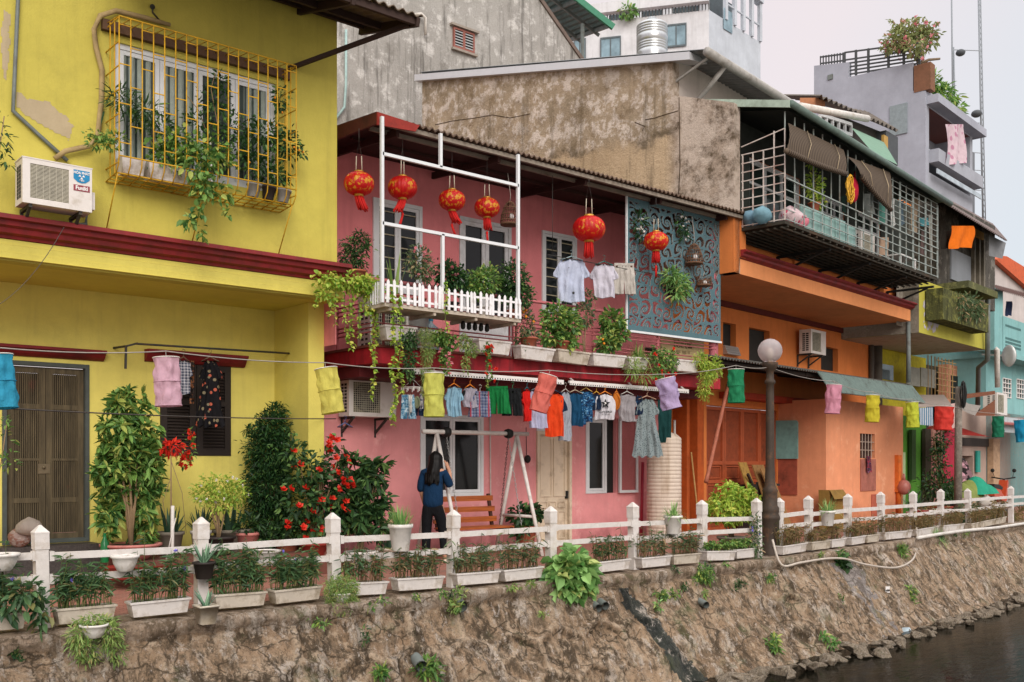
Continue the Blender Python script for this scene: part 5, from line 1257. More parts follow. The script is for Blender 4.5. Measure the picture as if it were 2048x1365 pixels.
# white tower
T0 = 58.; TC = camxy(1418, T0); TL = camxy(1120, 60.2); TRr = camxy(1521, 62.5)
def tz(py, t=T0): return camz(py, t)
tw = thing('white_tower', 'white apartment tower with rooftop terraces far behind', 'building', (TC[0], TC[1], 0)); ROFF[tw.name] = (TC[0], TC[1], 0)
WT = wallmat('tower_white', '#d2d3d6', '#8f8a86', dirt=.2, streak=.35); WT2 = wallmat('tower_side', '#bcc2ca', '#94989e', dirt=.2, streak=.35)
def fl(u, z, o=0.): a = Vector((TC[0], TC[1], 0)).lerp(Vector((TL[0], TL[1], 0)), u); nrm = Vector((TL[1]-TC[1], -(TL[0]-TC[0]), 0)).normalized(); nrm = -nrm if nrm.y > 0 else nrm; return (*(a+nrm*o).to_2d(), z)
def fr_(u, z, o=0.): a = Vector((TC[0], TC[1], 0)).lerp(Vector((TRr[0], TRr[1], 0)), u); nrm = Vector((TRr[1]-TC[1], -(TRr[0]-TC[0]), 0)).normalized(); return (*(a+nrm*o).to_2d(), z)
zd = tz(20); zt = tz(-60)
mb = MB(); mb.quad(fl(0, 0), fl(1, 0), fl(1, zd), fl(0, zd)); mb.quad(fl(1, 0), (TL[0]+25, TL[1]+25, 0), (TL[0]+25, TL[1]+25, zd), fl(1, zd)); part(mb, 'front_wall', WT, tw)
zr_ = zd; mb = MB(); mb.quad(fr_(0, 0), fr_(1, 0), fr_(1, zr_), fr_(0, zr_)); part(mb, 'side_wall', WT2, tw)
mb = MB(); mb.add([fl(0, zd), fl(1, zd), (TL[0]+25, TL[1]+25, zd), fr_(1, zd)], [(0, 1, 2, 3)]); part(mb, 'terrace', WT, tw)
def lp(px):                                     # u on the left face for a picture column
    lo, hi = 0., 1.
    for _ in range(40):
        m_ = (lo+hi)/2; q = fl(m_, 0); cxx = (CA*q[0]-SA*q[1])/(SA*q[0]+CA*q[1])*FOC+1024
        if cxx > px: lo = m_
        else: hi = m_
    return lo
def tof(q): return SA*q[0]+CA*q[1]
for px0, px1, py0, py1 in ((1203, 1240, 77, 122), (1334, 1371, 51, 97), (1150, 1170, 80, 125)):
    u0, u1 = lp(px0), lp(px1); t_ = tof(fl(u0, 0)); mb = MB(); z1, z0 = camz(py0, t_), camz(py1, t_)
    mb.quad(fl(u0, z0, .06), fl(u1, z0, .06), fl(u1, z1, .06), fl(u0, z1, .06), 0)
    f = part(mb, 'window', glassmat('tower_glass', '#7d95a0', .15), tw); mb = MB(); um = (u0+u1)/2
    for ua, ub, za, zb in ((u0, u0+.008, z0, z1), (u1-.008, u1, z0, z1), (um-.004, um+.004, z0, z1)): mb.quad(fl(ua, za, .09), fl(ub, za, .09), fl(ub, zb, .09), fl(ua, zb, .09))
    for za in (z0, z1-.1): mb.quad(fl(u0, za, .1), fl(u1, za, .1), fl(u1, za+.1, .1), fl(u0, za+.1, .1))
    part(mb, 'frame', plain('tower_frame', '#5a6468', .6), f)
# set back top floor with dark glazing, terrace rail
mb = MB(); mb.quad(fl(.02, zd, -3), fl(1, zd, -3), fl(1, zt, -3), fl(.02, zt, -3)); part(mb, 'penthouse_wall', glassmat('penthouse_glass', '#3d474b', .2), tw)
mb = MB()
for u in (.05, .3, .52, .75): mb.bar(fl(u, zd, -2.8), fl(u, zt, -2.8), .45)
mb.bar(fl(0, tz(-2), .2), fl(1, tz(-2), .2), .5, .6); part(mb, 'penthouse_columns', WT, tw)
mb = MB()
for k in range(46): u = k/46; mb.bar(fl(u, zd, .05), fl(u, zd+1.0, .05), .05)
mb.bar(fl(0, zd+1.0, .05), fl(1, zd+1.0, .05), .08)
part(mb, 'terrace_rail', plain('rail_grey', '#6a6c6d', .6), tw)
mb = MB()
for k in range(5): u = .3+k*.17; mb.bar(fr_(u, zr_, .02), fr_(u, zr_+3.2, .02), .22)
mb.bar(fr_(.3, zr_+1, .02), fr_(1, zr_+1, .02), .08); mb.bar(fr_(0, zr_+3.2, .0), fr_(1, zr_+2.6, .0), .5); part(mb, 'side_terrace', WT2, tw)
mb = MB(); mb.quad(fr_(.3, zr_, -2), fr_(1, zr_, -2), fr_(1, zr_+3, -2), fr_(.3, zr_+3, -2)); part(mb, 'side_glazing', glassmat('penthouse_glass', '#3d474b', .2), tw)
mb = MB(); z1, z0 = tz(58, 62), tz(98, 62); mb.quad(fr_(.25, z0, .06), fr_(.42, z0, .06), fr_(.42, z1, .06), fr_(.25, z1, .06)); part(mb, 'side_window', glassmat('tower_glass', '#7d95a0', .15), tw)
p = fl(lp(1258), zd, .3); mb = MB(); mb.cloud([(p[0], p[1], zd+.3, .5, .5, .35)], 160, .25, .15); bush = mb.build('terrace_shrub', M['leaf_bright']); tag(bush, 'small green shrub on the white tower terrace', 'shrub')
# steel tank on the roof
cx, cy = camxy(1304, 24.5); r = 31*24.5/2000; z0, z1 = camz(114, 24.5), camz(50, 24.5)
root = thing('rooftop_tank', 'shiny steel water tank standing on the roof before the white tower', 'tank', (cx, cy, z0)); ROFF[root.name] = (cx, cy, z0)
prof = [(r*.98, z0-.3), (r, z0)]
hh = z1-z0
for f_ in (.12, .2, .28, .36, .62, .70, .78, .86): prof += [(r, z0+hh*f_), (r*.965, z0+hh*(f_+.015)), (r*.965, z0+hh*(f_+.035)), (r, z0+hh*(f_+.05))]
prof += [(r, z0+hh*.94), (r*.9, z1), (r*.3, z1+.1), (r*.3, z1+.16), (.001, z1+.16)]
mb = MB(); mb.lathe(prof, (cx, cy, 0), 36); part(mb, 'drum', M['steel'], root)
# grey modern house
GY = 8.; gxc = B.x(1851, GY); gm = FT(B, 'grey_house', 'modern blue grey house with recessed balconies and a planted roof terrace', 'house', gxc, GY)
GW = wallmat('grey_house_wall', '#a2a5b0', '#83868e', dirt=.15, streak=.2); GW2 = wallmat('grey_house_front', '#a0a3ac', '#808389', dirt=.2, streak=.2)
tC = B.t(1851, GY); yb2, tb2 = B.yx(1628, gxc); ym, tm = B.yx(1697, gxc)
zc, zb2 = camz(112, tC), camz(132, tb2); zl = camz(155, tm)
yq, tq = B.yx(1826, gxc)
mb = MB(); mb.prism([(GY, 0), (yb2, 0), (yb2, zb2), (ym, camz(125, tm)), (ym, zl), (yq, camz(125, tq)), (yq, camz(182, tq)), (GY, camz(182, tC))], 0, gxc, gxc+.3); part(mb, 'side_wall', GW, gm)
gx1 = B.x(1962, GY+1); ztop = camz(178, tC)
rec = [(B.x(1858, GY), B.x(1940, GY), B.z(1858, 298, GY), B.z(1858, 215, GY)), (B.x(1858, GY), B.x(1940, GY), B.z(1858, 345, GY), B.z(1858, 312, GY))]
gfx = B.x(1945, GY)
mb = MB(); wall_open(mb, gxc+.3, gfx, 0, ztop, GY, rec, 0, 1.6); mb.quad((gxc+.3, GY+1.6, 0), (gfx, GY+1.6, 0), (gfx, GY+1.6, ztop), (gxc+.3, GY+1.6, ztop)); mb.quad((gxc, GY, ztop), (gfx, GY, ztop), (gfx, GY+6, ztop), (gxc, GY+6, ztop)); part(mb, 'front_wall', GW2, gm)
a, b, c, d = rec[0]; mb = MB(); mb.box(gxc+.1, gfx+.4, GY-.5, GY+1.5, d+.05, d+.4); part(mb, 'balcony_roof', GW, gm)
mb = MB(); mb.quad((a, GY+.02, d), (b, GY+.02, d), (b, GY+1.55, d-.02), (a, GY+1.55, d-.02)); part(mb, 'timber_soffit', plain('soffit_wood', '#6e3f36', .6), gm)
for q in rec:
    mb = MB(); mb.quad((q[0]+.2, GY+1.58, q[2]+.2), (q[1]-1.2, GY+1.58, q[2]+.2), (q[1]-1.2, GY+1.58, q[3]-.3), (q[0]+.2, GY+1.58, q[3]-.3)); part(mb, 'balcony_glazing', M['glass_grey'], gm)
mb = MB(); mb.box(a, gfx+.2, GY-.4, GY+.02, c-.6, c-.05); mb.box(a, gfx+.2, GY-.35, GY-.3, rec[1][2]-.1, rec[1][3]-.6, 1); part(mb, 'parapet', [GW2, glassmat('balustrade_glass', '#a3adb5', .15)], gm)
mb = MB(); mb.box(gfx, gfx+2.2, GY+.6, GY+5, 0, camz(245, tC+2)); part(mb, 'rear_block', wallmat('grey_block', '#74777d', '#5a5c60', dirt=.2), gm)
ya, ta = B.yx(1780, gxc); yb_, tb_ = B.yx(1815, gxc)
mb = MB(); za, zb = camz(270, (ta+tb_)/2), camz(210, (ta+tb_)/2); mb.prism([(yb_, za), (ya, za), (ya, zb), (yb_, zb)], 0, gxc-.05, gxc-.004); part(mb, 'blind_window', plain('shade_grey', '#848f93', .6), gm)
yc_, tc_ = B.yx(1661, gxc); mb = MB(); z_1 = camz(150, tc_); mb.box(gxc-.05, gxc-.004, yc_-.12, yc_+.12, z_1-.22, z_1); part(mb, 'vent', M['pipe'], gm)
# roof rails of the grey house
RL = plain('roof_rail', '#47494b', .6)
mb = MB(); y0, t0 = B.yx(1640, gxc+.1); y1, t1 = B.yx(1685, gxc+.1); n = 9
for k in range(n): yy = y0+(y1-y0)*k/(n-1); tt = t0+(t1-t0)*k/(n-1); mb.bar((gxc+.15, yy, camz(131-6*k/n, tt)), (gxc+.15, yy, camz(112-8*k/n, tt)), .045)
for o in (17, 4): mb.bar((gxc+.15, y0, camz(131-o, t0)), (gxc+.15, y1, camz(125-o, t1)), .06)
part(mb, 'roof_fence', RL, gm)
mb = MB(); y0, t0 = B.yx(1688, gxc+.1); y1, t1 = B.yx(1838, gxc+.1)
for f_, top, bot in ((0, 105, 155), (.16, 100, 150), (.33, 97, 146), (.6, 92, 142), (.8, 89, 138), (1, 85, 130)):
    yy = y0+(y1-y0)*f_; tt = t0+(t1-t0)*f_; mb.bar((gxc+.15, yy, camz(bot, tt)), (gxc+.15, yy, camz(top, tt)), .09)
for s_ in (0, .3, .45, .6, .75, .9): mb.bar((gxc+.15, y0, camz(105+50*s_, t0)), (gxc+.15, y1, camz(85+46*s_, t1)), .06)
part(mb, 'roof_railing', RL, gm)
mb = MB(); yy, tt = B.yx(1838, gxc-.1); mb.box(gxc-.02, gxc+.5, yy-.45, yy+.25, camz(182, tt), camz(128, tt)); part(mb, 'planter_box', plain('planter_rust', '#7a5540', .9, dirt='#5f4632'), gm)
# roof plants
yy, tt = B.yx(1838, gxc+.4); tx, ty = B.wor(gxc+.4, yy)
root = thing('roof_tree', 'wispy pink flowering tree on the grey house roof terrace', 'tree', (tx, ty, camz(130, tt))); ROFF[root.name] = (0, 0, 0)
def tpt(px, py, dt=0): x_, y_ = camxy(px, tt+dt); return Vector((x_-tx, y_-ty, camz(py, tt+dt)-camz(130, tt)))
mb = MB(); 
for pts in ([(1842, 180), (1838, 140), (1832, 110), (1815, 85)], [(1842, 150), (1846, 115), (1840, 85), (1825, 60)], [(1840, 120), (1825, 95), (1790, 85)], [(1838, 130), (1858, 120), (1880, 118)]): mb.tube([tpt(*p) for p in pts], [.09, .06, .05, .02][:len(pts)], 5)
part(mb, 'trunk', M['bark'], root)
blobs = [(*tpt(px, py, random.uniform(-.8, .8)), r1*1.1, r1, r2*.9) for px, py, r1, r2 in ((1820, 62, .75, .5), (1790, 88, .6, .35), (1845, 80, .6, .45), (1808, 78, .8, .45), (1830, 95, .45, .35), (1782, 98, .4, .2), (1860, 70, .4, .35))]
mb = MB(); mb.cloud(blobs, 1500, .2, .1, shell=.3, jit=.8); 
for px, py, r in ((1775, 40, .6), (1880, 45, .6), (1792, 55, .5)):
    q = tpt(px, py); c_ = tpt(1820, 70); mb.leaves(np.array([tuple(c_.lerp(q, f)+Vector((random.gauss(0, .05),)*3)) for f in np.linspace(.4, 1, 34)]), rng.normal(0, 1, (34, 3)), .15, .07)
cr_ = part(mb, 'crown', leafmat('leaf_roof', '#6f7a4a', '#96a066', '#a5806a'), root)
mb = MB(); mb.flowers([Vector(b[:3])+Vector(rng.normal(0, .35, 3)) for b in blobs for _ in range(7)], .12, 0); part(mb, 'blossoms', M['petal_pink'], cr_)
p = B.p(1880, 195, GY+.4); mb = MB(); mb.cloud([(p.x, p.y, p.z, 1.0, .6, .5), (p.x+1.2, p.y, p.z-.35, 1.0, .5, .45), (p.x-.8, p.y, p.z+.3, .4, .3, .5)], 900, .3, .1, droop=.5); solo(mb, B, 'roof_shrub', M['leaf_mid'], 'low green shrub along the front roof edge of the grey house', 'shrub', p.x, p.y, p.z-.5)
# bits on the grey house balcony
hang(1892, 1928, 250, 330, GY-.45, clothmat('curtain_pinkspot', '#d3bcc4', 'spots', '#b8849a', sx=3), 'pink patterned curtain hung over the grey house balcony', 'curtain', 'curtain', wave=.12)
# roofs and screens behind the caged balcony
rh = FT(B, 'rooftop_shed', 'rooftop shed with dark corrugated roof and green tarpaulin behind the caged balcony', 'shed', B.x(1600, 5), 5)
SYy = 4.6; e0, e1 = B.p(1640, 192, SYy), B.p(1796, 262, SYy)
mb = MB(); corrugated(mb, e0, e1, B.p(1560, 191, SYy+3), B.p(1735, 225, SYy+3.5), .32, .05); part(mb, 'roof', plain('shed_roof', '#5d5348', .8, dirt='#36302a', dscale=2), rh)
mb = MB(); poly(mb, B, [(1600, 196), (1650, 196), (1650, 225), (1600, 212)], SYy+.25); part(mb, 'end_wall', plain('shed_brick', '#a8714f', .8, dirt='#7b5340'), rh)
mb = MB(); poly(mb, B, [(1640, 216), (1790, 275), (1790, 330), (1640, 260)], SYy+.4); part(mb, 'wall', plain('shed_dark', '#3d3a37', .9), rh)
mb = MB(); a, b = B.p(1600, 213, SYy-.1), B.p(1735, 238, SYy-.1); mb.tube([a, b], .1, 8); part(mb, 'gutter_pipe', M['pvc'], rh)
mb = MB(); 
for s_ in (0, 1): mb.bar(B.p(1640, 230+18*s_, SYy+.3), B.p(1702, 250+21*s_, SYy+.3), .09)
for k in range(6): px = 1640+62*k/5; mb.bar(B.p(px, 230+20*k/5, SYy+.3), B.p(px, 248+23*k/5, SYy+.3), .07)
part(mb, 'clerestory', M['frame_white'], rh)
mb = MB(); mb.quad(*[B.p(px, py, yy) for px, py, yy in ((1702, 255, SYy), (1768, 285, SYy), (1795, 330, 1.2), (1745, 305, 1.2))]); part(mb, 'tarpaulin', clothmat('tarp_green', '#86a894', trans=.3), rh)
mb = MB(); rect(mb, B, 1772, 1796, 268, 325, SYy+.1, .6, 0); rect(mb, B, 1768, 1776, 272, 312, SYy, .08, 1); part(mb, 'grille_box', [plain('grille_dark', '#45484b', .6), plain('post_ochre', '#b08c4a', .7)], rh)
# ------------------------------------------------------------------ narrow yellow house with the grimy loft
nh = FT(B, 'narrow_house', 'narrow yellow house with a boxed out floor and a soot stained loft', 'house', B.x(1860, 1.6), 1.6)
NY = 1.6; nx0, nx1 = B.x(1838, NY), B.x(1972, NY); nzb = 4.72; nzt = 6.05
NYL = wallmat('narrow_yellow', '#b9b24e', '#77713a', dirt=.25, streak=.35, patch='#b9b4ba', patchlo=.64)
mb = MB(); mb.box(nx0, nx1, NY, YB+.4, nzb, nzt); part(mb, 'boxed_floor', NYL, nh)
mb = MB(); mb.quad((nx0-.004, NY, nzb), (nx0-.004, YB, nzb), (nx0-.004, YB, nzt+.3), (nx0-.004, NY, nzt+.3)); mb.quad((nx0-.4, NY+.4, 4.9), (nx0-.006, NY+.4, 4.9), (nx0-.006, NY+.4, nzt+.6), (nx0-.4, NY+.4, nzt+.6)); part(mb, 'side_render', crust('narrow_side', ['#8b8477', '#979083', '#aaa396', '#5f594f'], .8), nh)
mb = MB(); mb.quad((nx0+.01, NY+.01, nzb-.004), (nx1, NY+.01, nzb-.004), (nx1, YB, nzb-.004), (nx0+.01, YB, nzb-.004)); part(mb, 'soffit', plain('soffit_pale', '#a8a090', .9, dirt='#7d7668'), nh)
LWY = plain('narrow_lower_yellow', '#c0b52c', .85, dirt='#857b2c', dscale=2)
mb = MB(); g0, g1 = B.x(1747, YB+.1), B.x(1852, YB+.1); mb.quad((g0, YB+.1, 2.9), (g1, YB+.1, 2.9), (g1, YB+.1, nzb), (g0, YB+.1, nzb)); part(mb, 'lower_wall', LWY, nh)
mb = MB(); mb.quad((g0, YB+.1, 0), (g1, YB+.1, 0), (g1, YB+.1, 2.9), (g0, YB+.1, 2.9)); part(mb, 'ground_wall', plain('green_wall', '#4f8a2e', .85, dirt='#33571f', dscale=1.5), nh)
for p0, p1, ya_, yb_, mt_, nm_ in ((1851, 1862, 858, 1010, plain('dark_pier', '#3d382c', .9, dirt='#2a261f'), 'dark_pier'), (1864, 1884, 850, 1010, plain('pink_strip', '#c58a83', .8, dirt='#8b5f58'), 'pink_wall_strip'), (1805, 1811, 905, 1010, plain('pale_green', '#a9c293', .8), 'pale_green_post'), (1824, 1832, 860, 960, plain('dark_green_post', '#2f4a24', .8), 'door_post')):
    mb = MB(); rect(mb, B, p0, p1, ya_, yb_, YB-.05, .1); part(mb, nm_, mt_, nh)
mb = MB(); rect(mb, B, 1764, 1787, 730, 760, YB+.06, .03); part(mb, 'small_window', M['glass_grey'], nh)
x0, x1 = B.x(1853, YB), B.x(1990, YB)
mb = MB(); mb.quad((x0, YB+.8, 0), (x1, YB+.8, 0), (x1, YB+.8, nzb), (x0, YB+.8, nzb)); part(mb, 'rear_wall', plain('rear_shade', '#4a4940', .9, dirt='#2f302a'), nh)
mb = MB(); gy = YB-.3; bz = BZ(1880, 795, gy); tz_ = BZ(1880, 692, gy)
for px in range(1856, 1912, 7): x = B.x(px, gy); mb.bar((x, gy, bz), (x, gy, nzb), .025)
for k in range(7): z = bz+(nzb-bz)*k/6.5; mb.bar((x0, gy, z), (B.x(1912, gy), gy, z), .022)
part(mb, 'window_grille', plain('grille_ochre', '#9c7f52', .6), nh)
mb = MB(); mb.box(B.x(1908, YB), B.x(1938, YB), YB+.2, YB+.5, 2.8, nzb-.01); part(mb, 'door_surround', plain('surround_salmon', '#c08468', .7, dirt='#8c5d4b'), nh)
mb = MB(); mb.box(B.x(1914, YB), B.x(1930, YB), YB+.18, YB+.195, 2.8, nzb-.35); part(mb, 'dark_door', M['black'], nh)
mb = MB(); mb.box(B.x(1938, YB), B.x(1962, YB), YB+.1, YB+.5, 0, nzb-.01); part(mb, 'pale_pier', plain('pier_pink', '#c7aeac', .8, dirt='#988583'), nh)
mb = MB(); rect(mb, B, 1815, 1840, 735, 772, YB-.4, .04, 0); rect(mb, B, 1842, 1872, 738, 775, YB-.3, .04, 0); part(mb, 'panels', plain('panel_grey', '#86867a', .6), nh)
# loft
LFY = 1.9; lx0, lx1 = B.x(1874, LFY), B.x(1990, LFY)
SOOT = crust('soot_wall', ['#4d4a45', '#6a665f', '#8d8880', '#33312d', '#2b2926'], .9)
mb = MB(); mb.box(lx0, lx1, LFY, LFY+3, nzt+.001, 8.6); part(mb, 'loft_wall', SOOT, nh)
mb = MB(); rect(mb, B, 1903, 1942, 506, 566, LFY-.05, .045); part(mb, 'grey_panel', wallmat('loft_panel', '#8b9096', '#6c6c6c', streak=.6), nh)
mb = MB()
for px in (1943, 1953, 1962): x = B.x(px, LFY); mb.box(x-.06, x+.06, LFY-.1, LFY-.002, nzt+.1, 8.0)
part(mb, 'mullions', plain('mullion', '#7c7567', .8, dirt='#4d483f'), nh)
mb = MB(); mb.box(lx0, B.x(1988, 1.2), 1.1, LFY-.01, nzt+.0, nzt+.18); part(mb, 'mossy_ledge', crust('moss_ledge', ['#5a5c42', '#6f7148', '#8b8a5d', '#34362a'], 1.2), nh)
mb = MB(); rect(mb, B, 1886, 1977, 592, 652, 1.15, .42); maskpatch(B, [(1848, 606), (1862, 612), (1876, 628), (1880, 645), (1870, 664), (1852, 650)], NY-.004, nh, 'bare_patch', plain('patch_lilac', '#bcb6bd', .9, dirt='#9c9698'), 8, .03)
part(mb, 'mossy_trough', crust('moss_trough', ['#4e5036', '#64663f', '#8f9050', '#2c2d24', '#22231c'], 1.6, 1.0), nh)
mb = MB(); corrugated(mb, B.p(1868, 392, .9), B.p(2014, 482, .9), B.p(1862, 380, 4.5), B.p(1985, 448, 4.5), .14, .02); part(mb, 'loft_roof', plain('loft_tin', '#6f5f5b', .7, dirt='#4a403c'), nh)
mb = MB(); poly(mb, B, [(1978, 470), (2012, 486), (2005, 518), (1978, 512)], 1.2); part(mb, 'wind_board', plain('wind_board', '#77797b', .7), nh)
mb = MB(); rect(mb, B, 1950, 1968, 462, 476, LFY-.2, .05); part(mb, 'ochre_panel', plain('ochre_board', '#b3893b', .7), nh)
mb = MB(); mb.tube([B.p(1975, 596, 1.4), B.p(1975, 720, 1.5), B.p(1957, 735, 2), B.p(1955, 830, 2.2)], .07, 8); part(mb, 'drain_pipe', M['pipe'], nh)
hang(1889, 1911, 858, 965, 1.4, clothmat('c_crimson', '#b03a4c'), 'long crimson cloth hanging between pink wall and utility pole', wave=.05)
hang(1903, 1947, 452, 498, 1.0, clothmat('c_orange', '#e0701c'), 'bright orange cloth hung outside the sooty loft', wave=.06)
hang(1884, 1906, 462, 498, 1.2, clothmat('c_black', '#26231f'), 'black cloth hung beside the bright orange cloth', wave=.06)
# ------------------------------------------------------------------ turquoise house
TY = 2.4; th = FT(B, 'turquoise_house', 'turquoise house with an openwork balcony at the right edge', 'house', B.x(2020, TY), TY)
TQ = wallmat('turquoise', '#86b7b7', '#5b6f6a', pale='#8fbcb8', dirt=.25, streak=.4)
tx0, tx1 = B.x(1972, TY+.5), B.x(2100, TY)
wins = [(B.x(2005, TY+.5), B.x(2021, TY+.5), B.z(2012, 795, TY+.5), B.z(2012, 758, TY+.5)), (B.x(2033, TY+.5), B.x(2047, TY+.5), B.z(2040, 797, TY+.5), B.z(2040, 760, TY+.5))]
mb = MB(); wall_open(mb, tx0, tx1, 0, 5.6, TY+.5, wins, 0, .1); mb.quad((tx0, TY+.5, 0), (tx0, TY+6, 0), (tx0, TY+6, 8), (tx0, TY+.5, 8)); part(mb, 'wall', TQ, th)
for q in wins:
    mb = MB(); mb.quad((q[0], TY+.58, q[2]), (q[1], TY+.58, q[2]), (q[1], TY+.58, q[3]), (q[0], TY+.58, q[3])); f = part(mb, 'window', M['glass_dark'], th); mb = MB()
    for k in range(4): x = q[0]+(q[1]-q[0])*k/3; mb.bar((x, TY+.49, q[2]), (x, TY+.49, q[3]), .03)
    for k in range(5): z = q[2]+(q[3]-q[2])*k/4; mb.bar((q[0], TY+.48, z), (q[1], TY+.48, z), .03)
    part(mb, 'window_bars', M['white'], f)
bx0 = B.x(2005, TY); zb0, zb1 = B.z(2020, 708, TY), B.z(2020, 637, TY)
mb = MB(); mb.box(bx0, tx1, TY, TY+.12, zb0, zb1); mb.box(bx0-.1, tx1, TY-.1, TY+2, zb0-.15, zb0-.001); part(mb, 'balcony_parapet', TQ, th)
mb = MB()
for zz0, zz1 in ((zb0+.2, zb0+.65), (zb0+.85, zb0+1.05)):
    for k in range(14):
        for j in range(int((zz1-zz0)/.12)):
            x = bx0+.3+k*.12; z = zz0+j*.12; mb.box(x, x+.07, TY-.012, TY-.002, z, z+.07)
part(mb, 'openwork', plain('openwork_shade', '#4d7272', .8), th)
mb = MB(); mb.box(B.x(1989, TY), B.x(2006, TY), TY, TY+.6, zb0, B.z(2000, 580, TY)); part(mb, 'column', TQ, th)
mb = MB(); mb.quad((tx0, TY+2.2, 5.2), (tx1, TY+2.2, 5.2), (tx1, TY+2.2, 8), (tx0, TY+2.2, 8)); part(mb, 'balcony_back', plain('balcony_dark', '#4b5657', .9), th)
mb = MB(); corrugated(mb, B.p(1978, 574, TY-.3), B.p(2075, 602, TY-.3), B.p(1992, 571, TY+3), B.p(2075, 592, TY+3), .2, .03); part(mb, 'balcony_roof', plain('brown_tin', '#5d4038', .8), th)
mb = MB(); mb.tube([B.p(1990, 698, TY-.1), B.p(1994, 700, TY-.15), B.p(1995, 775, TY-.1)], .08, 8); part(mb, 'drain_pipe', M['pvc'], th)
p = B.p(2018, 712, TY-.4); mb = MB(); mb.ball(p, .30, 12, 8, sz=1.15, sx=.16, sy=.75); mb.bar(p, (p.x, TY+.4, p.z+.1), .05)
solo(mb, B, 'satellite_dish', M['alu'], 'small grey dish fixed below the turquoise balcony', 'satellite dish', p.x, p.y, p.z)
hang(2012, 2024, 603, 632, TY+.4, clothmat('c_navy', '#3a4464'), 'dark blue cloth hung in the turquoise balcony')
ac_unit(B, 'air_conditioner', 'distant white unit below the turquoise wall near the red awning', B.x(1994, 1.9), 1.9, B.z(2005, 830, 1.9), 1.0, .65, .4, 'mesh', brk=False)
# white gable with orange tiles behind it
WY = 14; wg = FT(B, 'white_gable_house', 'white gabled house with bright orange roof tiles behind the turquoise one', 'house', B.x(2010, WY), WY)
P = [B.p(px, py, WY) for px, py in ((1940, 700), (2130, 720), (2130, 640), (2003, 517), (1940, 575))]
mb = MB(); mb.prism([(p.x, p.z) for p in P], 1, WY, WY+10); part(mb, 'wall', wallmat('gable_white', '#c6bdb9', '#978f8a', dirt=.15, streak=.25), wg)
mb = MB(); corrugated(mb, B.p(2000, 513, WY-.3), B.p(2140, 640, WY-.3), B.p(1990, 560, WY+10), B.p(2075, 640, WY+10), .3, .05); part(mb, 'roof_back', plain('brown_tile', '#8b4a33', .8), wg); mb = MB(); P = [B.p(px, py, WY-.4) for px, py in ((1992, 519), (2004, 512), (2014, 513), (2140, 590), (2140, 650))]; mb.prism([(p.x, p.z) for p in P], 1, WY-.4, WY-.05); part(mb, 'roof', plain('orange_tile', '#c65a30', .7, dirt='#8f4329'), wg)
# shop at the far right
SHY = 2.9; sh = FT(B, 'corner_shop', 'low beige shop with a dark doorway and red awning at the far right', 'shop', B.x(1980, SHY), SHY)
s0, s1 = B.x(1918, SHY), B.x(2120, SHY); so_ = (B.x(1922, SHY), B.x(1946, SHY), B.z(1935, 965, SHY), B.z(1935, 912, SHY))
mb = MB(); wall_open(mb, s0, s1, 0, 3.2, SHY, [so_], 0, .5); part(mb, 'wall', wallmat('shop_beige', '#b39f93', '#8d7a6d', dirt=.2, streak=.3), sh)
mb = MB(); mb.quad((so_[0], SHY+.5, so_[2]), (so_[1], SHY+.5, so_[2]), (so_[1], SHY+.5, so_[3]), (so_[0], SHY+.5, so_[3])); part(mb, 'doorway', M['black'], sh)
mb = MB(); rect(mb, B, 1924, 1985, 877, 893, SHY-.06, .05); part(mb, 'fanlight', plain('fanlight_dark', '#3a332e', .7), sh)
mb = MB(); rect(mb, B, 1987, 2000, 878, 980, SHY-.2, .19); part(mb, 'pier', plain('shop_pier', '#b29578', .8, dirt='#836a55'), sh)
mb = MB(); a, b = B.x(1918, 2.0), B.x(1984, 2.0); z_ = B.z(1950, 872, 2.0)
mb.grid(lambda u, v: (a+(b-a)*u, 2.0+.9*v, z_+.35*math.sin(v*1.57)*(1-.75*abs(u-.45)**2*3)), 12, 5); part(mb, 'awning', clothmat('awning_red', '#8e2b25', trans=.1), sh)
mb = MB(); rect(mb, B, 1990, 2060, 836, 866, 1.9, .05); part(mb, 'white_fascia', plain('shop_fascia', '#b3bdc0', .6, dirt='#8b8f8c'), sh)
mb = MB(); corrugated(mb, B.p(2000, 848, 1.7), B.p(2075, 853, 1.7), B.p(2005, 835, 2.4), B.p(2075, 838, 2.4), .12, .02); part(mb, 'tin_roof', plain('pink_tin', '#b9706c', .6, dirt='#8a5650'), sh)
mb = MB(); rect(mb, B, 1955, 1961, 902, 945, SHY-.1, .06); part(mb, 'turquoise_board', plain('board_teal', '#2f9a8c', .6), sh)
# patched awning and boards over the gap
aw2 = FT(B, 'patched_awning', 'patched pale cloth awning with blue striped end beside the annex', 'awning', B.x(1850, 1.5), 1.5)
mb = MB(); mb.quad(*[B.p(px, py, y_) for px, py, y_ in ((1838, 815, 1.2), (1905, 812, 1.2), (1888, 790, 2.8), (1826, 790, 2.8))]); part(mb, 'sheet', clothmat('awn_pale', '#b3a79f', trans=.3), aw2)
mb = MB(); poly(mb, B, [(1838, 816), (1866, 815), (1866, 852), (1840, 850)], 1.19); part(mb, 'striped_end', clothmat('awn_stripe', '#c5ccd0', 'stripe', '#4f7d9d', sx=7), aw2)
mb = MB(); poly(mb, B, [(1902, 808), (1914, 806), (1914, 855), (1903, 858)], 1.15); part(mb, 'pale_end', clothmat('awn_pink', '#d3b3ac'), aw2)
rp = FT(B, 'rusty_lean_to', 'rusty board and rag shelter between utility pole and turquoise wall', 'shelter', B.x(1950, 1.7), 1.7)
mb = MB(); poly(mb, B, [(1945, 832), (1990, 800), (1990, 832)], 1.7); poly(mb, B, [(1916, 790), (1990, 782), (1990, 789), (1917, 800)], 1.65); part(mb, 'boards', M['rust'], rp)
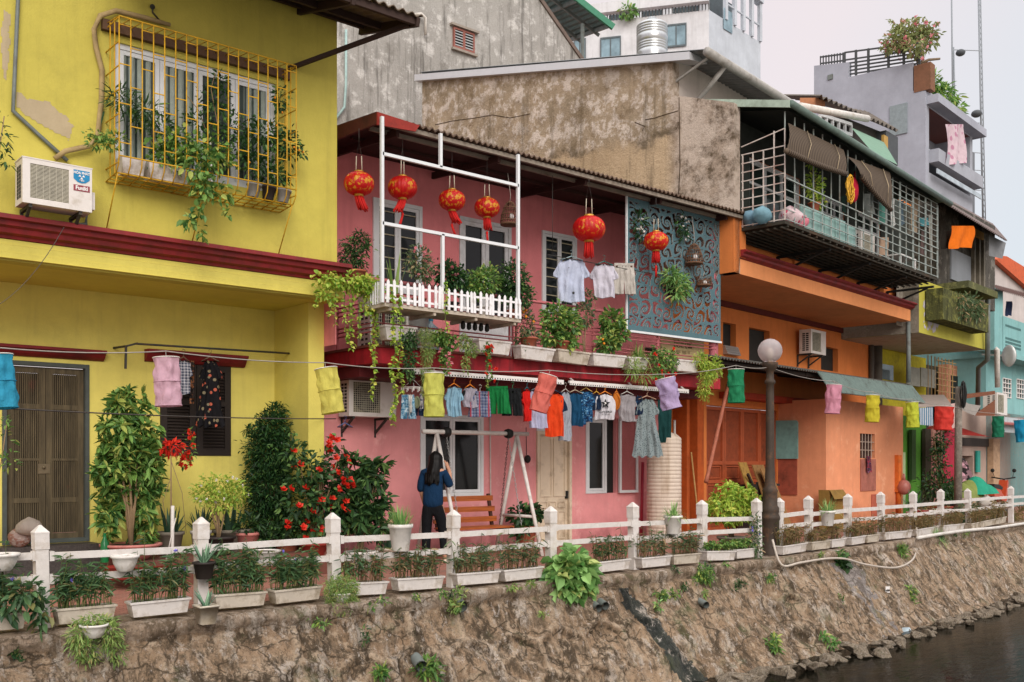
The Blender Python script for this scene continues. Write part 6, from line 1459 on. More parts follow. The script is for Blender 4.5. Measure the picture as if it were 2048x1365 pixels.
mb = MB(); poly(mb, B, [(1918, 797), (1938, 808), (1962, 812), (1950, 832), (1935, 826), (1920, 818)], 1.6); part(mb, 'rag', clothmat('rag_grey', '#a9a29c'), rp)
# utility pole and antenna mast
px_ = B.p(1916, 950, .75); root = FT(B, 'utility_pole', 'grey concrete utility pole in front of the red awning', 'pole', px_.x, .75)
mb = MB(); mb.tube([(px_.x, .75, 0), (px_.x+.02, .75, 2.0), (px_.x+.05, .75, 3.35)], [.10, .09, .08], 10); part(mb, 'shaft', crust('pole_concrete', ['#7d756c', '#8e867c', '#a0978c', '#5a524a'], 2), root)
mb = MB()
for k in range(9):
    a_ = random.uniform(0, 6); r1, r2 = random.uniform(.12, .2), random.uniform(.2, .34); mb.tube([(px_.x-.02+r1*math.cos(q_)*math.cos(a_), .62+r1*math.cos(q_)*.4*math.sin(a_), 3.15+r2*math.sin(q_)) for q_ in np.linspace(0, 6.28, 13)], .016, 4)
part(mb, 'cable_bundle', M['black'], root)
at = 95.; ax_, ay_ = camxy(1938, at); am = thing('antenna_mast', 'thin lattice antenna mast with guy wires against the pale sky', 'antenna', (ax_, ay_, 0)); ROFF[am.name] = (0, 0, 0)
def apt(px, py): x_, y_ = camxy(px, at); return Vector((x_-ax_, y_-ay_, camz(py, at)))
mb = MB()
for a, b, r in (((1903, -20), (1906, 250), .07), ((1907, 95), (1911, 260), .07), ((1957, -20), (1966, 440), .09), ((1961, -20), (1971, 440), .05)): mb.tube([apt(*a), apt(*b)], r, 4)
for k in range(40): py = -20+k*11.5; mb.bar(apt(1957+(py+20)*.0196, py), apt(1961+(py+31)*.0217, py+11), .05)
for py in (100, 245, 305, 340, 380): mb.bar(apt(1940 if py > 110 else 1905, py), apt(1960+py*.02, py+2), .06)
part(mb, 'mast', plain('mast_grey', '#8b9197', .6), am)
for q_ in ((1953, 228, .5), (1921, 106, .45)):
    mb = MB(); mb.ball(apt(q_[0], q_[1]), q_[2], 10, 6, sz=.7); part(mb, 'dish', plain('dish_dark', '#4b4f53', .6), am)
# scooter parked at the far right
sx_, sy_ = B.x(1998, 1.6), 1.6; sc_ = FT(B, 'scooter', 'orange and black scooter parked by the beige shop wall', 'scooter', sx_, sy_)
for dx in (-.62, .62):
    mb = MB(); Mx = Matrix.Rotation(R(90), 3, 'X'); mb.lathe([(.27, -.05), (.30, -.03), (.30, .03), (.27, .05), (.20, .04), (.20, -.04), (.27, -.05)], (sx_+dx, sy_, .30), 18, M=Mx); wh = part(mb, 'wheel', M['black'], sc_)
    mb = MB(); mb.lathe([(.001, -.03), (.2, -.03), (.2, .03), (.001, .03)], (sx_+dx, sy_, .30), 12, M=Mx); part(mb, 'rim', M['alu'], wh)
mb = MB(); mb.prism([(sx_-.8, .55), (sx_-.2, .45), (sx_+.1, .35), (sx_+.35, .4), (sx_+.5, .95), (sx_+.42, 1.0), (sx_+.2, .5), (sx_-.1, .62), (sx_-.35, .8), (sx_-.85, .78)], 1, sy_-.12, sy_+.12); part(mb, 'body', plain('scooter_orange', '#b8482a', .35, .5), sc_)
mb = MB(); mb.prism([(sx_-.85, .79), (sx_-.1, .72), (sx_-.08, .8), (sx_-.4, .88), (sx_-.85, .9)], 1, sy_-.13, sy_+.13); part(mb, 'seat', M['black'], sc_)
mb = MB(); mb.tube([(sx_+.62, sy_, .3), (sx_+.45, sy_, 1.0)], .035, 6); mb.tube([(sx_+.4, sy_-.33, 1.08), (sx_+.47, sy_, 1.02), (sx_+.4, sy_+.33, 1.08)], .02, 6); part(mb, 'handlebar', M['black'], sc_)
mb = MB(); mb.ball((sx_+.55, sy_, .92), .09, 10, 6); part(mb, 'headlight', M['white'], sc_)
for s_ in (-1, 1):
    mb = MB(); mb.tube([(sx_+.42, sy_+.25*s_, 1.08), (sx_+.4, sy_+.3*s_, 1.25)], .008, 4); mb.ball((sx_+.4, sy_+.3*s_, 1.28), .06, 8, 6, sx=.3); part(mb, 'mirror', M['black'], sc_)
# covered goods at the path side
def heap(px, py, y, w_, h_, mat, label, name, cat):
    c = B.p(px, py, y); mb = MB(); s_ = random.random()*9
    mb.grid(lambda u, v: (c.x-w_/2+w_*u, y-.35+.7*v, c.z+h_*max(0, math.sin(u*3.1416)*math.sin(v*3.1416))**.6*(1+.3*math.sin(u*9+s_))), 12, 8); return solo(mb, B, name, mat, label, cat, c.x, y, c.z)
heap(1930, 995, 1.3, 1.3, .45, clothmat('tarp_olive', '#7f8a4b', trans=.05), 'olive tarpaulin heap right of the utility pole', 'tarpaulin', 'tarpaulin')
heap(1957, 988, 1.2, 1.5, .4, clothmat('tarp_jade', '#2f9478', trans=.05), 'jade green tarpaulin heap beside the olive one', 'tarpaulin', 'tarpaulin')
heap(1922, 985, 1.7, 1.6, .75, clothmat('cloth_pinkblk', '#8b6a70', 'camo', '#2b2626', '#c495a0', sx=3), 'dark and pink cloth bundle behind the tarpaulins', 'cloth_bundle', 'bundle')
sack(1972, 1010, .9, .22, clothmat('sack_white', '#c4bbb1'), 'off white sack standing on the path before the scooter', z=.25)
# ------------------------------------------------------------------ red paper lanterns
t = NT('lantern_red'); t.rough(.45, .35)
x_, y_, z__ = t.sepz()
g_ = t.ramp(t.noise(17, 4, .6), .535, .56); bnd = t.math('MULTIPLY', t.ramp(t.noise(3.2, 2), .42, .55), t.ramp(t.math('ABSOLUTE', z__, 0), .13, .10))
t.color(t.mix(t.math('MULTIPLY', g_, bnd), t.mix(t.ramp(t.noise(6, 3), .3, .7), lin('#b0161a'), lin('#d8241c')), lin('#d79a2b')))
tr_ = t.n.new('ShaderNodeBsdfTranslucent'); tr_.inputs['Color'].default_value = (*lin('#e8402a'), 1); mx_ = t.n.new('ShaderNodeMixShader'); mx_.inputs[0].default_value = .3
t.l.new(t.b.outputs[0], mx_.inputs[1]); t.l.new(tr_.outputs[0], mx_.inputs[2]); t.l.new(mx_.outputs[0], t.out.inputs['Surface'])
LRED = t.m; GOLD = plain('lantern_gold', '#c9963c', .35, .5, .5); TAS = plain('tassel_red', '#c4201c', .8)
def lantern(px, py, r, n, label, swing=0., extra=0, top=None):
    c = A.p(px, py, n); root = thing('paper_lantern', label, 'lantern', c, random.uniform(0, 6), 'red lanterns along the balcony eave')
    hz = r*.74; N_, K = 96, 14
    def prof_(u, v):
        a = 2*math.pi*u; ph_ = math.pi*(.1+.8*v); rr = r*math.sin(ph_)**.8*(1-.035*abs(math.sin(a*12)))
        return (rr*math.cos(a), rr*math.sin(a), -hz*math.cos(ph_)*1.03)
    mb = MB(); mb.grid(prof_, N_, K); mb.build('globe', LRED, root)
    for s_, nm in ((1, 'top_cap'), (-1, 'bottom_cap')):
        mb = MB(); mb.lathe([(r*.30, s_*hz*.93), (r*.30, s_*hz*1.13), (r*.26, s_*hz*1.14), (.001, s_*hz*1.14)], (0, 0, 0), 20); mb.build(nm, GOLD, root)
    mb = MB()
    for k in range(26):
        a = k*2.4; rr = r*.27*math.sqrt((k+.5)/26); L = r*random.uniform(.75, 1.0); dx = swing*L
        mb.tube([(rr*math.cos(a), rr*math.sin(a), -hz*1.1), (rr*1.1*math.cos(a)+dx*.4, rr*1.1*math.sin(a), -hz*1.1-L*.5), (rr*1.25*math.cos(a)+dx, rr*1.25*math.sin(a), -hz*1.1-L)], r*.045, 4)
    tt = mb.build('tassel', TAS, root)
    if extra:
        mb = MB(); z0 = -hz*1.1-r*.5; mb.tube([(0, 0, z0), (.0, 0, z0-r*extra*.5)], .008, 4); mb.ball((0, 0, z0-r*extra*.55), r*.1, 8, 6, sz=1.4)
        for k in range(8): mb.tube([(r*.05*math.cos(k), r*.05*math.sin(k), z0-r*extra*.6), (r*.07*math.cos(k)+swing*.1, r*.07*math.sin(k), z0-r*extra*.6-r*.7)], r*.03, 4)
        mb.build('pendant', TAS, tt)
    mb = MB(); h = (top or 5.98)-c.z
    for s_ in (-1, 1): mb.tube([(s_*r*.2, 0, hz*1.1), (s_*r*.17, 0, hz*1.1+r*1.0)], .007, 4)
    mb.build('loop', plain('string_pale', '#c2b6a4', .8), root); mb = MB(); mb.tube([(-r*.17, 0, hz*1.1+r), (0, 0, min(h, hz*1.1+r*1.9)), (r*.17, 0, hz*1.1+r)], .004, 4); mb.tube([(0, 0, min(h, hz*1.1+r*1.9)), (0, 0, h)], .004, 4); mb.build('string', M['wire'], root); return root
lantern(718, 368, .205, 11.62, 'red lantern nearest the yellow wall, left of the white balcony frame', .35)
lantern(805, 376, .205, 11.62, 'red lantern just right of the white corner post, its tassel blown sideways', .7, .9)
lantern(904, 401, .195, 11.62, 'red lantern in the middle of the white balcony frame, bell on its tassel', .5, 1.0)
lantern(974, 416, .19, 11.62, 'red lantern beside the conical bird cage', .1, 1.2)
lantern(1178, 458, .262, 11.35, 'largest red lantern, with thick gold blossom, above the hanging white shirts', 0)
lantern(1312, 483, .21, 11.4, 'red lantern in front of the blue scrollwork screen', 0, 1.4)
# ------------------------------------------------------------------ cloth cylinder lanterns on a line
def cyl_lantern(px, pt, pb, wpx, label, col, fr=A, y=9.62, tilt=0., dark=None, crumple=.018, flat=1.):
    t_ = fr.t(px, y); top = fr.p(px, pt, y); X_, Y_ = fr.wor(top.x, top.y); r = wpx*t_/4000; L = (pb-pt)*t_/2000/max(.8, math.cos(tilt))
    root = thing('cloth_lantern', label, 'lantern', (X_, Y_, top.z), 0, 'cloth cylinder lanterns on the line')
    root.rotation_euler = Matrix.Rotation(tilt, 3, Vector((SA, CA, 0))).to_euler()
    mt = clothmat('lantern_cloth_'+col.strip('#'), col, trans=.35); s_ = random.random()*20
    def f(u, v):
        a = 2*math.pi*u; k = math.sin(math.pi*min(1, abs(v-.5)*2)); rr = r*(1-.06*k)+crumple*mnoise.noise(Vector((math.cos(a)*2, math.sin(a)*2+s_, v*4)))*2*(k+.3)+.006*math.sin(a*7+v*3)*k
        return (rr*math.cos(a), rr*flat*math.sin(a), -.02-L*v)
    mb = MB(); mb.grid(f, 36, 18); mb.build('shade', mt, root)
    for z in (-.02, -.02-L*.5, -.02-L):
        mb = MB(); mb.tube([((r+.002)*math.cos(a), (r+.002)*flat*math.sin(a), z) for a in np.linspace(0, 2*math.pi, 25)], .005, 5); mb.build('hoop', plain('hoop', '#d9d4cc', .6) if z > -.1 else mt, root)
    mb = MB(); 
    for a in (0, math.pi/2): mb.bar((-r*math.cos(a), -r*flat*math.sin(a), -.02), (r*math.cos(a), r*flat*math.sin(a), -.02), .008)
    mb.tube([(0, 0, -.02), (0, 0, .05)], .004, 4); mb.build('hook', M['wirel'], root)
    return (X_, Y_, top.z+.045)
W_ = []
W_.append(cyl_lantern(-4, 706, 812, 54, 'bright blue cloth lantern cut by the left picture edge', '#3fa3c4', tilt=-.10))
W_.append(cyl_lantern(332, 712, 808, 51, 'pink cloth lantern before the dark shuttered window', '#d9b3c2', tilt=-.05))
W_.append(cyl_lantern(651, 734, 822, 45, 'pale yellow cloth lantern hanging where the yellow and pink houses meet', '#d8cf6a', tilt=-.17))
W_.append(cyl_lantern(868, 744, 830, 40, 'lime yellow cloth lantern left of the light blue t-shirt', '#cfd06a'))
W_.append(cyl_lantern(1098, 748, 820, 36, 'coral red cloth lantern tilted across the laundry', '#e07a6e', tilt=.28))
W_.append(cyl_lantern(1329, 755, 815, 40, 'lilac cloth lantern tilted open beside the grey dress', '#bba8cc', tilt=-.24, crumple=.025))
W_.append(cyl_lantern(1472, 737, 803, 33, 'green cloth lantern just left of the street lamp', '#2f8a5f', crumple=.02))
LT = (LX, LY, 3.02)
W2 = [LT]
for a in ((1668, 768, 825, 30, 'pink cloth lantern in front of the corrugated awning skirt', '#d99aad', .06), (1746, 789, 842, 27, 'mustard yellow cloth lantern in front of the orange annex', '#d3c640', .04), (1824, 803, 853, 25, 'yellow green cloth lantern beside the blue striped awning end', '#c9d048', -.02),
          (1889, 812, 858, 36, 'red cloth lantern blown flat beside the utility pole', '#d8483f', 0.05), (1996, 831, 873, 22, 'dark green cloth lantern before the shop awning', '#2c7d5f', 0), (2041, 838, 882, 26, 'turquoise blue cloth lantern near the right picture edge', '#2c9cc2', -.12)):
    W2.append(cyl_lantern(*a[:5], a[5], B, .12, a[6]))
def wire(pts, sag, r, name, mat, label, cat):
    mb = MB(); P = []
    for i in range(len(pts)-1):
        a, b = Vector(pts[i]), Vector(pts[i+1])
        for k in range(8): u = k/8; P.append(a.lerp(b, u)+Vector((0, 0, -sag*4*u*(1-u))))
    P.append(Vector(pts[-1])); mb.tube(P, r, 4); o = mb.build(name, mat); return tag(o, label, cat)
wire([(W_[0][0]-1.5, W_[0][1], W_[0][2]+.08)]+W_+[LT], .03, .006, 'lantern_line', M['wirel'], 'thin line carrying the cloth lanterns up to the street lamp', 'line')
wire(W2+[(W2[-1][0]+3, W2[-1][1]+.5, W2[-1][2])], .05, .006, 'lantern_line', M['wirel'], 'thin line carrying the cloth lanterns from the street lamp to the right', 'line')
a, b = A.p(-30, 815, 9.9), A.p(672, 838, 12.3); wire([a, b], .03, .007, 'cable', M['wire'], 'black cable slung low across the yellow house front', 'cable')
a, b = A.p(128, 455, 11.3), A.p(-20, 620, 10.2); wire([a, b], .12, .004, 'thin_wire', M['wire'], 'loose thin wire hanging below the blue stickered air conditioner', 'wire')
# ------------------------------------------------------------------ laundry
def hanger(root, w, col, drop=.10):
    mb = MB(); h = .085
    mb.tube([(.0, 0, .045), (.018, 0, .06), (.02, 0, .085), (.0, 0, .10), (-.018, 0, .085)], .004, 5); mb.tube([(0, 0, -.0), (0, 0, .05)], .004, 5)
    mb.tube([(0, 0, 0), (w*.42, 0, -h*.7), (-w*.42, 0, -h*.7), (0, 0, 0)], .009, 5); mb.build('hanger', plain('hanger_'+col.strip('#'), col, .4), root)
def sheetgrid(mb, f, nu, nv, gap=.035):
    """front and back cloth layers"""
    for s_ in (-1, 1):
        mb.grid(lambda u, v: (lambda p: (p[0], p[1]+s_*gap*(.25+.75*math.sin(math.pi*min(1, max(0, u))))*(.4+.6*v), p[2]))(f(u, v)), nu, nv)
def garment(kind, px, py0, wpx, hpx, n, mat, label, hang_col=None, rot=0., fr=A, name=None, cat=None, mat2=None, group=None):
    t_ = fr.t(px, n); top = fr.p(px, py0, n); w, h = wpx*t_/2000, hpx*t_/2000
    if kind == 'shorts': w *= 1.3; h *= .86
    elif kind in ('tee', 'long', 'tank'): w *= 1.22; h *= 1.04
    nm = name or {'tee': 't_shirt', 'tank': 'tank_top', 'long': 'long_sleeved_shirt', 'shorts': 'shorts', 'dress': 'dress', 'trousers': 'trousers', 'cap': 'cap'}[kind]
    root = thing(nm, label, cat or nm.replace('_', ' '), (*fr.wor(top.x, top.y), top.z), fr.a-AL+rot-(fr.a), group)
    q = random.uniform(0, 6); wv = lambda u, v: .022*math.sin(u*9+q+v*2)*(.25+v)+.014*math.sin(u*21+q*2+v*1.5)*(.2+v)+.01*mnoise.noise(Vector((u*5, v*4, q)))*3
    mb = MB()
    if kind in ('tee', 'long', 'tank', 'dress'):
        body = w*(.66 if kind in ('tee', 'long') else .86)
        if kind == 'dress': body = w*.5
        def f(u, v):
            sh = .5+.5*min(1, v/.10); k = body*sh if v < .1 else body
            if kind == 'dress' and v > .25: k = body*(1+1.05*((v-.25)/.75)**1.1)
            if kind == 'tank': k = body*(.62+.38*min(1, v/.3)) if v < .3 else body
            x = (u-.5)*k; z = -.03-(h-.03)*v
            if v < .1: z -= .05*abs(u-.5)*(1-v/.1)*2
            if v < .001 and .3 < u < .7: z -= .035*math.sin((u-.3)/.4*math.pi)
            pl = .03*math.sin(u*26+q)*max(0, v-.35) if kind == 'dress' else 0
            zz = z+(.02*math.sin(u*26+q) if kind == 'dress' and v > .98 else .008*math.sin(u*7+q)*v)
            return (x+.012*math.sin(v*6+q), wv(u, v)+pl, zz)
        sheetgrid(mb, f, 26, 24)
        o = mb.build('cloth', mat, root)
        if kind != 'tank':
            L = {'tee': .33, 'long': .82, 'dress': .22}[kind]*h; sw = body*.36
            for s_ in (-1, 1):
                mb = MB(); dxo = (w-body)/2 if kind != 'dress' else w*.18
                def g(u, v):
                    sx_ = s_*(body*.5-.02+dxo*min(1, v*1.3)*(1 if kind != 'long' else .8)); xin = s_*(body*.5-.06-(.0 if kind != 'long' else -.02)*v)
                    x = sx_+(xin-sx_)*u*(1-.15*v); z = -.06-.02-L*v-(.02+.10*v*(1 if kind != 'long' else .2))*u*.3+.05*(u)*(1-v)
                    return (x, wv(u, v)*.8+.02, z)
                sheetgrid(mb, g, 8, 12, .03); mb.build('sleeve', mat2 or mat, root)
    elif kind == 'shorts':
        mb.bar((-w*.4, 0, -.02), (w*.4, 0, -.02), .03, .04)
        for s_ in (-1, 1):
            sheetgrid(mb, lambda u, v: (s_*(.0+.05*w*max(0, v-.45)+(w*.40+.09*w*v)*u), wv(u, v), -.02-(h-.02)*v), 12, 14, .04)
        mb.build('cloth', mat, root)
    elif kind == 'trousers':
        sheetgrid(mb, lambda u, v: ((u-.5)*w*(1-.1*v), wv(u, v), -h*v*(1-.12*(u > .55))), 16, 20, .03); mb.build('cloth', mat, root)
    elif kind == 'cap':
        mb.grid(lambda u, v: (math.sin(u*math.pi)*w*.6*(1 if v < .9 else 1)-w*.3, .05*math.cos(v*6.28)*math.sin(u*3.14), -h*u), 12, 10); mb.ball((0, 0, -h*.5), w*.42, 12, 8, sz=h/w, sy=.35); mb.build('cloth', mat, root)
    if hang_col: hanger(root, w*(.7 if kind != 'shorts' else .9), hang_col)
    return root
LN = 11.72
cm = clothmat
NAVY = cm('navy', '#25344c'); CAMO = cm('camo_blue', '#2d5f8c', 'camo', '#1d3050', '#7fb3d3', sx=16)
# peg ring with small items
p = A.p(826, 776, LN); root = thing('peg_hanger', 'round white peg hanger crowded with small baby clothes', 'hanger', p)
mb = MB(); r = .16; mb.tube([(r*math.cos(a), r*math.sin(a), 0) for a in np.linspace(0, 6.28, 19)], .007, 4); mb.tube([(r*math.cos(a)*.55, r*math.sin(a)*.55, 0) for a in np.linspace(0, 6.28, 15)], .006, 4)
for a in (0, 2.1, 4.2): mb.tube([(r*math.cos(a), r*math.sin(a), 0), (0, 0, .12)], .003, 4)
mb.build('ring', M['white'], root)
mb = MB()
for k in range(12): a = k*.52; mb.box(r*math.cos(a)-.008, r*math.cos(a)+.008, r*math.sin(a)-.008, r*math.sin(a)+.008, -.05, 0)
mb.build('pegs', M['white'], root)
garment('shorts', 816, 790, 24, 56, LN-.1, cm('babyblue', '#8fb4c8', 'camo', '#4f7f9c', '#c5d6de', sx=14), 'pale blue patterned baby shorts clipped to the round peg hanger')
garment('trousers', 821, 790, 7, 40, LN-.15, cm('sockw', '#d3d0cb'), 'small white sock clipped to the round peg hanger', name='sock', cat='sock')
garment('cap', 834, 790, 16, 30, LN-.05, cm('olive', '#8f9678'), 'small olive cap clipped to the round peg hanger')
garment('shorts', 836, 795, 22, 43, LN+.1, NAVY, 'small navy shorts clipped to the round peg hanger')
garment('trousers', 843, 788, 8, 34, LN+.05, cm('whitesock', '#dcdada', 'camo', '#5a6480', '#e8e6e4', sx=10), 'white sock with dark pattern clipped to the peg hanger', name='sock', cat='sock')
garment('tee', 908, 767, 36, 64, LN, cm('ltblue', '#8fb7cc'), 'light blue t-shirt on an orange hanger beside the lime lantern', '#e0812b', .1)
garment('tee', 940, 769, 34, 45, LN, cm('lilacgrey', '#a5a0ac'), 'small grey t-shirt with black collar and sleeves on an orange hanger', '#e0812b', .45, mat2=cm('blackc', '#26282b'))
garment('shorts', 960, 783, 36, 60, LN-.05, cm('plaid', '#8d93a8', 'plaid', '#4c587a', '#b04a5a', sx=22, sz=22), 'blue plaid shorts hanging below a white wire hanger', '#c9c5bf', .2)
garment('shorts', 994, 773, 42, 64, LN, cm('green', '#1f7a41'), 'green sports shorts with white side stripe', '#2c6d4c', -.2)
garment('shorts', 1025, 777, 32, 64, LN, cm('black', '#222426'), 'black shorts right of the green ones', '#2f7a55', .1)
garment('tee', 1054, 774, 24, 66, LN, cm('red', '#cf2520'), 'narrow bright red shirt seen edge on', '#2c5a63', .75)
garment('tee', 1077, 774, 44, 80, LN-.02, cm('lav', '#b3b3cc'), 'pale lavender t-shirt partly behind the coral lantern', '#6a7a86', .15)
garment('tee', 1108, 780, 50, 90, LN-.06, cm('orange', '#e04a22'), 'orange polo shirt with navy sleeves', '#2c3a55', .2, mat2=NAVY)
garment('long', 1131, 778, 32, 100, LN+.04, cm('greyl', '#a6abb5'), 'light grey long sleeved shirt behind the orange polo', '#b5ada5', .55)
garment('long', 1150, 780, 44, 70, LN, cm('tealn', '#1d4a6b'), 'dark blue shirt with camouflage sleeves on a wire hanger', '#b3a38e', .1, mat2=CAMO)
garment('tee', 1172, 776, 38, 66, LN+.05, CAMO, 'all over blue camouflage shirt on a cream hanger', '#d8b56a', .35)
garment('tee', 1193, 783, 28, 36, LN+.03, NAVY, 'tiny navy t-shirt with camouflage sleeve on a mustard hanger', '#c99a3a', .2, mat2=CAMO)
gt = garment('tank', 1210, 783, 38, 54, LN-.06, cm('whitec', '#d5d3d8'), 'white tank top printed with a black star', '#e0812b', .0)
mb = MB(); R0 = .085; pts = [(R0*(1 if k % 2 == 0 else .4)*math.sin(k*math.pi/5), R0*(1 if k % 2 == 0 else .4)*math.cos(k*math.pi/5)) for k in range(10)]
ctr = (0, -.075, -.21)
mb.add([ctr]+[(p_[0]+ctr[0], ctr[1], p_[1]+ctr[2]) for p_ in pts], [(0, 1+k, 1+(k+1) % 10) for k in range(10)]); st_ = mb.build('star_print', cm('blackc', '#26282b'), gt)
textobj('lettering', '3', .07, M['white'], gt, Matrix.Translation((0, -.077, -.215)) @ TXT, .0005, .004)
textobj('lettering', 'CONVERSE', .045, M['black'], gt, Matrix.Translation((0, -.076, -.345)) @ TXT, .0005, .001)
textobj('lettering', 'ALL STAR', .03, M['black'], gt, Matrix.Translation((0, -.076, -.39)) @ TXT, .0005)
garment('cap', 1233, 782, 20, 42, LN, cm('capor', '#c9762f'), 'orange padded cap on an orange hanger', '#e0812b')
garment('tee', 1254, 783, 40, 58, LN-.05, cm('greyh', '#9c979a'), 'crumpled grey hooded top with dark cuff', '#c9c5bf', .25)
garment('tee', 1279, 787, 24, 42, LN+.02, NAVY, 'small navy shirt with camouflage edge left of the grey dress', None, .3, mat2=CAMO)
garment('dress', 1294, 792, 62, 122, LN-.08, cm('dressg', '#8f9c9e', 'spots', '#4a5a60', sx=42), 'grey floral short sleeved dress reaching down before the water tank', '#c9a58c', -.05)
garment('trousers', 1330, 800, 30, 86, LN+.06, cm('dkgreen', '#1f4443'), 'dark green trousers folded over beside the grey dress', None, .2)
# upper line: a pole just under the eave of the balcony
a, b = A.p(1105, 512, 11.62), A.p(1290, 530, 11.62); b.z = a.z = 4.62
mb = MB(); mb.tube([a+Vector((-.1, 0, .12)), b+Vector((.2, 0, .12))], .006, 6); 
for x in (a.x, b.x+.1): mb.tube([(x, 11.62, 4.74), (x, 11.62, 6.0)], .004, 4)
solo(mb, A, 'clothes_pole', M['iron'], 'thin clothes pole hung below the pink house eave', 'clothes rail', a.x, 11.62, 4.62)
g1 = garment('tee', 1143, 513, 64, 88, 11.60, cm('whiteblue', '#c3cbe0'), 'large white t-shirt with a small dark motif, leftmost on the upper pole', '#9ab0b5', .05)
mb = MB(); mb.ball((.02, -.09, -.60), .022, 8, 6, sy=.2); mb.ball((-.05, -.085, -.2), .008, 6, 4, sy=.2); mb.build('motif', M['black'], g1)
garment('tee', 1208, 523, 52, 70, 11.60, cm('whitepink', '#cfccd8'), 'short white top with faint pink print on the upper pole', '#3f7a72', .05)
garment('shorts', 1248, 527, 38, 72, 11.66, cm('cream', '#c3bdb5'), 'cream shorts rightmost on the upper pole', '#9a5a3f', .1)
# on the yellow wall
garment('tee', 367, 714, 34, 72, 12.7, cm('checkbw', '#c5c5cc', 'check', '#3a4258', sx=26, sz=26), 'black and white checked shirt behind the pink cloth lantern', '#6d5c4a', .5)
garment('dress', 420, 714, 62, 140, 12.66, cm('darkfloral', '#1e1d20', 'spots', '#c4664f', '#8d8268', sx=15), 'black dress with orange flowers before the dark shutters', '#6d5c4a', .0)
garment('trousers', 385, 722, 9, 86, 12.72, cm('darkprint', '#3b3431', 'camo', '#8a5a3d', '#242022', sx=14), 'narrow dark printed scarf between checked shirt and flowered dress', name='scarf', cat='scarf')
# small empty hanger
p = A.p(690, 846, 12.4); root = thing('hanger', 'small empty blue hanger hooked under the white air conditioner', 'hanger', p, -AL); hanger(root, .26, '#4f5f8c')
# ------------------------------------------------------------------ bird cages
WK = plain('wicker', '#6d4f3b', .8, scale=30, dirt='#3f2d22')
def cage(px, py, n, r, h, label, shape='cone', top=5.9):
    c = A.p(px, py, n); root = thing('bird_cage', label, 'bird cage', c)
    pr = [(r, 0), (r*1.02, h*.15), (r*.95, h*.4), (r*.72, h*.7), (r*.4, h*.92), (r*.1, h)] if shape == 'cone' else [(r, 0), (r, h*.5), (r, h)]
    mb = MB(); k = 22
    for i in range(k):
        a = 6.2832*i/k; mb.tube([(q[0]*math.cos(a), q[0]*math.sin(a), q[1]) for q in pr], .005, 4, cap=False)
    mb.build('bars', WK, root); mb = MB()
    for q in pr[:-1]: mb.tube([(q[0]*math.cos(a), q[0]*math.sin(a), q[1]) for a in np.linspace(0, 6.2832, 21)], .009, 5)
    mb.build('hoops', WK, root); mb = MB(); mb.lathe([(.001, -.01), (r*1.02, -.01), (r*1.02, .02), (.001, .02)], (0, 0, 0), 20); b_ = mb.build('floor', WK, root)
    mb = MB(); mb.ball((r*.2, 0, h*.35), r*.28, 8, 6, sz=1.3); mb.build('drinking_cup', M['white'], root)
    mb = MB(); mb.tube([(0, 0, h), (.01, 0, h+.1), (-.03, .02, top-c.z)], .006, 4); mb.build('hook', M['wirel'], root)
cage(1020, 450, 11.7, .14, .36, 'conical wicker bird cage hanging by the right white post')
cage(1388, 528, 11.62, .155, .36, 'conical wicker bird cage hanging before the blue screen')
cage(1408, 572, 11.62, .13, .16, 'low round cage hanging on the right edge of the blue screen', 'drum', 4.75)
# ------------------------------------------------------------------ swing bench
SW = 12.42
root = FT(A, 'swing_bench', 'white framed garden swing with an orange brown slatted bench', 'swing', A.x(950, SW), SW)
zb = A.z(950, 866, SW); xa, xb = A.x(845, SW), A.x(1056, SW)
TW = plain('tube_white', '#d8d3cd', .45, dirt='#a39a8c', dscale=4, dlo=.6)
mb = MB(); mb.tube([(xa, SW, zb), (xb, SW, zb)], .035, 10); part(mb, 'beam', TW, root)
for px in (874, 1034):
    x = A.x(px, SW); mb = MB(); mb.tube([(x, SW, zb-.03), (x, SW-.62, 0)], .032, 8); mb.tube([(x, SW, zb-.03), (x, SW+.55, 0)], .032, 8); mb.tube([(x, SW-.42, .62), (x, SW+.36, .62)], .025, 8); part(mb, 'a_frame', TW, root)
xs1, xs2 = A.x(893, SW), A.x(1017, SW)
for x in (xs1, xs2):
    mb = MB(); mb.lathe([(.001, -.05), (.07, -.05), (.08, 0), (.07, .05), (.001, .05)], (x, SW, zb), 12, M=Matrix.Rotation(R(90), 3, 'Y')); part(mb, 'bearing', M['black'], root)
    for yy in (-.30, .25):
        mb = MB(); a, b = Vector((x, SW, zb-.05)), Vector((x+.02, SW+yy, .48)); k = 34
        for i in range(k):
            c = a.lerp(b, (i+.5)/k); d = (b-a).normalized(); sd = d.orthogonal().normalized() if i % 2 else d.cross(d.orthogonal()).normalized()
            l_ = (b-a).length/k*.72; w_ = .011
            mb.tube([c-d*l_, c-d*l_*.5+sd*w_, c+d*l_*.5+sd*w_, c+d*l_, c+d*l_*.5-sd*w_, c-d*l_*.5-sd*w_, c-d*l_], .0042, 4)
        part(mb, 'chain', M['alu'] if yy < 0 else M['iron'], root)
WD = NT('bench_wood'); WD.rough(.4, .4); g1 = WD.noise(2, 6, .7, (1.2, 18, 18)); WD.color(WD.mix(WD.ramp(g1, .3, .7), lin('#7a3a17'), lin('#b3622a'))); WD = WD.m
bx0, bx1 = A.x(880, SW), A.x(1006, SW)
for k, z in enumerate((.58, .74, .91)):
    mb = MB(); yy = SW+.16+.05*k; mb.box(bx0, bx1, yy, yy+.025, z-.042, z+.042); part(mb, 'back_slat', WD, root)
for k in range(5):
    mb = MB(); yy = SW-.28+.09*k; mb.box(bx0, bx1, yy, yy+.07, .455, .48); part(mb, 'seat_slat', WD, root)
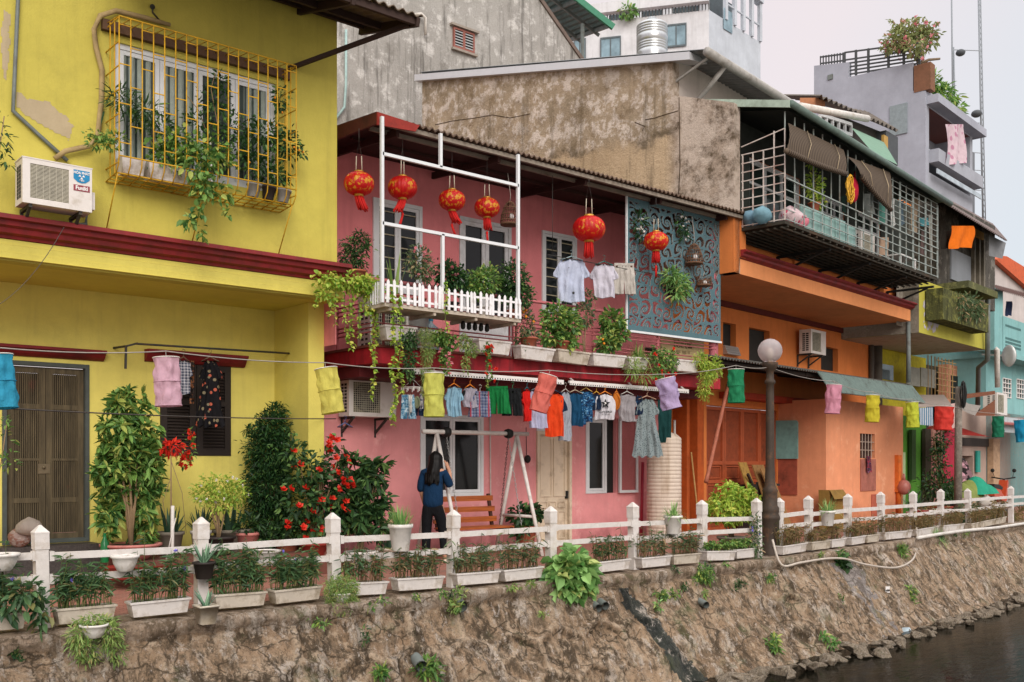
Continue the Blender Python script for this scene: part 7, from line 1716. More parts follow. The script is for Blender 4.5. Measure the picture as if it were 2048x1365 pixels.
for x in (bx0+.1, bx1-.06):
    mb = MB(); mb.bar((x, SW-.3, .44), (x, SW+.18, .44), .045); mb.bar((x, SW+.2, .42), (x, SW+.31, .98), .05, .04); part(mb, 'bench_bracket', plain('bench_dark', '#43251a', .6), root)
# ------------------------------------------------------------------ person
def skin_mesh(name, joints, edges, mat, parent, sub=2, root_i=0, extra=None):
    me = bpy.data.meshes.new(name); me.from_pydata([j[:3] for j in joints], edges, [])
    o = bpy.data.objects.new(name, me); COL.objects.link(o)
    md = o.modifiers.new('Skin', 'SKIN'); md.use_smooth_shade = True; md.branch_smoothing = .3
    for i, j in enumerate(joints):
        sv = me.skin_vertices[0].data[i]; r_ = j[3] if isinstance(j[3], tuple) else (j[3], j[3]); sv.radius = r_; sv.use_root = i == root_i
    sb = o.modifiers.new('Sub', 'SUBSURF'); sb.levels = sub; sb.render_levels = sub
    bpy.context.view_layer.update()
    m2 = bpy.data.meshes.new_from_object(o.evaluated_get(bpy.context.evaluated_depsgraph_get()))
    bpy.data.objects.remove(o); m2.materials.clear(); m2.materials.append(mat)
    m2.polygons.foreach_set('use_smooth', [True]*len(m2.polygons)); m2.name = name
    o = bpy.data.objects.new(name, m2); COL.objects.link(o); o.parent = parent; return o
PT = 14.75; pxy = camxy(866, PT)
PSC = 1.03
person = thing('person', 'long haired person in a navy blouse and black trousers, seen from behind by the swing', 'person', (*pxy, 0), -AL+R(-12))
SKIN = plain('skin', '#b98a70', .6, var=.05, bump=0); HAIR = plain('hair', '#0d0b0a', .5, .2, scale=40, var=.4); SHIRT = cm('navy_blouse', '#17324f', trans=.05); TROU = cm('black_trousers', '#18191c', trans=.0)
# local axes: x to the right of the picture, y away, z up; back turned, stepping left foot behind
J = [(0, 0, .88, (.135, .10)), (.0, .0, 1.06, (.115, .085)), (.005, .02, 1.24, (.145, .095)), (.01, .03, 1.33, (.11, .07)), (.015, .05, 1.385, .048), (.02, .07, 1.46, .07), (.022, .075, 1.53, (.072, .082)), (.02, .07, 1.575, .05),
     (-.145, .03, 1.30, .052), (-.185, .02, 1.06, .042), (-.165, .12, .86, .033), (-.16, .15, .80, .029),                    # left arm hanging
     (.150, .05, 1.30, .052), (.215, .13, 1.10, .041), (.185, .22, 1.30, .032), (.16, .21, 1.38, .027),                    # right arm raised to the face
     (-.085, .0, .80, .09), (-.095, .01, .46, .058), (-.10, -.03, .10, .040), (-.10, .08, .035, (.035, .03)),
     (.085, .02, .80, .09), (.13, .09, .46, .058), (.17, .02, .10, .040), (.185, .13, .035, (.035, .03))]
E = [(0, 1), (1, 2), (2, 3), (3, 4), (4, 5), (5, 6), (6, 7), (3, 8), (8, 9), (9, 10), (10, 11), (3, 12), (12, 13), (13, 14), (14, 15), (0, 16), (16, 17), (17, 18), (18, 19), (0, 20), (20, 21), (21, 22), (22, 23)]
nJ = len(J)                                       # hands: five fingers each
def fingers(ci, wrist, d, across, curl):
    d = Vector(d).normalized(); ac = Vector(across).normalized(); n_ = d.cross(ac)
    base = Vector(J[ci][:3])
    for k, (o, l) in enumerate(((-.026, .060), (-.009, .070), (.009, .067), (.025, .052))):
        i = len(J); p1 = base+d*.035+ac*o; p2 = p1+d*l*.55+n_*curl*.3*l; p3 = p2+d*l*.4+n_*curl*.6*l
        J.append((*p1, .011)); J.append((*p2, .009)); J.append((*p3, .007)); E.extend([(ci, i), (i, i+1), (i+1, i+2)])
    i = len(J); p1 = base+d*.005+ac*-.03; p2 = p1+d*.035+ac*-.028; J.append((*p1, .012)); J.append((*p2, .009)); E.extend([(ci, i), (i, i+1)])
fingers(11, 10, (.02, .2, -1), (0, 1, .2), .4); fingers(15, 14, (-.25, -.1, 1), (.3, 1, .1), .5)
skin_mesh('body', J, E, SKIN, person, 2)
mb = MB(); mb.ball((.035, .15, 1.47), .014, 8, 6, sz=1.4)
for s_ in (-1, 1): mb.ball((.022+s_*.03, .143, 1.50), .011, 8, 6); mb.ball((.022+s_*.078, .07, 1.49), .02, 8, 6, sz=1.4, sx=.5)
mb.ball((.022, .138, 1.437), .02, 8, 5, sz=.35); face = mb.build('face_features', SKIN, person)
skin_mesh('blouse', [(0, .0, .76, (.165, .125)), (0, .0, .90, (.165, .122)), (0, .005, 1.08, (.158, .112)), (.005, .02, 1.22, (.155, .110)), (.01, .03, 1.33, (.115, .08)), (.015, .045, 1.385, .06), (-.145, .03, 1.295, .066), (-.188, .025, 1.12, (.068, .062)), (-.185, .04, 1.0, .07), (.152, .05, 1.295, .066), (.205, .11, 1.15, .066), (.215, .14, 1.08, .062)],
          [(0, 1), (1, 2), (2, 3), (3, 4), (4, 5), (4, 6), (6, 7), (7, 8), (4, 9), (9, 10), (10, 11)], SHIRT, person, 2)
skin_mesh('trousers', [(0, .0, .93, (.14, .105)), (0, 0, .84, (.15, .115)), (-.088, .0, .74, .098), (-.098, .01, .46, .075), (-.10, -.025, .10, .062), (.088, .02, .74, .098), (.13, .085, .46, .075), (.168, .02, .10, .06)], [(0, 1), (1, 2), (2, 3), (3, 4), (1, 5), (5, 6), (6, 7)], TROU, person, 2)
hb = MB()
def hf(u, v):
    a = -2.45+4.9*u; cz = 1.615-.02-.47*v; r_ = .098 if v > .2 else .098*math.sin(min(1, (v+.03)/.22)*1.57)
    wx = r_*(1+.55*max(0, v-.3))*(1+.04*math.sin(u*40)); k = max(0, v-.35); bk = min(1, max(0, (v-.30)/.3))
    return (.02+wx*math.sin(a)*1.0-.03*k, .065-wx*math.cos(a)*(1.02-.35*k)-.075*bk*max(0, math.cos(a)), cz-.03*k*math.sin(u*31)+.01)
hb.grid(hf, 48, 16); hb.grid(lambda u, v: tuple(Vector(hf(u, v))*1.0+Vector((0, .012, -.004))), 48, 16)
for k in range(50):
    u = random.random(); q = Vector(hf(u, .9)); hb.tube([q+Vector((0, 0, .1)), q, q+Vector((random.gauss(0, .012), random.gauss(-.01, .01), -random.uniform(.02, .07)))], [.008, .009, .003], 4)
hb.build('hair', HAIR, person)
for (x, y) in ((-.10, .03), (.18, .075)):
    mb = MB(); mb.ball((x, y, .03), .05, 12, 6, sz=.6, sy=2.3); mb.build('shoe', plain('sandal', '#c9b8a4', .7), person)
person.scale = (PSC,)*3
p = Vector((.135, .235, 1.46)); mb = MB(); mb.box(p.x-.004, p.x+.006, p.y-.035, p.y+.035, p.z-.07, p.z+.07)
ph_o = mb.build('phone', M['black'], None); wm = Matrix.Translation((*pxy, 0)) @ Matrix.Rotation(-AL+R(-12), 4, 'Z') @ Matrix.Scale(PSC, 4); ph_o.data.transform(Matrix.Translation(-p)); ph_o.matrix_world = wm @ Matrix.Translation(p)
tag(ph_o, 'small dark phone held at the ear of the person by the swing', 'phone')
# ------------------------------------------------------------------ plants
POTS = {'white': plain('pot_white', '#ddd8d2', .55, dirt='#95856d', dscale=6), 'terra': M['terracotta'], 'pink': plain('pot_pink', '#c07a72', .6, dirt='#8a5c52', dscale=5),
        'dark': plain('pot_dark', '#2f2825', .6), 'stone': plain('pot_stone', '#7f786c', .9, dirt='#55503f', scale=20), 'red': plain('pot_red', '#8d3228', .6), 'grey': plain('pot_grey', '#8a8780', .7, dirt='#5d574c'), 'beige': plain('pot_beige', '#c9bfae', .7, dirt='#8b7650', dscale=4, dlo=.45)}
def pot_mesh(c, r, h, n=18, kind='round'):
    mb = MB()
    if kind == 'square': mb.lathe([(r*.95, 0), (r*1.35, h*.9), (r*1.42, h*.9), (r*1.42, h), (r*1.3, h), (r*1.25, h*.85), (.001, h*.85)], c, 4, ph=.785)
    elif kind == 'bowl': mb.lathe([(r*.5, 0), (r*.62, h*.08), (r*.9, h*.5), (r*.98, h*.8), (r*1.12, h*.86), (r*1.12, h), (r, h), (r*.92, h*.85), (.001, h*.85)], c, n)
    else: mb.lathe([(r*.68, 0), (r*.72, h*.03), (r*.93, h*.85), (r*1.06, h*.87), (r*1.06, h), (r*.95, h), (r*.9, h*.88), (.001, h*.88)], c, n)
    return mb
_bl = {}
def bloom(pts, mt, r_, parent):
    """each flower or fruit is an object of its own under the foliage"""
    key = (mt, round(r_, 3))
    if key not in _bl:
        _bl[key] = []
        for v_ in range(3):
            mb = MB()
            if mt == 'fruit': mb.ball((0, 0, 0), r_, 8, 6)
            else:
                for k in range(3 if mt == 'petal_red' else 2): mb.flowers([Vector((0, 0, 0))], r_*(1-.25*k), 0)
            o = mb.build('fruit' if mt == 'fruit' else 'flower', M[mt]); _bl[key].append(o.data); bpy.data.objects.remove(o)
    for q in pts:
        o = bpy.data.objects.new('fruit' if mt == 'fruit' else 'flower', random.choice(_bl[key])); COL.objects.link(o); o.parent = parent; o.location = q; o.rotation_euler = (random.uniform(-.5, .5), random.uniform(-.6, .6), random.uniform(-.6, .6))
def plant(label, base, pot=None, pr=.15, ph_=.22, pk='round', leaf=None, blobs=None, count=600, L=.08, W=.04, stems=None, stem_mat='stem', name='potted_plant', cat='potted plant', fr=A, flowers=None, blades=None, group=None, **kw):
    """root at the pot's foot; blobs in metres relative to it (x right along the row, y away, z up)"""
    x, y, z = base; X_, Y_ = fr.wor(x, y); root = thing(name, label, cat, (X_, Y_, z), fr.a, group)
    if pot:
        po = pot_mesh((0, 0, 0), pr, ph_, kind=pk).build('pot', POTS[pot], root)
        mb = MB(); mb.lathe([(pr*.9 if pk != 'square' else pr*.95, ph_*.9), (.001, ph_*.93)], (0, 0, 0), 14); mb.build('soil', M['soil'], po)
    h0 = ph_*.85 if pot else 0
    if stems:
        mb = MB()
        for s_ in stems: mb.tube([Vector(q) for q in s_[0]], s_[1], 5)
        mb.build('stems', M[stem_mat], root)
    if blobs:
        mb = MB(); mb.cloud(blobs, count, L, W, **kw); fo = mb.build('foliage', M[leaf], root)
        if flowers:
            mt, n_, r_ = flowers; mb = MB(); P_ = []
            for _ in range(n_):
                b = random.choice(blobs); d = Vector((random.gauss(0, 1), -abs(random.gauss(.6, .7)), random.gauss(.1, .8))).normalized(); P_.append(Vector((b[0]+d.x*b[3], b[1]+d.y*b[4], b[2]+d.z*b[5])))
            bloom(P_, mt, r_, fo)
    if blades:
        mb = MB(); n_, L_, W__, sp_, dr_ = blades; mb.blades((0, 0, h0), n_, L_, W__, sp_, droop=dr_, r0=pr*.6); mb.build('foliage', M[leaf], root)
    return root
def fan(h0, top, n, r=.012, y=0, spread=.2, k=5):
    out = []
    for i in range(n):
        a = random.uniform(-1, 1); b = random.uniform(-.6, .6)
        out.append(([(random.gauss(0, .02), y, h0), (a*spread*.4, y+b*spread*.3, h0+(top-h0)*.4), (a*spread*.8, y+b*spread*.7, h0+(top-h0)*.75), (a*spread, y+b*spread, top)], [r, r*.8, r*.55, r*.25]))
    return out
M['planter2'] = plain('planter_aged', '#bdb3a4', .7, dirt='#75664f', dscale=4, dlo=.45, dhi=.62, var=.14)
# ---- trough planters along the ledge
def trough(fr, x0, x1, y, z, style, label, h=.14, d=.18, dens=1., group='white troughs along the ledge'):
    xc = (x0+x1)/2; X_, Y_ = fr.wor(xc, y); root = thing('trough_planter', label, 'planter', (X_, Y_, z), fr.a, group); a = (x1-x0)/2; e = .05 if style is None else .035
    mb = MB(); mb.hexa([(-a+e, e*.5, 0), (a-e, e*.5, 0), (a-e, d-e*.5, 0), (-a+e, d-e*.5, 0)], [(-a+.012, .008, h*.86), (a-.012, .008, h*.86), (a-.012, d-.008, h*.86), (-a+.012, d-.008, h*.86)])
    mb.box(-a, a, -.004, .014, h*.86, h); mb.box(-a, a, d-.014, d+.004, h*.86, h); mb.box(-a, -a+.016, .014, d-.014, h*.86, h); mb.box(a-.016, a, .014, d-.014, h*.86, h)
    mb.build('trough', random.choice((M['planter'], M['planter'], M['planter2'])), root); root.rotation_euler = (R(random.gauss(0, 1.2)), R(random.gauss(0, .9)), fr.a+R(random.gauss(0, 1.3)))
    if not style: return root
    mb = MB(); mb.quad((-a+.02, .02, h*.9), (a-.02, .02, h*.9), (a-.02, d-.02, h*.9), (-a+.02, d-.02, h*.9)); mb.build('soil', M['soil'], root)
    mb = MB(); ms = MB(); fl = []; n = int(random.uniform(36, 58)*dens*(x1-x0)/.5); HV_ = random.uniform(.8, 1.2)
    hh, lf = {'ruellia': (.40, 'leaf_ruel'), 'sparse': (.34, 'leaf_ruel'), 'dry': (.27, 'leaf_dry'), 'low': (.16, 'leaf_mid')}[style]
    P_, D_, L_ = [], [], []
    for i in range(n):
        x = random.uniform(-a+.03, a-.03); y_ = random.uniform(.03, d-.03); t = hh*HV_*random.uniform(.4, 1.1)*(1.35 if random.random() < .08 else 1); lx, ly = random.gauss(0, .05), random.gauss(-.015, .04)
        ms.tube([(x, y_, h*.85), (x+lx*.4, y_+ly*.4, h+t*.5), (x+lx, y_+ly, h+t)], [.005, .004, .002], 3, cap=False)
        for k in range({'ruellia': 13, 'sparse': 5, 'dry': 3, 'low': 9}[style]):
            u = random.uniform(.3, 1) if style != 'dry' else random.uniform(.5, 1); an = random.uniform(0, 6.28)
            P_.append((x+lx*u*u, y_+ly*u*u, h+t*u)); D_.append((math.cos(an), math.sin(an), random.gauss(.15, .4))); L_.append(random.uniform(.05, .12) if style != 'low' else random.uniform(.03, .06))
        if style == 'ruellia' and random.random() < .035: fl.append(Vector((x+lx, y_+ly-.02, h+t+.01)))
    mb.leaves(np.array(P_), np.array(D_), np.array(L_), np.array(L_)*(.2 if style != 'low' else .6), 0, curl=.25)
    ms.build('stems', M['leaf_dry'] if style in ('dry', 'sparse') else M['stemg'], root); lf = random.choice(('leaf_ruel', 'leaf_dusty')) if style == 'sparse' else lf; fo = mb.build('foliage', M[lf], root)
    if fl: bloom(fl, 'petal_vio', .025, fo)
    return root
TN = 9.33
for p0, p1, st, lb in ((-30, 56, 'ruellia', 'white trough planter left of the first fence post, with violet flowers'), (112, 235, 'ruellia', 'left of two white troughs between the first and second fence posts'), (262, 382, 'ruellia', 'white trough planter ending beside the dark aloe pot'),
                       (430, 534, 'ruellia', 'white trough planter right of the hanging beige aloe pot'), (548, 646, 'ruellia', 'white trough planter just left of the rounded pale fern'), (690, 778, 'sparse', 'white trough planter just right of the rounded pale fern'),
                       (795, 889, 'sparse', 'white trough planter below the person'), (914, 1001, 'sparse', 'white trough planter below the swing bench, nearer its left post'), (1009, 1088, 'sparse', 'white trough planter left of the big broad leaved shrub'),
                       (1197, 1262, 'sparse', 'white trough planter right of the big broad leaved shrub'), (1283, 1345, 'sparse', 'white trough planter in front of the beige water tank, left of its pair'), (1348, 1402, 'sparse', 'white trough planter in front of the beige water tank, right of its pair'),
                       (1414, 1472, 'low', 'white trough planter below the yellow green bush'), (1474, 1512, 'low', 'short white trough planter right beside the lamp post')):
    trough(A, A.x(p0, TN), A.x(p1, TN), TN, .035, st, lb)
for p0, p1, st, lb in ((1567, 1615, 'dry', 'white trough planter first after the street lamp'), (1624, 1663, 'dry', 'white trough planter before the orange annex corner'), (1665, 1692, 'dry', 'small white trough planter before the brown cardboard box'), (1703, 1733, 'dry', 'white trough planter below the pink hatch'),
                       (1735, 1761, 'dry', 'white trough planter before the low orange hatch'), (1771, 1824, 'dry', 'long white trough planter at the orange buttress'), (1833, 1878, 'dry', 'white trough planter beside the hanging grass clump'), (1886, 1930, 'dry', 'distant white trough planter at the leaning fence post'), (1945, 2012, 'dry', 'farthest white trough planter by the scooter')):
    y = TN-FN+.02; trough(B, B.x(p0, y), B.x(p1, y), y, .03, st, lb)
# ---- pots hung on or standing by the fence
def G(px, py, n, fr=A): return tuple(fr.p(px, py, n))
plant('grey white pot with spiky bright grass hung on the fence beside the person', G(801, 1102, 9.42), 'white', .135, .30, leaf='leaf_bright', blades=(150, .30, .016, .75, .5))
plant('small round white pot of bare soil hung on the fence rail left of the aloe', G(250, 1143, 9.38), 'white', .115, .15, 'bowl', name='hanging_pot', cat='pot')
plant('shallow oval white bowl of soil hung behind the fence rail', G(528, 1122, 9.75), 'white', .16, .11, 'bowl', name='hanging_pot', cat='pot')
plant('white bowl pot cut by the left picture edge', G(4, 1142, 9.4), 'white', .13, .15, 'bowl', name='hanging_pot', cat='pot')
def aloe(label, base, pot, pr, ph_, pk='round', n=11, L=.30):
    root = plant(label, base, pot, pr, ph_, pk); mb = MB()
    for k in range(n):
        a = k*2.4; sp_ = .25+.5*(k/n); l = L*random.uniform(.75, 1.05); e = Vector((math.cos(a), math.sin(a), 0)); sd = Vector((-math.sin(a), math.cos(a), 0)); vs = []
        for i in range(5):
            q = i/4; w_ = .022*(1-q)**.8+.001; c = e*(.02+l*sp_*q)+Vector((0, 0, ph_*.9+l*(1-.3*sp_)*q-.06*q*q*sp_)); vs += [c-sd*w_, c+sd*w_, c+sd*w_*.6-e*.012*(1-q), c-sd*w_*.6-e*.012*(1-q)]
        mb.add(vs, [(4*i+j, 4*i+(j+1) % 4, 4*i+4+(j+1) % 4, 4*i+4+j) for i in range(4) for j in range(4)], 0, True)
    mb.build('foliage', M['aloe'], root); return root
aloe('dark brown pot of aloe fixed to the second fence post', G(408, 1158, 9.33), 'dark', .105, .165)
aloe('stained square beige pot of small aloe hung over the bank edge', G(412, 1248, 9.12), 'beige', .095, .18, 'square', 7, .24)
plant('white round pot overgrown with fine fern hung low on the stone bank', G(188, 1276, 9.02), 'white', .11, .12, 'bowl', 'leaf_fern', [(-.12, 0, .02, .10, .1, .14), (.13, 0, .02, .10, .1, .16), (0, .02, .14, .17, .1, .06), (-.05, .02, -.12, .12, .06, .12), (.2, 0, -.15, .08, .05, .1)], 1500, .05, .012, droop=.6, jit=.6, shell=.2)
plant('rounded pale feathery fern spilling over the ledge beside the third fence post', G(682, 1205, 9.3), 'white', .1, .1, 'bowl', 'leaf_fern', [(0, 0, .16, .20, .14, .13), (-.05, -.03, 0, .15, .08, .16), (.08, -.02, .02, .12, .08, .14)], 2600, .045, .01, droop=.3, jit=.9, shell=.3, name='fern', cat='fern')
plant('small trailing climber with heart shaped leaves at the first fence post', G(60, 1200, 9.25), None, leaf='leaf_ruel', blobs=[(-.05, 0, .05, .14, .08, .16), (.08, 0, -.1, .08, .05, .2), (-.18, 0, -.05, .1, .06, .1)], count=170, L=.09, W=.05, droop=.5, shell=.2, name='climber', cat='climber')
plant('large light green shrub with broad heart shaped leaves sprawling over the ledge', G(1138, 1185, 9.25), None, leaf='leaf_bright', blobs=[(0, 0, .28, .26, .2, .24), (-.12, -.02, .12, .2, .15, .2), (.16, 0, .2, .22, .16, .2), (.0, -.05, .02, .2, .12, .14), (.24, .02, .08, .14, .1, .14)], count=620, L=.15, W=.13, shell=.35, droop=.35, jit=.45, curl=.2, stems=fan(-.1, .4, 8, .012, spread=.25), stem_mat='stemg', name='leafy_shrub', cat='shrub')
plant('yellow green umbrella leaved bush standing beside the street lamp', (A.x(1462, 10.2), 10.2, 0), 'stone', .22, .28, leaf='leaf_yel', blobs=[(-.36, 0, .76, .32, .26, .22), (.0, 0, .92, .34, .28, .22), (.38, 0, .84, .32, .26, .24), (.15, -.1, .66, .28, .22, .17), (-.15, -.1, .6, .26, .2, .15), (.55, 0, .62, .16, .15, .15)], count=430, L=.09, W=.045, whorl=5, stems=fan(.25, .62, 9, .016, spread=.3), name='potted_bush', cat='bush')
for px, py, lb in ((1346, 1068, 'white pot with drooping spider plant hung on the fence before the water tank'), (1655, 1052, 'white pot with drooping spider plant hung on the fence before the annex')):
    fr, y = (A, 9.42) if px < 1500 else (B, -.08)
    plant(lb, tuple(fr.p(px, py, y)), 'white', .13, .26, leaf='leaf_bright', blades=(90, .34, .018, .9, .9), fr=fr)
plant('tuft of long hanging grass on the ledge at the far fence', tuple(B.p(1872, 1080, -.2)), None, leaf='leaf_bright', blades=(120, .42, .02, .95, 1.0), fr=B, name='grass_tuft', cat='grass tuft')
plant('violet flowered wild plant climbing the fence post beside the lamp', G(1507, 1098, 9.4), None, leaf='leaf_dusty', blobs=[(0, 0, .12, .14, .1, .22), (.06, 0, .38, .08, .06, .16), (.1, 0, -.12, .1, .06, .14)], count=520, L=.06, W=.022, shell=.2, flowers=('petal_vio', 4, .025), name='wild_plant', cat='wild plant')
# ---- along the yellow house
TZ = .30
plant('tall umbrella plant with bare branching stems in a pink tub by the timber door', (A.x(262, 12.2), 12.2, TZ), 'pink', .32, .2, 'bowl', 'leaf_mid', [(q[0]*.62, q[1], q[2], q[3]*.72, q[4]*.8, q[5]) for q in [(0, .05, 1.85, .28, .24, .22), (-.18, .05, 1.5, .34, .26, .34), (.18, .05, 1.4, .34, .26, .36), (-.34, .08, 1.05, .26, .24, .34), (.36, .05, 1.0, .26, .22, .34), (-.38, .1, .55, .18, .18, .3), (.34, .1, .5, .2, .2, .3), (0, .18, 1.0, .4, .1, .5)]], 760, .13, .05, whorl=6, shell=.4, droop=.25, stems=[([(p_[0]*.6, p_[1], p_[2]) for p_ in q[0]], q[1]) for q in [([(0, 0, .15), (-.05, 0, .6), (-.2, .0, 1.1), (-.3, 0, 1.35)], [.022, .016, .011, .007]), ([(.02, 0, .15), (.04, 0, .6), (.22, 0, 1.0), (.36, 0, 1.15)], [.02, .015, .011, .007]), ([(0, 0, .15), (.0, 0, .7), (-.04, 0, 1.25), (-.02, 0, 1.7)], [.022, .018, .012, .006]), ([(0, 0, .2), (.08, 0, .65), (.12, 0, 1.2), (.18, 0, 1.5)], [.018, .014, .01, .006]), ([(-.02, 0, .2), (-.12, 0, .7), (-.24, 0, .95), (-.42, 0, 1.1)], [.018, .013, .009, .005])]], name='umbrella_plant', cat='potted tree')
x = A.x(342, 12.1)
plant('thin red leaved climber tied to a white pole by the shutters', (x, 12.1, TZ), None, leaf='petal_red', blobs=[(.0, 0, 1.36, .11, .08, .08), (.05, 0, 1.40, .1, .08, .05)], count=90, L=.09, W=.03, stems=[([(0, 0, 0), (.0, 0, .8), (.0, 0, 1.35)], [.012, .01, .006]), ([(0, 0, 1.2), (.14, 0, .8), (.2, .02, .3)], [.005, .004, .003]), ([(0, 0, 1.0), (-.1, 0, .7), (-.05, 0, .4)], [.005, .004, .003])], droop=.3, name='red_climber', cat='climber')
mb = MB(); mb.tube([(x-.02, 12.02, .05), (x-.01, 12.02, .95)], .022, 8); mb.tube([(x-.1, 12.0, .3), (x+.02, 12.0, .8)], .008, 5); solo(mb, A, 'white_pole', M['pvc'], 'white plastic support pole beside the red leaved climber', 'pole', x, 12.02, .05)
plant('bougainvillea sprig with pink red bracts before the dark shutters', (A.x(378, 12.3), 12.3, 1.5), None, leaf='leaf_mid', blobs=[(.0, 0, .2, .07, .06, .2), (-.06, 0, .0, .08, .05, .1)], count=110, L=.05, W=.03, flowers=('petal_red', 14, .05), name='flowering_climber', cat='climber')
plant('small leaved jasmine bush with white blossoms on slim trunks', (A.x(438, 12.15), 12.15, TZ), 'dark', .2, .24, leaf='leaf_yel', blobs=[(0, 0, .88, .3, .24, .14), (-.18, 0, .78, .18, .18, .14), (.2, 0, .78, .2, .18, .14), (.02, -.05, .66, .2, .16, .12)], count=1500, L=.045, W=.022, shell=.3, stems=fan(.2, .72, 7, .014, spread=.14), flowers=('petal_white', 14, .025), name='jasmine_bush', cat='bush')
for px, n, po, pr, L_, lb in ((340, 12.55, 'stone', .17, .42, 'grey stone pot of dark agave below the shutters'), (462, 12.5, 'stone', .24, .6, 'broad stone bowl of large dark agave behind the jasmine bush'), (402, 12.5, 'white', .13, .4, 'white pot of curving agave between stone pot and jasmine bush')):
    plant(lb, (A.x(px, n), n, TZ), po, pr, .3, leaf='agave', blades=(22, L_, .055, .75, .35))
plant('pinkish clay pot of small dark leaved plant right of the jasmine bush', (A.x(495, 12.3), 12.3, TZ), 'pink', .16, .26, leaf='leaf_dark', blobs=[(0, 0, .36, .2, .16, .12)], count=120, L=.11, W=.04)
plant('dense dark green columnar shrub at the yellow house corner', (A.x(545, 12.75), 12.75, TZ), None, leaf='leaf_deep', blobs=[(0, 0, .3, .36, .3, .4), (-.05, 0, .85, .36, .3, .4), (-.05, 0, 1.3, .33, .28, .36), (.0, 0, 1.65, .24, .22, .26), (.06, 0, 1.88, .12, .12, .14), (-.28, 0, 1.62, .12, .08, .06), (.22, 0, 1.35, .14, .12, .14)], count=15000, L=.065, W=.018, shell=.35, jit=.8, stems=fan(0, 1.2, 4, .02, spread=.1), name='columnar_shrub', cat='shrub')
plant('low leafy plants in a clay pot in front of the columnar shrub', (A.x(575, 12.2), 12.2, .25), 'terra', .18, .2, leaf='leaf_dark', blobs=[(0, 0, .3, .26, .2, .14), (-.25, 0, .25, .16, .14, .12)], count=420, L=.07, W=.035)
plant('hibiscus bush covered with bright red flowers', (A.x(628, 11.9), 11.9, .12), 'red', .2, .3, leaf='leaf_dark', blobs=[(-.28, 0, 1.5, .18, .16, .2), (-.1, 0, 1.25, .3, .24, .26), (.12, 0, 1.05, .34, .26, .3), (-.18, 0, .85, .34, .26, .28), (.15, 0, .65, .34, .26, .26), (.36, 0, 1.35, .16, .14, .16), (-.1, 0, .5, .34, .25, .18), (.42, 0, 1.0, .16, .16, .2), (.3, 0, 1.6, .1, .1, .12)], count=1500, L=.085, W=.055, shell=.4, stems=fan(.25, 1.4, 8, .016, spread=.35), flowers=('petal_red', 46, .062), name='hibiscus_bush', cat='flowering bush')
plant('dark umbrella plant with glossy leaves in a white pot by the pink wall', (A.x(722, 12.1), 12.1, .0), 'white', .23, .24, leaf='leaf_dark', blobs=[(-.1, 0, 1.45, .24, .2, .18), (.22, 0, 1.35, .2, .18, .2), (-.22, 0, 1.1, .28, .24, .26), (.1, 0, 1.0, .32, .26, .26), (-.12, 0, .75, .34, .26, .26), (.2, 0, .65, .26, .22, .24), (-.35, 0, .8, .2, .18, .22)], count=420, L=.15, W=.055, whorl=6, shell=.4, droop=.3, stems=fan(.2, 1.2, 7, .017, spread=.22), name='umbrella_plant', cat='potted tree')
plant('beige pot with dark strap leaves behind the white grass pot', (A.x(775, 12.2), 12.2, .0), 'beige', .17, .26, leaf='agave', blades=(30, .5, .03, .6, .5))
plant('terracotta pot of rounded dark green leaves beside the beige door', (A.x(1052, 12.75), 12.75, .1), 'terra', .19, .32, leaf='leaf_deep', blobs=[(-.1, 0, .5, .22, .18, .16), (.14, 0, .52, .2, .18, .14), (-.12, -.05, .25, .18, .1, .14)], count=420, L=.09, W=.07)
mb = MB(); xx = A.x(182*1.15, 12.1); mb.lathe([(.045, 0), (.048, .02), (.048, .22), (.02, .29), (.018, .34), (.02, .345), (.001, .345)], (xx, 12.1, TZ), 12); solo(mb, A, 'glass_bottle', glassmat('bottle_green', '#1f6b3c', .1), 'green glass bottle standing beside the pink plant tub', 'bottle', xx, 12.1, TZ)
mb = MB(); xx = A.x(278, 12.0); mb.lathe([(.3, 0), (.38, .14), (.4, .15), (.36, .14), (.28, .02), (.001, .02)], (xx, 11.85, .12), 24, sx=1.3, sy=.7); solo(mb, A, 'red_basin', POTS['red'], 'red plastic basin under the pink plant tub', 'basin', xx, 11.85, .12)
sack(38, 1092, 12.9, .11, clothmat('bag_clear', '#b7a29a', 'camo', '#a0786a', '#c9bdb4', trans=.4, sx=16), 'knotted clear plastic bag of red things on the granite step', 'plastic_bag', fr=A, sz=1.1)
sack(58, 1068, 12.8, .12, clothmat('bag_clear2', '#c3b8ae', trans=.5), 'smaller pale plastic bag hanging at the timber door', 'plastic_bag', fr=A, sz=.8)
for p0, py_, n_, lb in ((8, 880, 11.6, 'thin leafy sprig reaching in at the left picture edge'), (2, 270, 11.4, 'dark leafy twig hanging at the upper left picture edge')):
    b = A.p(p0, py_, n_); plant(lb, tuple(b), None, leaf='leaf_mid' if py_ > 500 else 'leaf_dark', blobs=[(0, 0, .0, .09, .08, .25), (.05, 0, -.25, .08, .06, .12)], count=70, L=.07, W=.025, stems=[([(-.1, 0, -.6), (-.02, 0, -.2), (.03, 0, .2)], .006)], name='sprig', cat='climber')
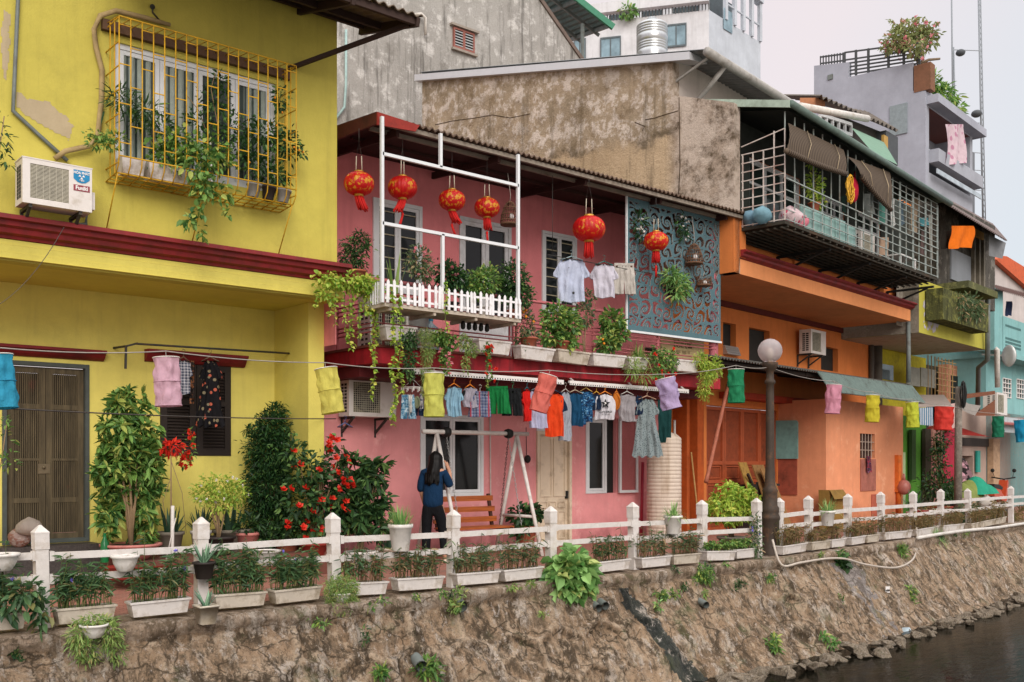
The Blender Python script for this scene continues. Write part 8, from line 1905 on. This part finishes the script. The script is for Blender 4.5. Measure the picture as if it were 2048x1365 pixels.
# ---- plants in the yellow window cage
CN = 11.6
def cageplant(label, px, py, blobs_px, leaf, count, L, W, **kw):
    c = A.p(px, py, CN); k = 12/2000
    bl = [(A.x(a, CN+dn)-c.x, dn, A.z(a, b, CN+dn)-c.z, rx*k, ry_, rz*k) for a, b, rx, rz, ry_, dn in blobs_px]
    return plant(label, tuple(c), None, leaf=leaf, blobs=bl, count=count, L=L, W=W, **kw)
cageplant('spiky leaved plant at the left end of the yellow window cage', 250, 240, [(245, 200, 34, 26, .12, 0), (290, 225, 40, 30, .12, 0), (320, 250, 30, 26, .1, 0)], 'leaf_dark', 420, .13, .018, jit=.7, shell=.2, name='window_plant', cat='plant')
cageplant('sprawling vine spilling down from the middle of the yellow window cage', 390, 320, [(360, 290, 60, 34, .12, -.1), (400, 320, 50, 40, .1, -.25), (330, 320, 40, 30, .12, -.05), (430, 300, 40, 40, .12, -.1), (405, 370, 26, 34, .06, -.28), (440, 385, 28, 20, .06, -.28), (395, 420, 14, 30, .05, -.28), (380, 445, 12, 14, .05, -.28), (402, 465, 8, 26, .04, -.28), (455, 425, 10, 16, .04, -.28)], 'leaf_mid', 1150, .075, .05, shell=.2, droop=.5, flowers=('petal_white', 3, .02), name='window_vine', cat='vine')
cageplant('climbing rose twigs up the centre of the yellow window cage', 430, 230, [(430, 200, 40, 40, .1, .05), (400, 245, 46, 26, .1, 0), (470, 260, 40, 40, .1, 0), (440, 165, 24, 24, .08, .05), (480, 300, 36, 30, .1, 0)], 'leaf_dark', 700, .06, .032, shell=.2, stems=[([(0, 0, -.6), (.05, 0, -.2), (-.05, 0, .3), (.0, 0, .5)], .006), ([(0, 0, -.5), (-.2, 0, 0), (-.35, 0, .15)], .005)], name='window_climber', cat='climber')
cageplant('kumquat bush with yellow fruit at the right end of the yellow window cage', 545, 340, [(560, 200, 18, 34, .06, .05), (530, 270, 44, 34, .12, 0), (570, 290, 30, 36, .1, 0), (515, 330, 40, 26, .12, 0), (550, 350, 34, 24, .12, 0), (600, 305, 14, 12, .05, -.05)], 'leaf_dark', 1100, .065, .035, shell=.25, flowers=('fruit', 10, .016), name='window_bush', cat='bush')
cageplant('feathery branch poking out left of the yellow window cage', 215, 280, [(200, 272, 30, 8, .05, -.1), (215, 290, 26, 10, .05, -.1), (190, 290, 14, 8, .04, -.12), (235, 275, 24, 10, .05, -.05)], 'leaf_mid', 220, .06, .025, shell=.2, name='window_branch', cat='plant')
for p0, p1, py_, lb in ((238, 285, 345, 'white plastic tub in the left of the yellow window cage'), (292, 372, 358, 'long white tub with blue print in the yellow window cage')):
    a, b = A.x(p0, 11.58), A.x(p1, 11.58); z = 4.76; mb = MB(); mb.hexa([(a+.02, 11.5, z), (b-.02, 11.5, z), (b-.02, 11.7, z), (a+.02, 11.7, z)], [(a, 11.48, z+.19), (b, 11.48, z+.19), (b, 11.72, z+.19), (a, 11.72, z+.19)])
    o = solo(mb, A, 'plant_tub', M['planter'], lb, 'planter', a, 11.58, z)
for px, lb in ((505, 'first grey plastic pot from the left lying in the cage corner'), (535, 'middle grey plastic pot lying in the cage corner'), (565, 'grey plastic pot nearest the cage end')):
    c = Vector((A.x(px, 11.55), 11.55, 4.76)); mb = pot_mesh((0, 0, 0), .09, .17); o = mb.build('plastic_pot', POTS['grey' if px != 535 else 'dark'], None, c); o.rotation_euler = (0, R(8), 0); tag(o, lb, 'pot')
# ---- balcony
plant('bushy green potted shrub at the yellow house end of the pink balcony', (A.x(712, 11.95), 11.95, 3.95), 'terra', .14, .18, leaf='leaf_dark', blobs=[(0, 0, .52, .2, .18, .14), (-.06, 0, .36, .2, .16, .14), (.08, 0, .62, .12, .12, .12), (.02, 0, .24, .12, .12, .1)], count=1300, L=.05, W=.022, shell=.3)
vp = A.p(700, 575, 11.55); k = 13.2/2000
def strand(px, y0, y1, n, sway=.04):
    out = []; m = max(4, int((y1-y0)/12)); q = random.uniform(0, 6)
    for i in range(m+1): py = y0+(y1-y0)*i/m; c = A.p(px, py, n); out.append(c+Vector((sway*math.sin(i*.8+q)*i/m, sway*.5*math.sin(i*1.1), 0)))
    return out
def vine(label, px, py, n, blobs, strands, leaf, count, L, W, fl=None, name='trailing_vine'):
    c = A.p(px, py, n); t_ = A.t(px, n); kk = t_/2000; root = thing(name, label, 'vine', c)
    mb, ms = MB(), MB()
    if blobs: mb.cloud([(A.x(a, n)-c.x, dn, A.z(a, b, n)-c.z, rx*kk, ry_, rz*kk) for a, b, rx, rz, ry_, dn in blobs], count, L, W, shell=.2, droop=.55, jit=.7)
    fp = []
    for s_ in strands:
        pts = [q-c for q in strand(*s_[:3], n+(s_[3] if len(s_) > 3 else 0))]; ms.tube(pts, .005, 4)
        P_, D_ = [], []
        for a, b in zip(pts[:-1], pts[1:]):
            for _ in range(s_[4] if len(s_) > 4 else 4):
                P_.append(tuple(a.lerp(b, random.random()))); D_.append((random.gauss(0, 1), random.gauss(-.5, .6), random.gauss(-.5, .5)))
            if fl and random.random() < fl[2]: fp.append(a+Vector((random.gauss(0, .05), -.03, 0)))
        mb.leaves(np.array(P_), np.array(D_), rng.uniform(.7, 1.2, len(P_))*L, rng.uniform(.7, 1.2, len(P_))*W)
    if strands: ms.build('stems', M['stemg'], root)
    fo = mb.build('foliage', M[leaf], root)
    if fl:
        if blobs:
            for _ in range(fl[3] if len(fl) > 3 else 0): b = random.choice(blobs); fp.append(Vector((A.x(b[0]+random.gauss(0, b[2]*.6), n)-c.x, b[5]-b[4], A.z(b[0], b[1]+random.gauss(0, b[3]*.6), n)-c.z)))
        if fp: bloom(fp, fl[0], fl[1], fo)
    return root
vine('lime green vine spreading over the balcony corner beside the yellow cornice', 700, 570, 11.6, [(650, 562, 34, 14, .1, -.1), (700, 565, 46, 20, .14, 0), (735, 575, 36, 24, .14, 0), (745, 610, 18, 30, .08, 0), (640, 590, 20, 14, .06, -.1)], [(690, 590, 690, 0), (705, 590, 690, 0), (700, 600, 700, -.03), (745, 600, 735, -.02), (752, 600, 720, 0), (672, 580, 650, -.05), (660, 575, 640, -.05), (632, 575, 620, -.08), (720, 600, 680, 0)], 'leaf_yel', 900, .06, .045)
vine('long pale vine hanging past the left end of the picket box down to the laundry', 790, 600, 11.1, [], [(787, 585, 850, 0, 7), (800, 590, 790, .02, 5), (746, 690, 800, .2, 4)], 'leaf_yel', 0, .065, .05)
vine('pale vine hanging through the middle of the picket box', 885, 570, 11.15, [(790, 575, 12, 20, .05, .1)], [(892, 560, 660, 0, 4), (935, 690, 740, .3, 3)], 'leaf_yel', 30, .055, .04)
PB_ = 11.45
def pbx(px, h0=3.62): return (A.x(px, PB_), PB_, h0)
plant('snake plant with yellow edged leaves in the white picket box', pbx(790), 'terra', .09, .14, leaf='leaf_fern', blades=(12, .60, .055, .3, .0))
plant('small rose with faint pink blooms second in the white picket box', pbx(838), 'terra', .1, .14, leaf='leaf_dusty', blobs=[(0, 0, 0.646, 0.22, 0.12, 0.231), (0.12, 0, 0.51, 0.132, 0.1, 0.173)], count=780, L=.05, W=.025, shell=.2, flowers=('petal_pink', 9, .03))
plant('dark leaved shrub with one pink bloom in the middle of the picket box', pbx(903), 'dark', .11, .14, leaf='leaf_deep', blobs=[(-0.04, 0, 0.51, 0.198, 0.14, 0.202), (0.12, 0, 0.442, 0.154, 0.12, 0.173)], count=1050, L=.06, W=.035, flowers=('petal_pink', 3, .05))
plant('light green shrub left of the darkest one in the white picket box', pbx(968), 'white', .11, .14, leaf='leaf_mid', blobs=[(-0.1, 0, 0.476, 0.198, 0.14, 0.202), (0.08, 0, 0.544, 0.198, 0.14, 0.202), (-0.22, 0, 0.34, 0.11, 0.1, 0.144)], count=1350, L=.055, W=.03)
plant('dense dark green shrub at the right end of the white picket box', pbx(1028), 'terra', .12, .14, leaf='leaf_dark', blobs=[(0, 0, 0.612, 0.242, 0.16, 0.26), (0.1, 0, 0.374, 0.22, 0.15, 0.202), (-0.1, 0, 0.425, 0.198, 0.14, 0.202)], count=1950, L=.06, W=.03)
# troughs hung on the balcony edge
HN = 11.50
for p0, p1, z, lb in ((768, 836, 3.16, 'white trough at the left corner of the balcony edge'), (838, 895, 3.14, 'white trough behind the feathery fern on the balcony edge'), (956, 1026, 3.10, 'white trough beside the red flowered trailer on the balcony edge'),
                      (1038, 1112, 3.06, 'white trough under the orange fruited plant on the balcony edge'), (1113, 1183, 3.06, 'white trough under the biggest bush on the balcony edge'), (1184, 1254, 3.06, 'white trough left of the spider plant on the balcony edge'), (1256, 1300, 3.06, 'white trough mostly covered by the spider plant'), (1352, 1400, 3.10, 'white trough tilted between red flowers and yellow green bush')):
    trough(A, A.x(p0, HN)+.02, A.x(p1, HN)-.015, HN, z, None, lb, h=.2, d=.22, group='white troughs on the balcony edge')
vine('dark green trailing plant hanging from the corner trough', 820, 680, 11.42, [(820, 680, 18, 20, .08, 0), (818, 720, 16, 30, .06, 0), (822, 750, 10, 14, .05, 0)], [], 'leaf_dark', 800, .045, .025)
vine('feathery asparagus fern hanging between the corner troughs', 855, 680, 11.42, [(852, 670, 18, 14, .08, 0), (855, 705, 16, 26, .07, 0), (852, 745, 12, 26, .06, 0), (850, 780, 8, 14, .05, 0)], [], 'leaf_fern', 2200, .04, .007)
vine('trailing geranium with pale pink flowers under the picket box', 890, 685, 11.42, [(880, 675, 20, 14, .09, 0), (900, 685, 20, 16, .09, 0), (890, 715, 12, 20, .06, 0), (893, 735, 6, 14, .04, 0)], [], 'leaf_mid', 700, .05, .035, ('petal_pink', .035, 0, 12))
vine('yellowish drooping plant left of the red flowered trailer', 935, 690, 11.42, [(930, 685, 16, 14, .08, 0), (943, 700, 12, 16, .07, 0), (932, 725, 8, 20, .05, 0)], [], 'leaf_fern', 500, .05, .018)
vine('narrow trailer with a chain of crimson red flowers', 977, 700, 11.40, [(976, 700, 10, 12, .06, 0)], [(975, 695, 775, 0, 14), (979, 695, 765, 0, 12)], 'leaf_mid', 120, .04, .028, ('petal_red', .04, .55, 4))
def hbx(px, z=3.24): return (A.x(px, HN+.1), HN+.1, z)
plant('reddish kumquat with orange fruits right of the picket box', hbx(1057), 'terra', .14, .16, leaf='leaf_dusty', blobs=[(-.06, 0, .38, .14, .12, .2), (-.14, 0, .1, .1, .1, .16), (.06, 0, .2, .12, .1, .12)], count=620, L=.055, W=.025, flowers=('fruit', 9, .024))
plant('biggest leafy bush on the balcony edge, below the large white t-shirt', hbx(1122), 'terra', .14, .16, leaf='leaf_mid', blobs=[(-0.08, 0, 0.525, 0.264, 0.18, 0.213), (0.14, 0, 0.45, 0.242, 0.18, 0.234), (-0.2, 0, 0.25, 0.198, 0.14, 0.17), (0.1, 0, 0.15, 0.22, 0.14, 0.128)], count=1300, L=.075, W=.05, stems=fan(.1, .4, 6, .01, spread=.2))
plant('thin stemmed young tree on the balcony edge between two leafy bushes', hbx(1168), None, leaf='leaf_dusty', blobs=[(0, 0, 0.625, 0.176, 0.1, 0.213), (0.1, 0, 0.938, 0.154, 0.08, 0.106)], count=390, L=.06, W=.03, stems=fan(0, .7, 4, .01, spread=.1))
plant('rounded bush with bronze fruits on the balcony edge by the blue screen', hbx(1225), None, leaf='leaf_mid', blobs=[(0, 0, 0.6, 0.22, 0.16, 0.17), (0.08, 0, 0.375, 0.22, 0.16, 0.17), (-0.12, 0, 0.2, 0.198, 0.12, 0.128)], count=1014, L=.08, W=.05, flowers=('fruit', 3, .022), stems=fan(0, .4, 4, .01, spread=.12))
plant('spider plant cascading over the balcony edge below the blue screen corner', hbx(1276), None, leaf='leaf_fern', blades=(150, .42, .018, .95, 1.3), name='spider_plant', cat='spider plant')
vine('lower tuft of grassy leaves under the spider plant', 1272, 735, 11.45, [(1270, 735, 22, 20, .1, 0), (1285, 750, 16, 14, .08, 0)], [], 'leaf_fern', 260, .13, .014)
vine('red flowered bush overhanging the balcony edge under the notice board', 1325, 720, 11.45, [(1315, 710, 20, 18, .1, 0), (1340, 720, 20, 22, .1, 0), (1318, 745, 16, 18, .08, 0)], [], 'leaf_mid', 650, .06, .03, ('petal_red', .04, 0, 10))
vine('yellow green bush overhanging the right end of the pink balcony', 1412, 740, 11.45, [(1402, 720, 22, 14, .1, 0), (1415, 745, 24, 24, .12, 0), (1410, 780, 18, 22, .1, 0), (1430, 735, 16, 24, .1, 0)], [], 'leaf_yel', 1500, .06, .018)
# on the blue screen
c = A.p(1345, 590, 11.62); plant('bushy fern in a hanging basket on the blue screen', tuple(c), 'dark', .12, .14, leaf='leaf_bright', blobs=[(-.1, -.05, .32, .18, .14, .12), (.08, -.08, .2, .2, .14, .14), (.2, -.06, .12, .12, .1, .1), (.0, -.08, .02, .12, .08, .14)], count=420, L=.14, W=.04, shell=.2, name='hanging_fern', cat='fern')
for px, py, lb in ((1278, 450, 'white flowered orchid on the upper left of the blue screen'), (1367, 455, 'white flowered orchid on the upper right of the blue screen')):
    plant(lb, tuple(A.p(px, py, 11.66)), None, leaf='leaf_deep', blobs=[(0, 0, .05, .14, .06, .14), (.03, 0, -.12, .1, .05, .1)], count=90, L=.12, W=.03, flowers=('petal_white', 10, .03), name='orchid', cat='orchid')
plant('pot of yellowish leaves behind the bars of the upper cage', (B.x(1628, 1.0), 1.0, cz0+.45), 'terra', .12, .16, fr=B, leaf='leaf_yel', blobs=[(0, 0, .5, .2, .16, .3), (.1, 0, .25, .2, .14, .2), (-.05, 0, .95, .1, .1, .16)], count=420, L=.08, W=.035, shell=.2, stems=fan(.1, .9, 4, .01, spread=.15))
# ---- far right
for px, py, y_, leaf, lb, sc_, nm in ((1832, 1000, 1.6, 'agave', 'dark spiky dracaena between annex and green wall', 1.0, 'dracaena'),):
    plant(lb, (B.x(px, y_), y_, 0), 'white', .22, .3, fr=B, leaf=leaf, blades=(60, .75, .06, .8, .7), name=nm, cat='plant')
plant('dark climbing bush with thin upright twigs beside the green wall', (B.x(1880, 1.5), 1.5, 0), 'red', .3, .4, fr=B, leaf='leaf_deep', blobs=[(-.2, 0, .9, .6, .4, .4), (.3, 0, .8, .5, .4, .35), (-.1, 0, 1.5, .3, .2, .4), (.15, 0, 2.1, .3, .2, .4), (-.2, 0, 1.9, .2, .15, .3)], count=1700, L=.09, W=.045, shell=.3, stems=fan(.3, 2.6, 6, .02, spread=.4), name='dark_bush', cat='bush')
for px, pyb, y_, po, lb in ((1855, 1035, .6, 'white', 'tall white tapering pot behind the far fence'), (1884, 1035, .55, 'white', 'square looking white pot right of the tapering one'), (1842, 1032, .7, 'red', 'dark red pot left of the tapering white one'), (1996, 1022, .5, 'white', 'white tub in front of the scooter')):
    plant(lb, (B.x(px, y_), y_, .02), po, .2, .42, fr=B, leaf='leaf_dry', blobs=[(0, 0, .46, .18, .16, .08)], count=60, L=.09, W=.03)
plant('wispy green and brown bush on the far ledge left of the scooter', (B.x(1938, .35), .35, 0), None, fr=B, leaf='leaf_dusty', blobs=[(-.3, 0, .25, .4, .2, .22), (.3, 0, .22, .45, .2, .2), (0, 0, .45, .3, .2, .16)], count=900, L=.12, W=.025, shell=.2, name='dry_bush', cat='bush')
plant('dry grass along the far ledge right of the scooter', (B.x(2030, .2), .2, 0), None, fr=B, leaf='leaf_dry', blobs=[(-.4, 0, .15, .6, .2, .16), (.6, 0, .15, .7, .2, .18)], count=600, L=.14, W=.02, shell=.2, name='dry_bush', cat='bush')
plant('mossy ferns and dry stalks spilling over the stained trough of the narrow house', (B.x(1930, 1.2), 1.2, B.z(1930, 608, 1.2)), None, fr=B, leaf='leaf_dusty', blobs=[(-.5, -.05, .0, .5, .2, .2), (.2, -.05, .05, .5, .2, .2), (.6, -.05, -.1, .3, .2, .25), (-.2, -.08, -.25, .5, .12, .2)], count=1300, L=.13, W=.03, shell=.2, droop=.6, name='mossy_fern', cat='fern')
# ---- weeds on the bank
def weed(px, py, s_, leaf, lb, L=.08, W=.03, n=160, name='weed'):
    l, off, z = bank_surf(px, py); X_, Y_ = bank_pt(l, off-.03); root = thing(name, lb, 'weed', (X_, Y_, z+.0), 0, None)
    bl = [(random.gauss(0, s_*.5), -.02+random.gauss(0, .04), random.gauss(0, s_*.5), s_*random.uniform(.5, .8), s_*.4, s_*random.uniform(.4, .7)) for _ in range(4)]
    mb = MB(); mb.cloud(bl, n, L, W, shell=.1, droop=.3, jit=.9); mb.build('foliage', M[leaf], root); ms = MB()
    for k in range(5): ms.tube([(0, .06, -.02), (random.gauss(0, s_*.5), -.05, random.gauss(0, s_*.4))], .004, 4)
    ms.build('stems', M['stemg'], root); return root
for a in ((1402, 1150, .16, 'leaf_mid', 'ferny green weed on the ledge below the yellow green bush', .07, .018, 420), (1680, 1112, .15, 'leaf_dark', 'dark round leaved weed growing under the far fence beside the white hose', .1, .08, 130), (1800, 1100, .17, 'leaf_mid', 'bright feathery weed on the bank below the annex buttress', .1, .015, 320),
          (860, 1330, .15, 'leaf_mid', 'green weed patch at the bottom edge of the picture', .09, .025, 180), (760, 1350, .10, 'leaf_mid', 'small weed low on the bank left of the drain mouth', .08, .025, 110), (905, 1195, .09, 'leaf_fern', 'small weed at the foot of the fourth fence post', .06, .02, 130), (1570, 1290, .12, 'leaf_mid', 'weed low on the bank above the boulders', .1, .03, 130),
          (1820, 1185, .14, 'leaf_mid', 'weed halfway down the far bank', .1, .025, 170), (1675, 1195, .09, 'leaf_mid', 'weed on the pale cement spill', .08, .025, 90), (1320, 1190, .08, 'leaf_mid', 'little weed right of the dark wet streak', .06, .02, 90), (1310, 1215, .05, 'leaf_bright', 'tiny weed lower beside the dark wet streak', .05, .02, 50), (1345, 1190, .06, 'leaf_mid', 'tiny weed below the water tank', .05, .02, 50),
          (630, 1230, .06, 'leaf_mid', 'tiny weed under the fern', .05, .02, 50), (1540, 1160, .08, 'leaf_mid', 'weed below the lamp post', .06, .02, 80), (1660, 1280, .09, 'leaf_bright', 'pale green weed near the boulders under the cement spill', .09, .04, 70), (30, 1275, .05, 'leaf_deep', 'tiny dark weed at the left end of the bank', .05, .02, 40)): weed(*a)
for k in range(22):
    px = random.choice((random.uniform(620, 1080), random.uniform(1200, 1530), random.uniform(1560, 1980)))
    l = bank_l(px); o_ = random.choice((-.30, -.33, random.uniform(-.5, -.36))); z = -.02 if o_ > -.34 else -.15-(-.32-o_)*1.35
    X_, Y_ = bank_pt(l, o_-.03); root = thing('weed', 'tiny tuft of green weed rooted along the crumbling ledge of the bank', 'weed', (X_, Y_, z), 0, 'tiny weeds along the ledge'); s_ = random.uniform(.03, .075)
    mb = MB(); mb.cloud([(random.gauss(0, s_), -.01, random.gauss(0, s_*.5), s_, s_*.5, s_*.7) for _ in range(3)], int(900*s_), .05, .018, shell=.1, droop=.2, jit=.9); mb.build('foliage', M[random.choice(('leaf_mid', 'leaf_fern', 'leaf_dark'))], root)
# ---- drains, hoses and odds and ends
def pipe_end(px, py, r, lb, ln=.35):
    l, off, z = bank_surf(px, py); X_, Y_ = bank_pt(l, off); mb = MB(); mb.tube([(0, .25, .04), (0, -.10, -.02)], r, 14, cap=False); mb.tube([(0, .25, .04), (0, -.10, -.02)], r*.86, 14, cap=False); mb.tube([(0, .1, .015), (0, .09, .01)], r*.85, 12)
    o = mb.build('drain_pipe', M['pipe'] if r > .03 else M['pvc'], None, (X_, Y_, z)); o.rotation_euler.z = 0 if l < 13.5 else B.a; o.rotation_euler.z += R(-20); return tag(o, lb, 'pipe')
pipe_end(1190, 1212, .055, 'left grey drain mouth above the dark wet streak'); pipe_end(1204, 1206, .055, 'right grey drain mouth above the dark wet streak'); pipe_end(838, 1325, .065, 'broken drain mouth low on the bank among weeds'); pipe_end(1405, 1205, .05, 'short drain stub on the bank right of the water tank'); pipe_end(918, 1205, .07, 'clogged drain mouth below the fourth fence post')
H_ = [(1545, 1080), (1560, 1105), (1590, 1112), (1640, 1120), (1680, 1125), (1720, 1135), (1780, 1142), (1815, 1125), (1832, 1090), (1833, 1050)]
mb = MB(); P_ = []
for px, py in H_:
    if px in (1545, 1832, 1833): P_.append(Vector((*B.wor(*B.p(px, py, -.15).to_2d()), B.p(px, py, -.15).z)))
    else: l, off, z = bank_surf(px, py); X_, Y_ = bank_pt(l, off-.10); P_.append(Vector((X_, Y_, z+.06)))
Q_ = []
for i in range(len(P_)-1):
    a, b, c, d = P_[max(0, i-1)], P_[i], P_[i+1], P_[min(len(P_)-1, i+2)]
    for k in range(5): u = k/5; Q_.append(.5*((2*b)+(c-a)*u+(2*a-5*b+4*c-d)*u*u+(-a+3*b-3*c+d)*u**3))
mb.tube(Q_, .018, 8); o = mb.build('garden_hose', plain('hose_pale', '#b7aca0', .6)); tag(o, 'pale hose looping over the bank beyond the street lamp', 'hose')
mb = MB(); a = [Vector((*B.wor(B.x(px, -.35), -.35), .02+.02*math.sin(px))) for px in (1835, 1880, 1930, 1990, 2060, 2120)]; mb.tube(a, .035, 8); o = mb.build('ledge_pipe', M['pvc']); tag(o, 'long white pipe lying along the far ledge below the fence', 'pipe')
# bamboo pole, turquoise board, planks, cardboard by the orange house
p0, p1 = B.p(1412, 965, 2.3), B.p(1456, 770, 2.6); mb = MB(); N_ = 14
mb.tube([p0.lerp(p1, i/N_) for i in range(N_+1)], [.036 if i % 3 else .042 for i in range(N_+1)], 8); solo(mb, B, 'bamboo_pole', plain('bamboo_red', '#a5614a', .6, dirt='#7a4434'), 'reddish bamboo pole leaning before the orange folding door', 'pole', p0.x, p0.y, p0.z)
yb0, t0 = B.yx(1546, ax0-.06); yb1, t1 = B.yx(1596, ax0-.06); z0, z1 = camz(918, (t0+t1)/2), camz(841, (t0+t1)/2)
mb = MB(); pr_ = [(yb1, z0), (yb0-.05, z0), (yb0, z0+.06), (yb0, z1-.04), (yb0-.06, z1), (yb1+.03, z1-.01), (yb1, z1-.06)]; mb.prism(pr_, 0, ax0-.075, ax0-.045); solo(mb, B, 'wall_board', plain('board_turq', '#7ba5a0', .6, dirt='#55706c', dscale=3), 'pale turquoise board hung on the annex side wall behind the lamp', 'board', ax0-.06, yb0, z0)
for px0, px1, pyt, y_, mt, lb in ((1530, 1552, 930, 2.9, 'plank_tan', 'tan wooden plank leaning behind the lamp post'), (1547, 1566, 938, 2.7, 'plank_tan', 'second tan plank leaning right of the lamp post'), (1503, 1518, 925, 3.0, 'plank_ochre', 'ochre board leaning left of the lamp post')):
    a, b = B.x(px0, y_), B.x(px1, y_); zt_ = B.z(px0, pyt, y_); mb = MB(); mb.hexa([(a+.1, y_-.2, 0), (b+.14, y_-.2, 0), (b+.14, y_-.17, 0), (a+.1, y_-.17, 0)], [(a, y_+.3, zt_), (b, y_+.3, zt_), (b, y_+.33, zt_), (a, y_+.33, zt_)])
    solo(mb, B, 'plank', plain(mt, '#8f6a3f' if mt == 'plank_tan' else '#a07c3c', .8, dirt='#5d452c', dscale=6, streak=True), lb, 'plank', a, y_, 0)
a, b = B.x(1500, 3.1), B.x(1545, 3.1); mb = MB(); mb.box(a, b, 3.1, 3.4, 0, 1.02); mb.bar((a-.1, 3.1, 1.25), (a+.25, 3.12, .9), .05); mb.bar((a+.3, 3.1, 1.05), (b+.2, 3.05, 1.0), .05); solo(mb, B, 'scrap_cupboard', plain('scrap_dark', '#2f2825', .8, dirt='#4d3a2a'), 'dark scrap cupboard with leaning sticks beside the folding door', 'cupboard', a, 3.1, 0)
a, b = B.x(1660, 2.1), B.x(1687, 2.1); z_ = B.z(1673, 980, 2.1); mb = MB(); mb.hexa([(a, 2.1, 0), (b, 2.1, 0), (b, 2.35, 0), (a, 2.35, 0)], [(a, 2.12, z_), (b+.02, 2.12, z_-.03), (b+.02, 2.37, z_-.03), (a, 2.37, z_)]); mb.quad((a, 2.11, z_), (b, 2.11, z_), (b+.03, 1.98, z_-.2), (a-.03, 1.98, z_-.2)); solo(mb, B, 'cardboard_box', plain('cardboard', '#8b6d36', .9, dirt='#6a5128'), 'open brown cardboard box against the annex front', 'box', a, 2.1, 0)
a = B.p(1808, 975, AY-.2); mb = MB(); mb.ball((a.x, a.y, a.z), .17, 12, 8, sz=1.15); mb.tube([(a.x, a.y, a.z+.15), (a.x-.02, a.y, a.z+.35)], [.05, .02], 6); solo(mb, B, 'gourd_float', plain('float_pink', '#a9695f', .4), 'dusty pink round float hung on the orange buttress', 'float', a.x, a.y, a.z)
hang(1733, 1742, 913, 945, AY-.06, clothmat('rag_pattern', '#4d3440', 'camo', '#8f3a4a', '#5f6a8a', sx=12), 'small patterned rag hung on the barred annex window', 'rag', 'rag', wave=.02)
mb = MB(); x = A.x(1385, 12.9); mb.tube([(x, 12.7, 0), (x+.02, 12.95, 1.7)], .018, 6); solo(mb, A, 'broom_stick', plain('stick_tan', '#b08a54', .7), 'thin tan stick leaning between water tank and orange pilaster', 'stick', x, 12.7, 0)
for px, py, r_, lb in ((1770, 1180, .05, 'single pale litter scrap on the bank below the far fence'),):
    l, off, z = bank_surf(px, py); X_, Y_ = bank_pt(l, off-.05); mb = MB(); mb.grid(lambda u, v: (r_*(u-.5)*3, .02*math.sin(u*7), r_*(v-.5)*2+.02*math.sin(v*9)), 5, 4); o = mb.build('litter', M['white'], None, (X_, Y_, z)); o['kind'] = 'thing'; tag(o, lb, 'litter')
lp_ = B.p(1810, 1262, -1.9); mb = MB(); t_ = (EYE-WZ)*2000/(1262-930); X_, Y_ = camxy(1810, t_); mb.hexa([(-.12, -.05, 0), (.12, -.05, 0), (.12, .05, 0), (-.12, .05, 0)], [(-.09, -.04, .06), (.1, -.03, .05), (.1, .04, .05), (-.09, .04, .06)]); o = mb.build('litter', plain('litter_blue', '#b3c3cb', .5), None, (X_, Y_, WZ)); o['kind'] = 'thing'; tag(o, 'pale blue scrap floating at the water edge', 'litter')
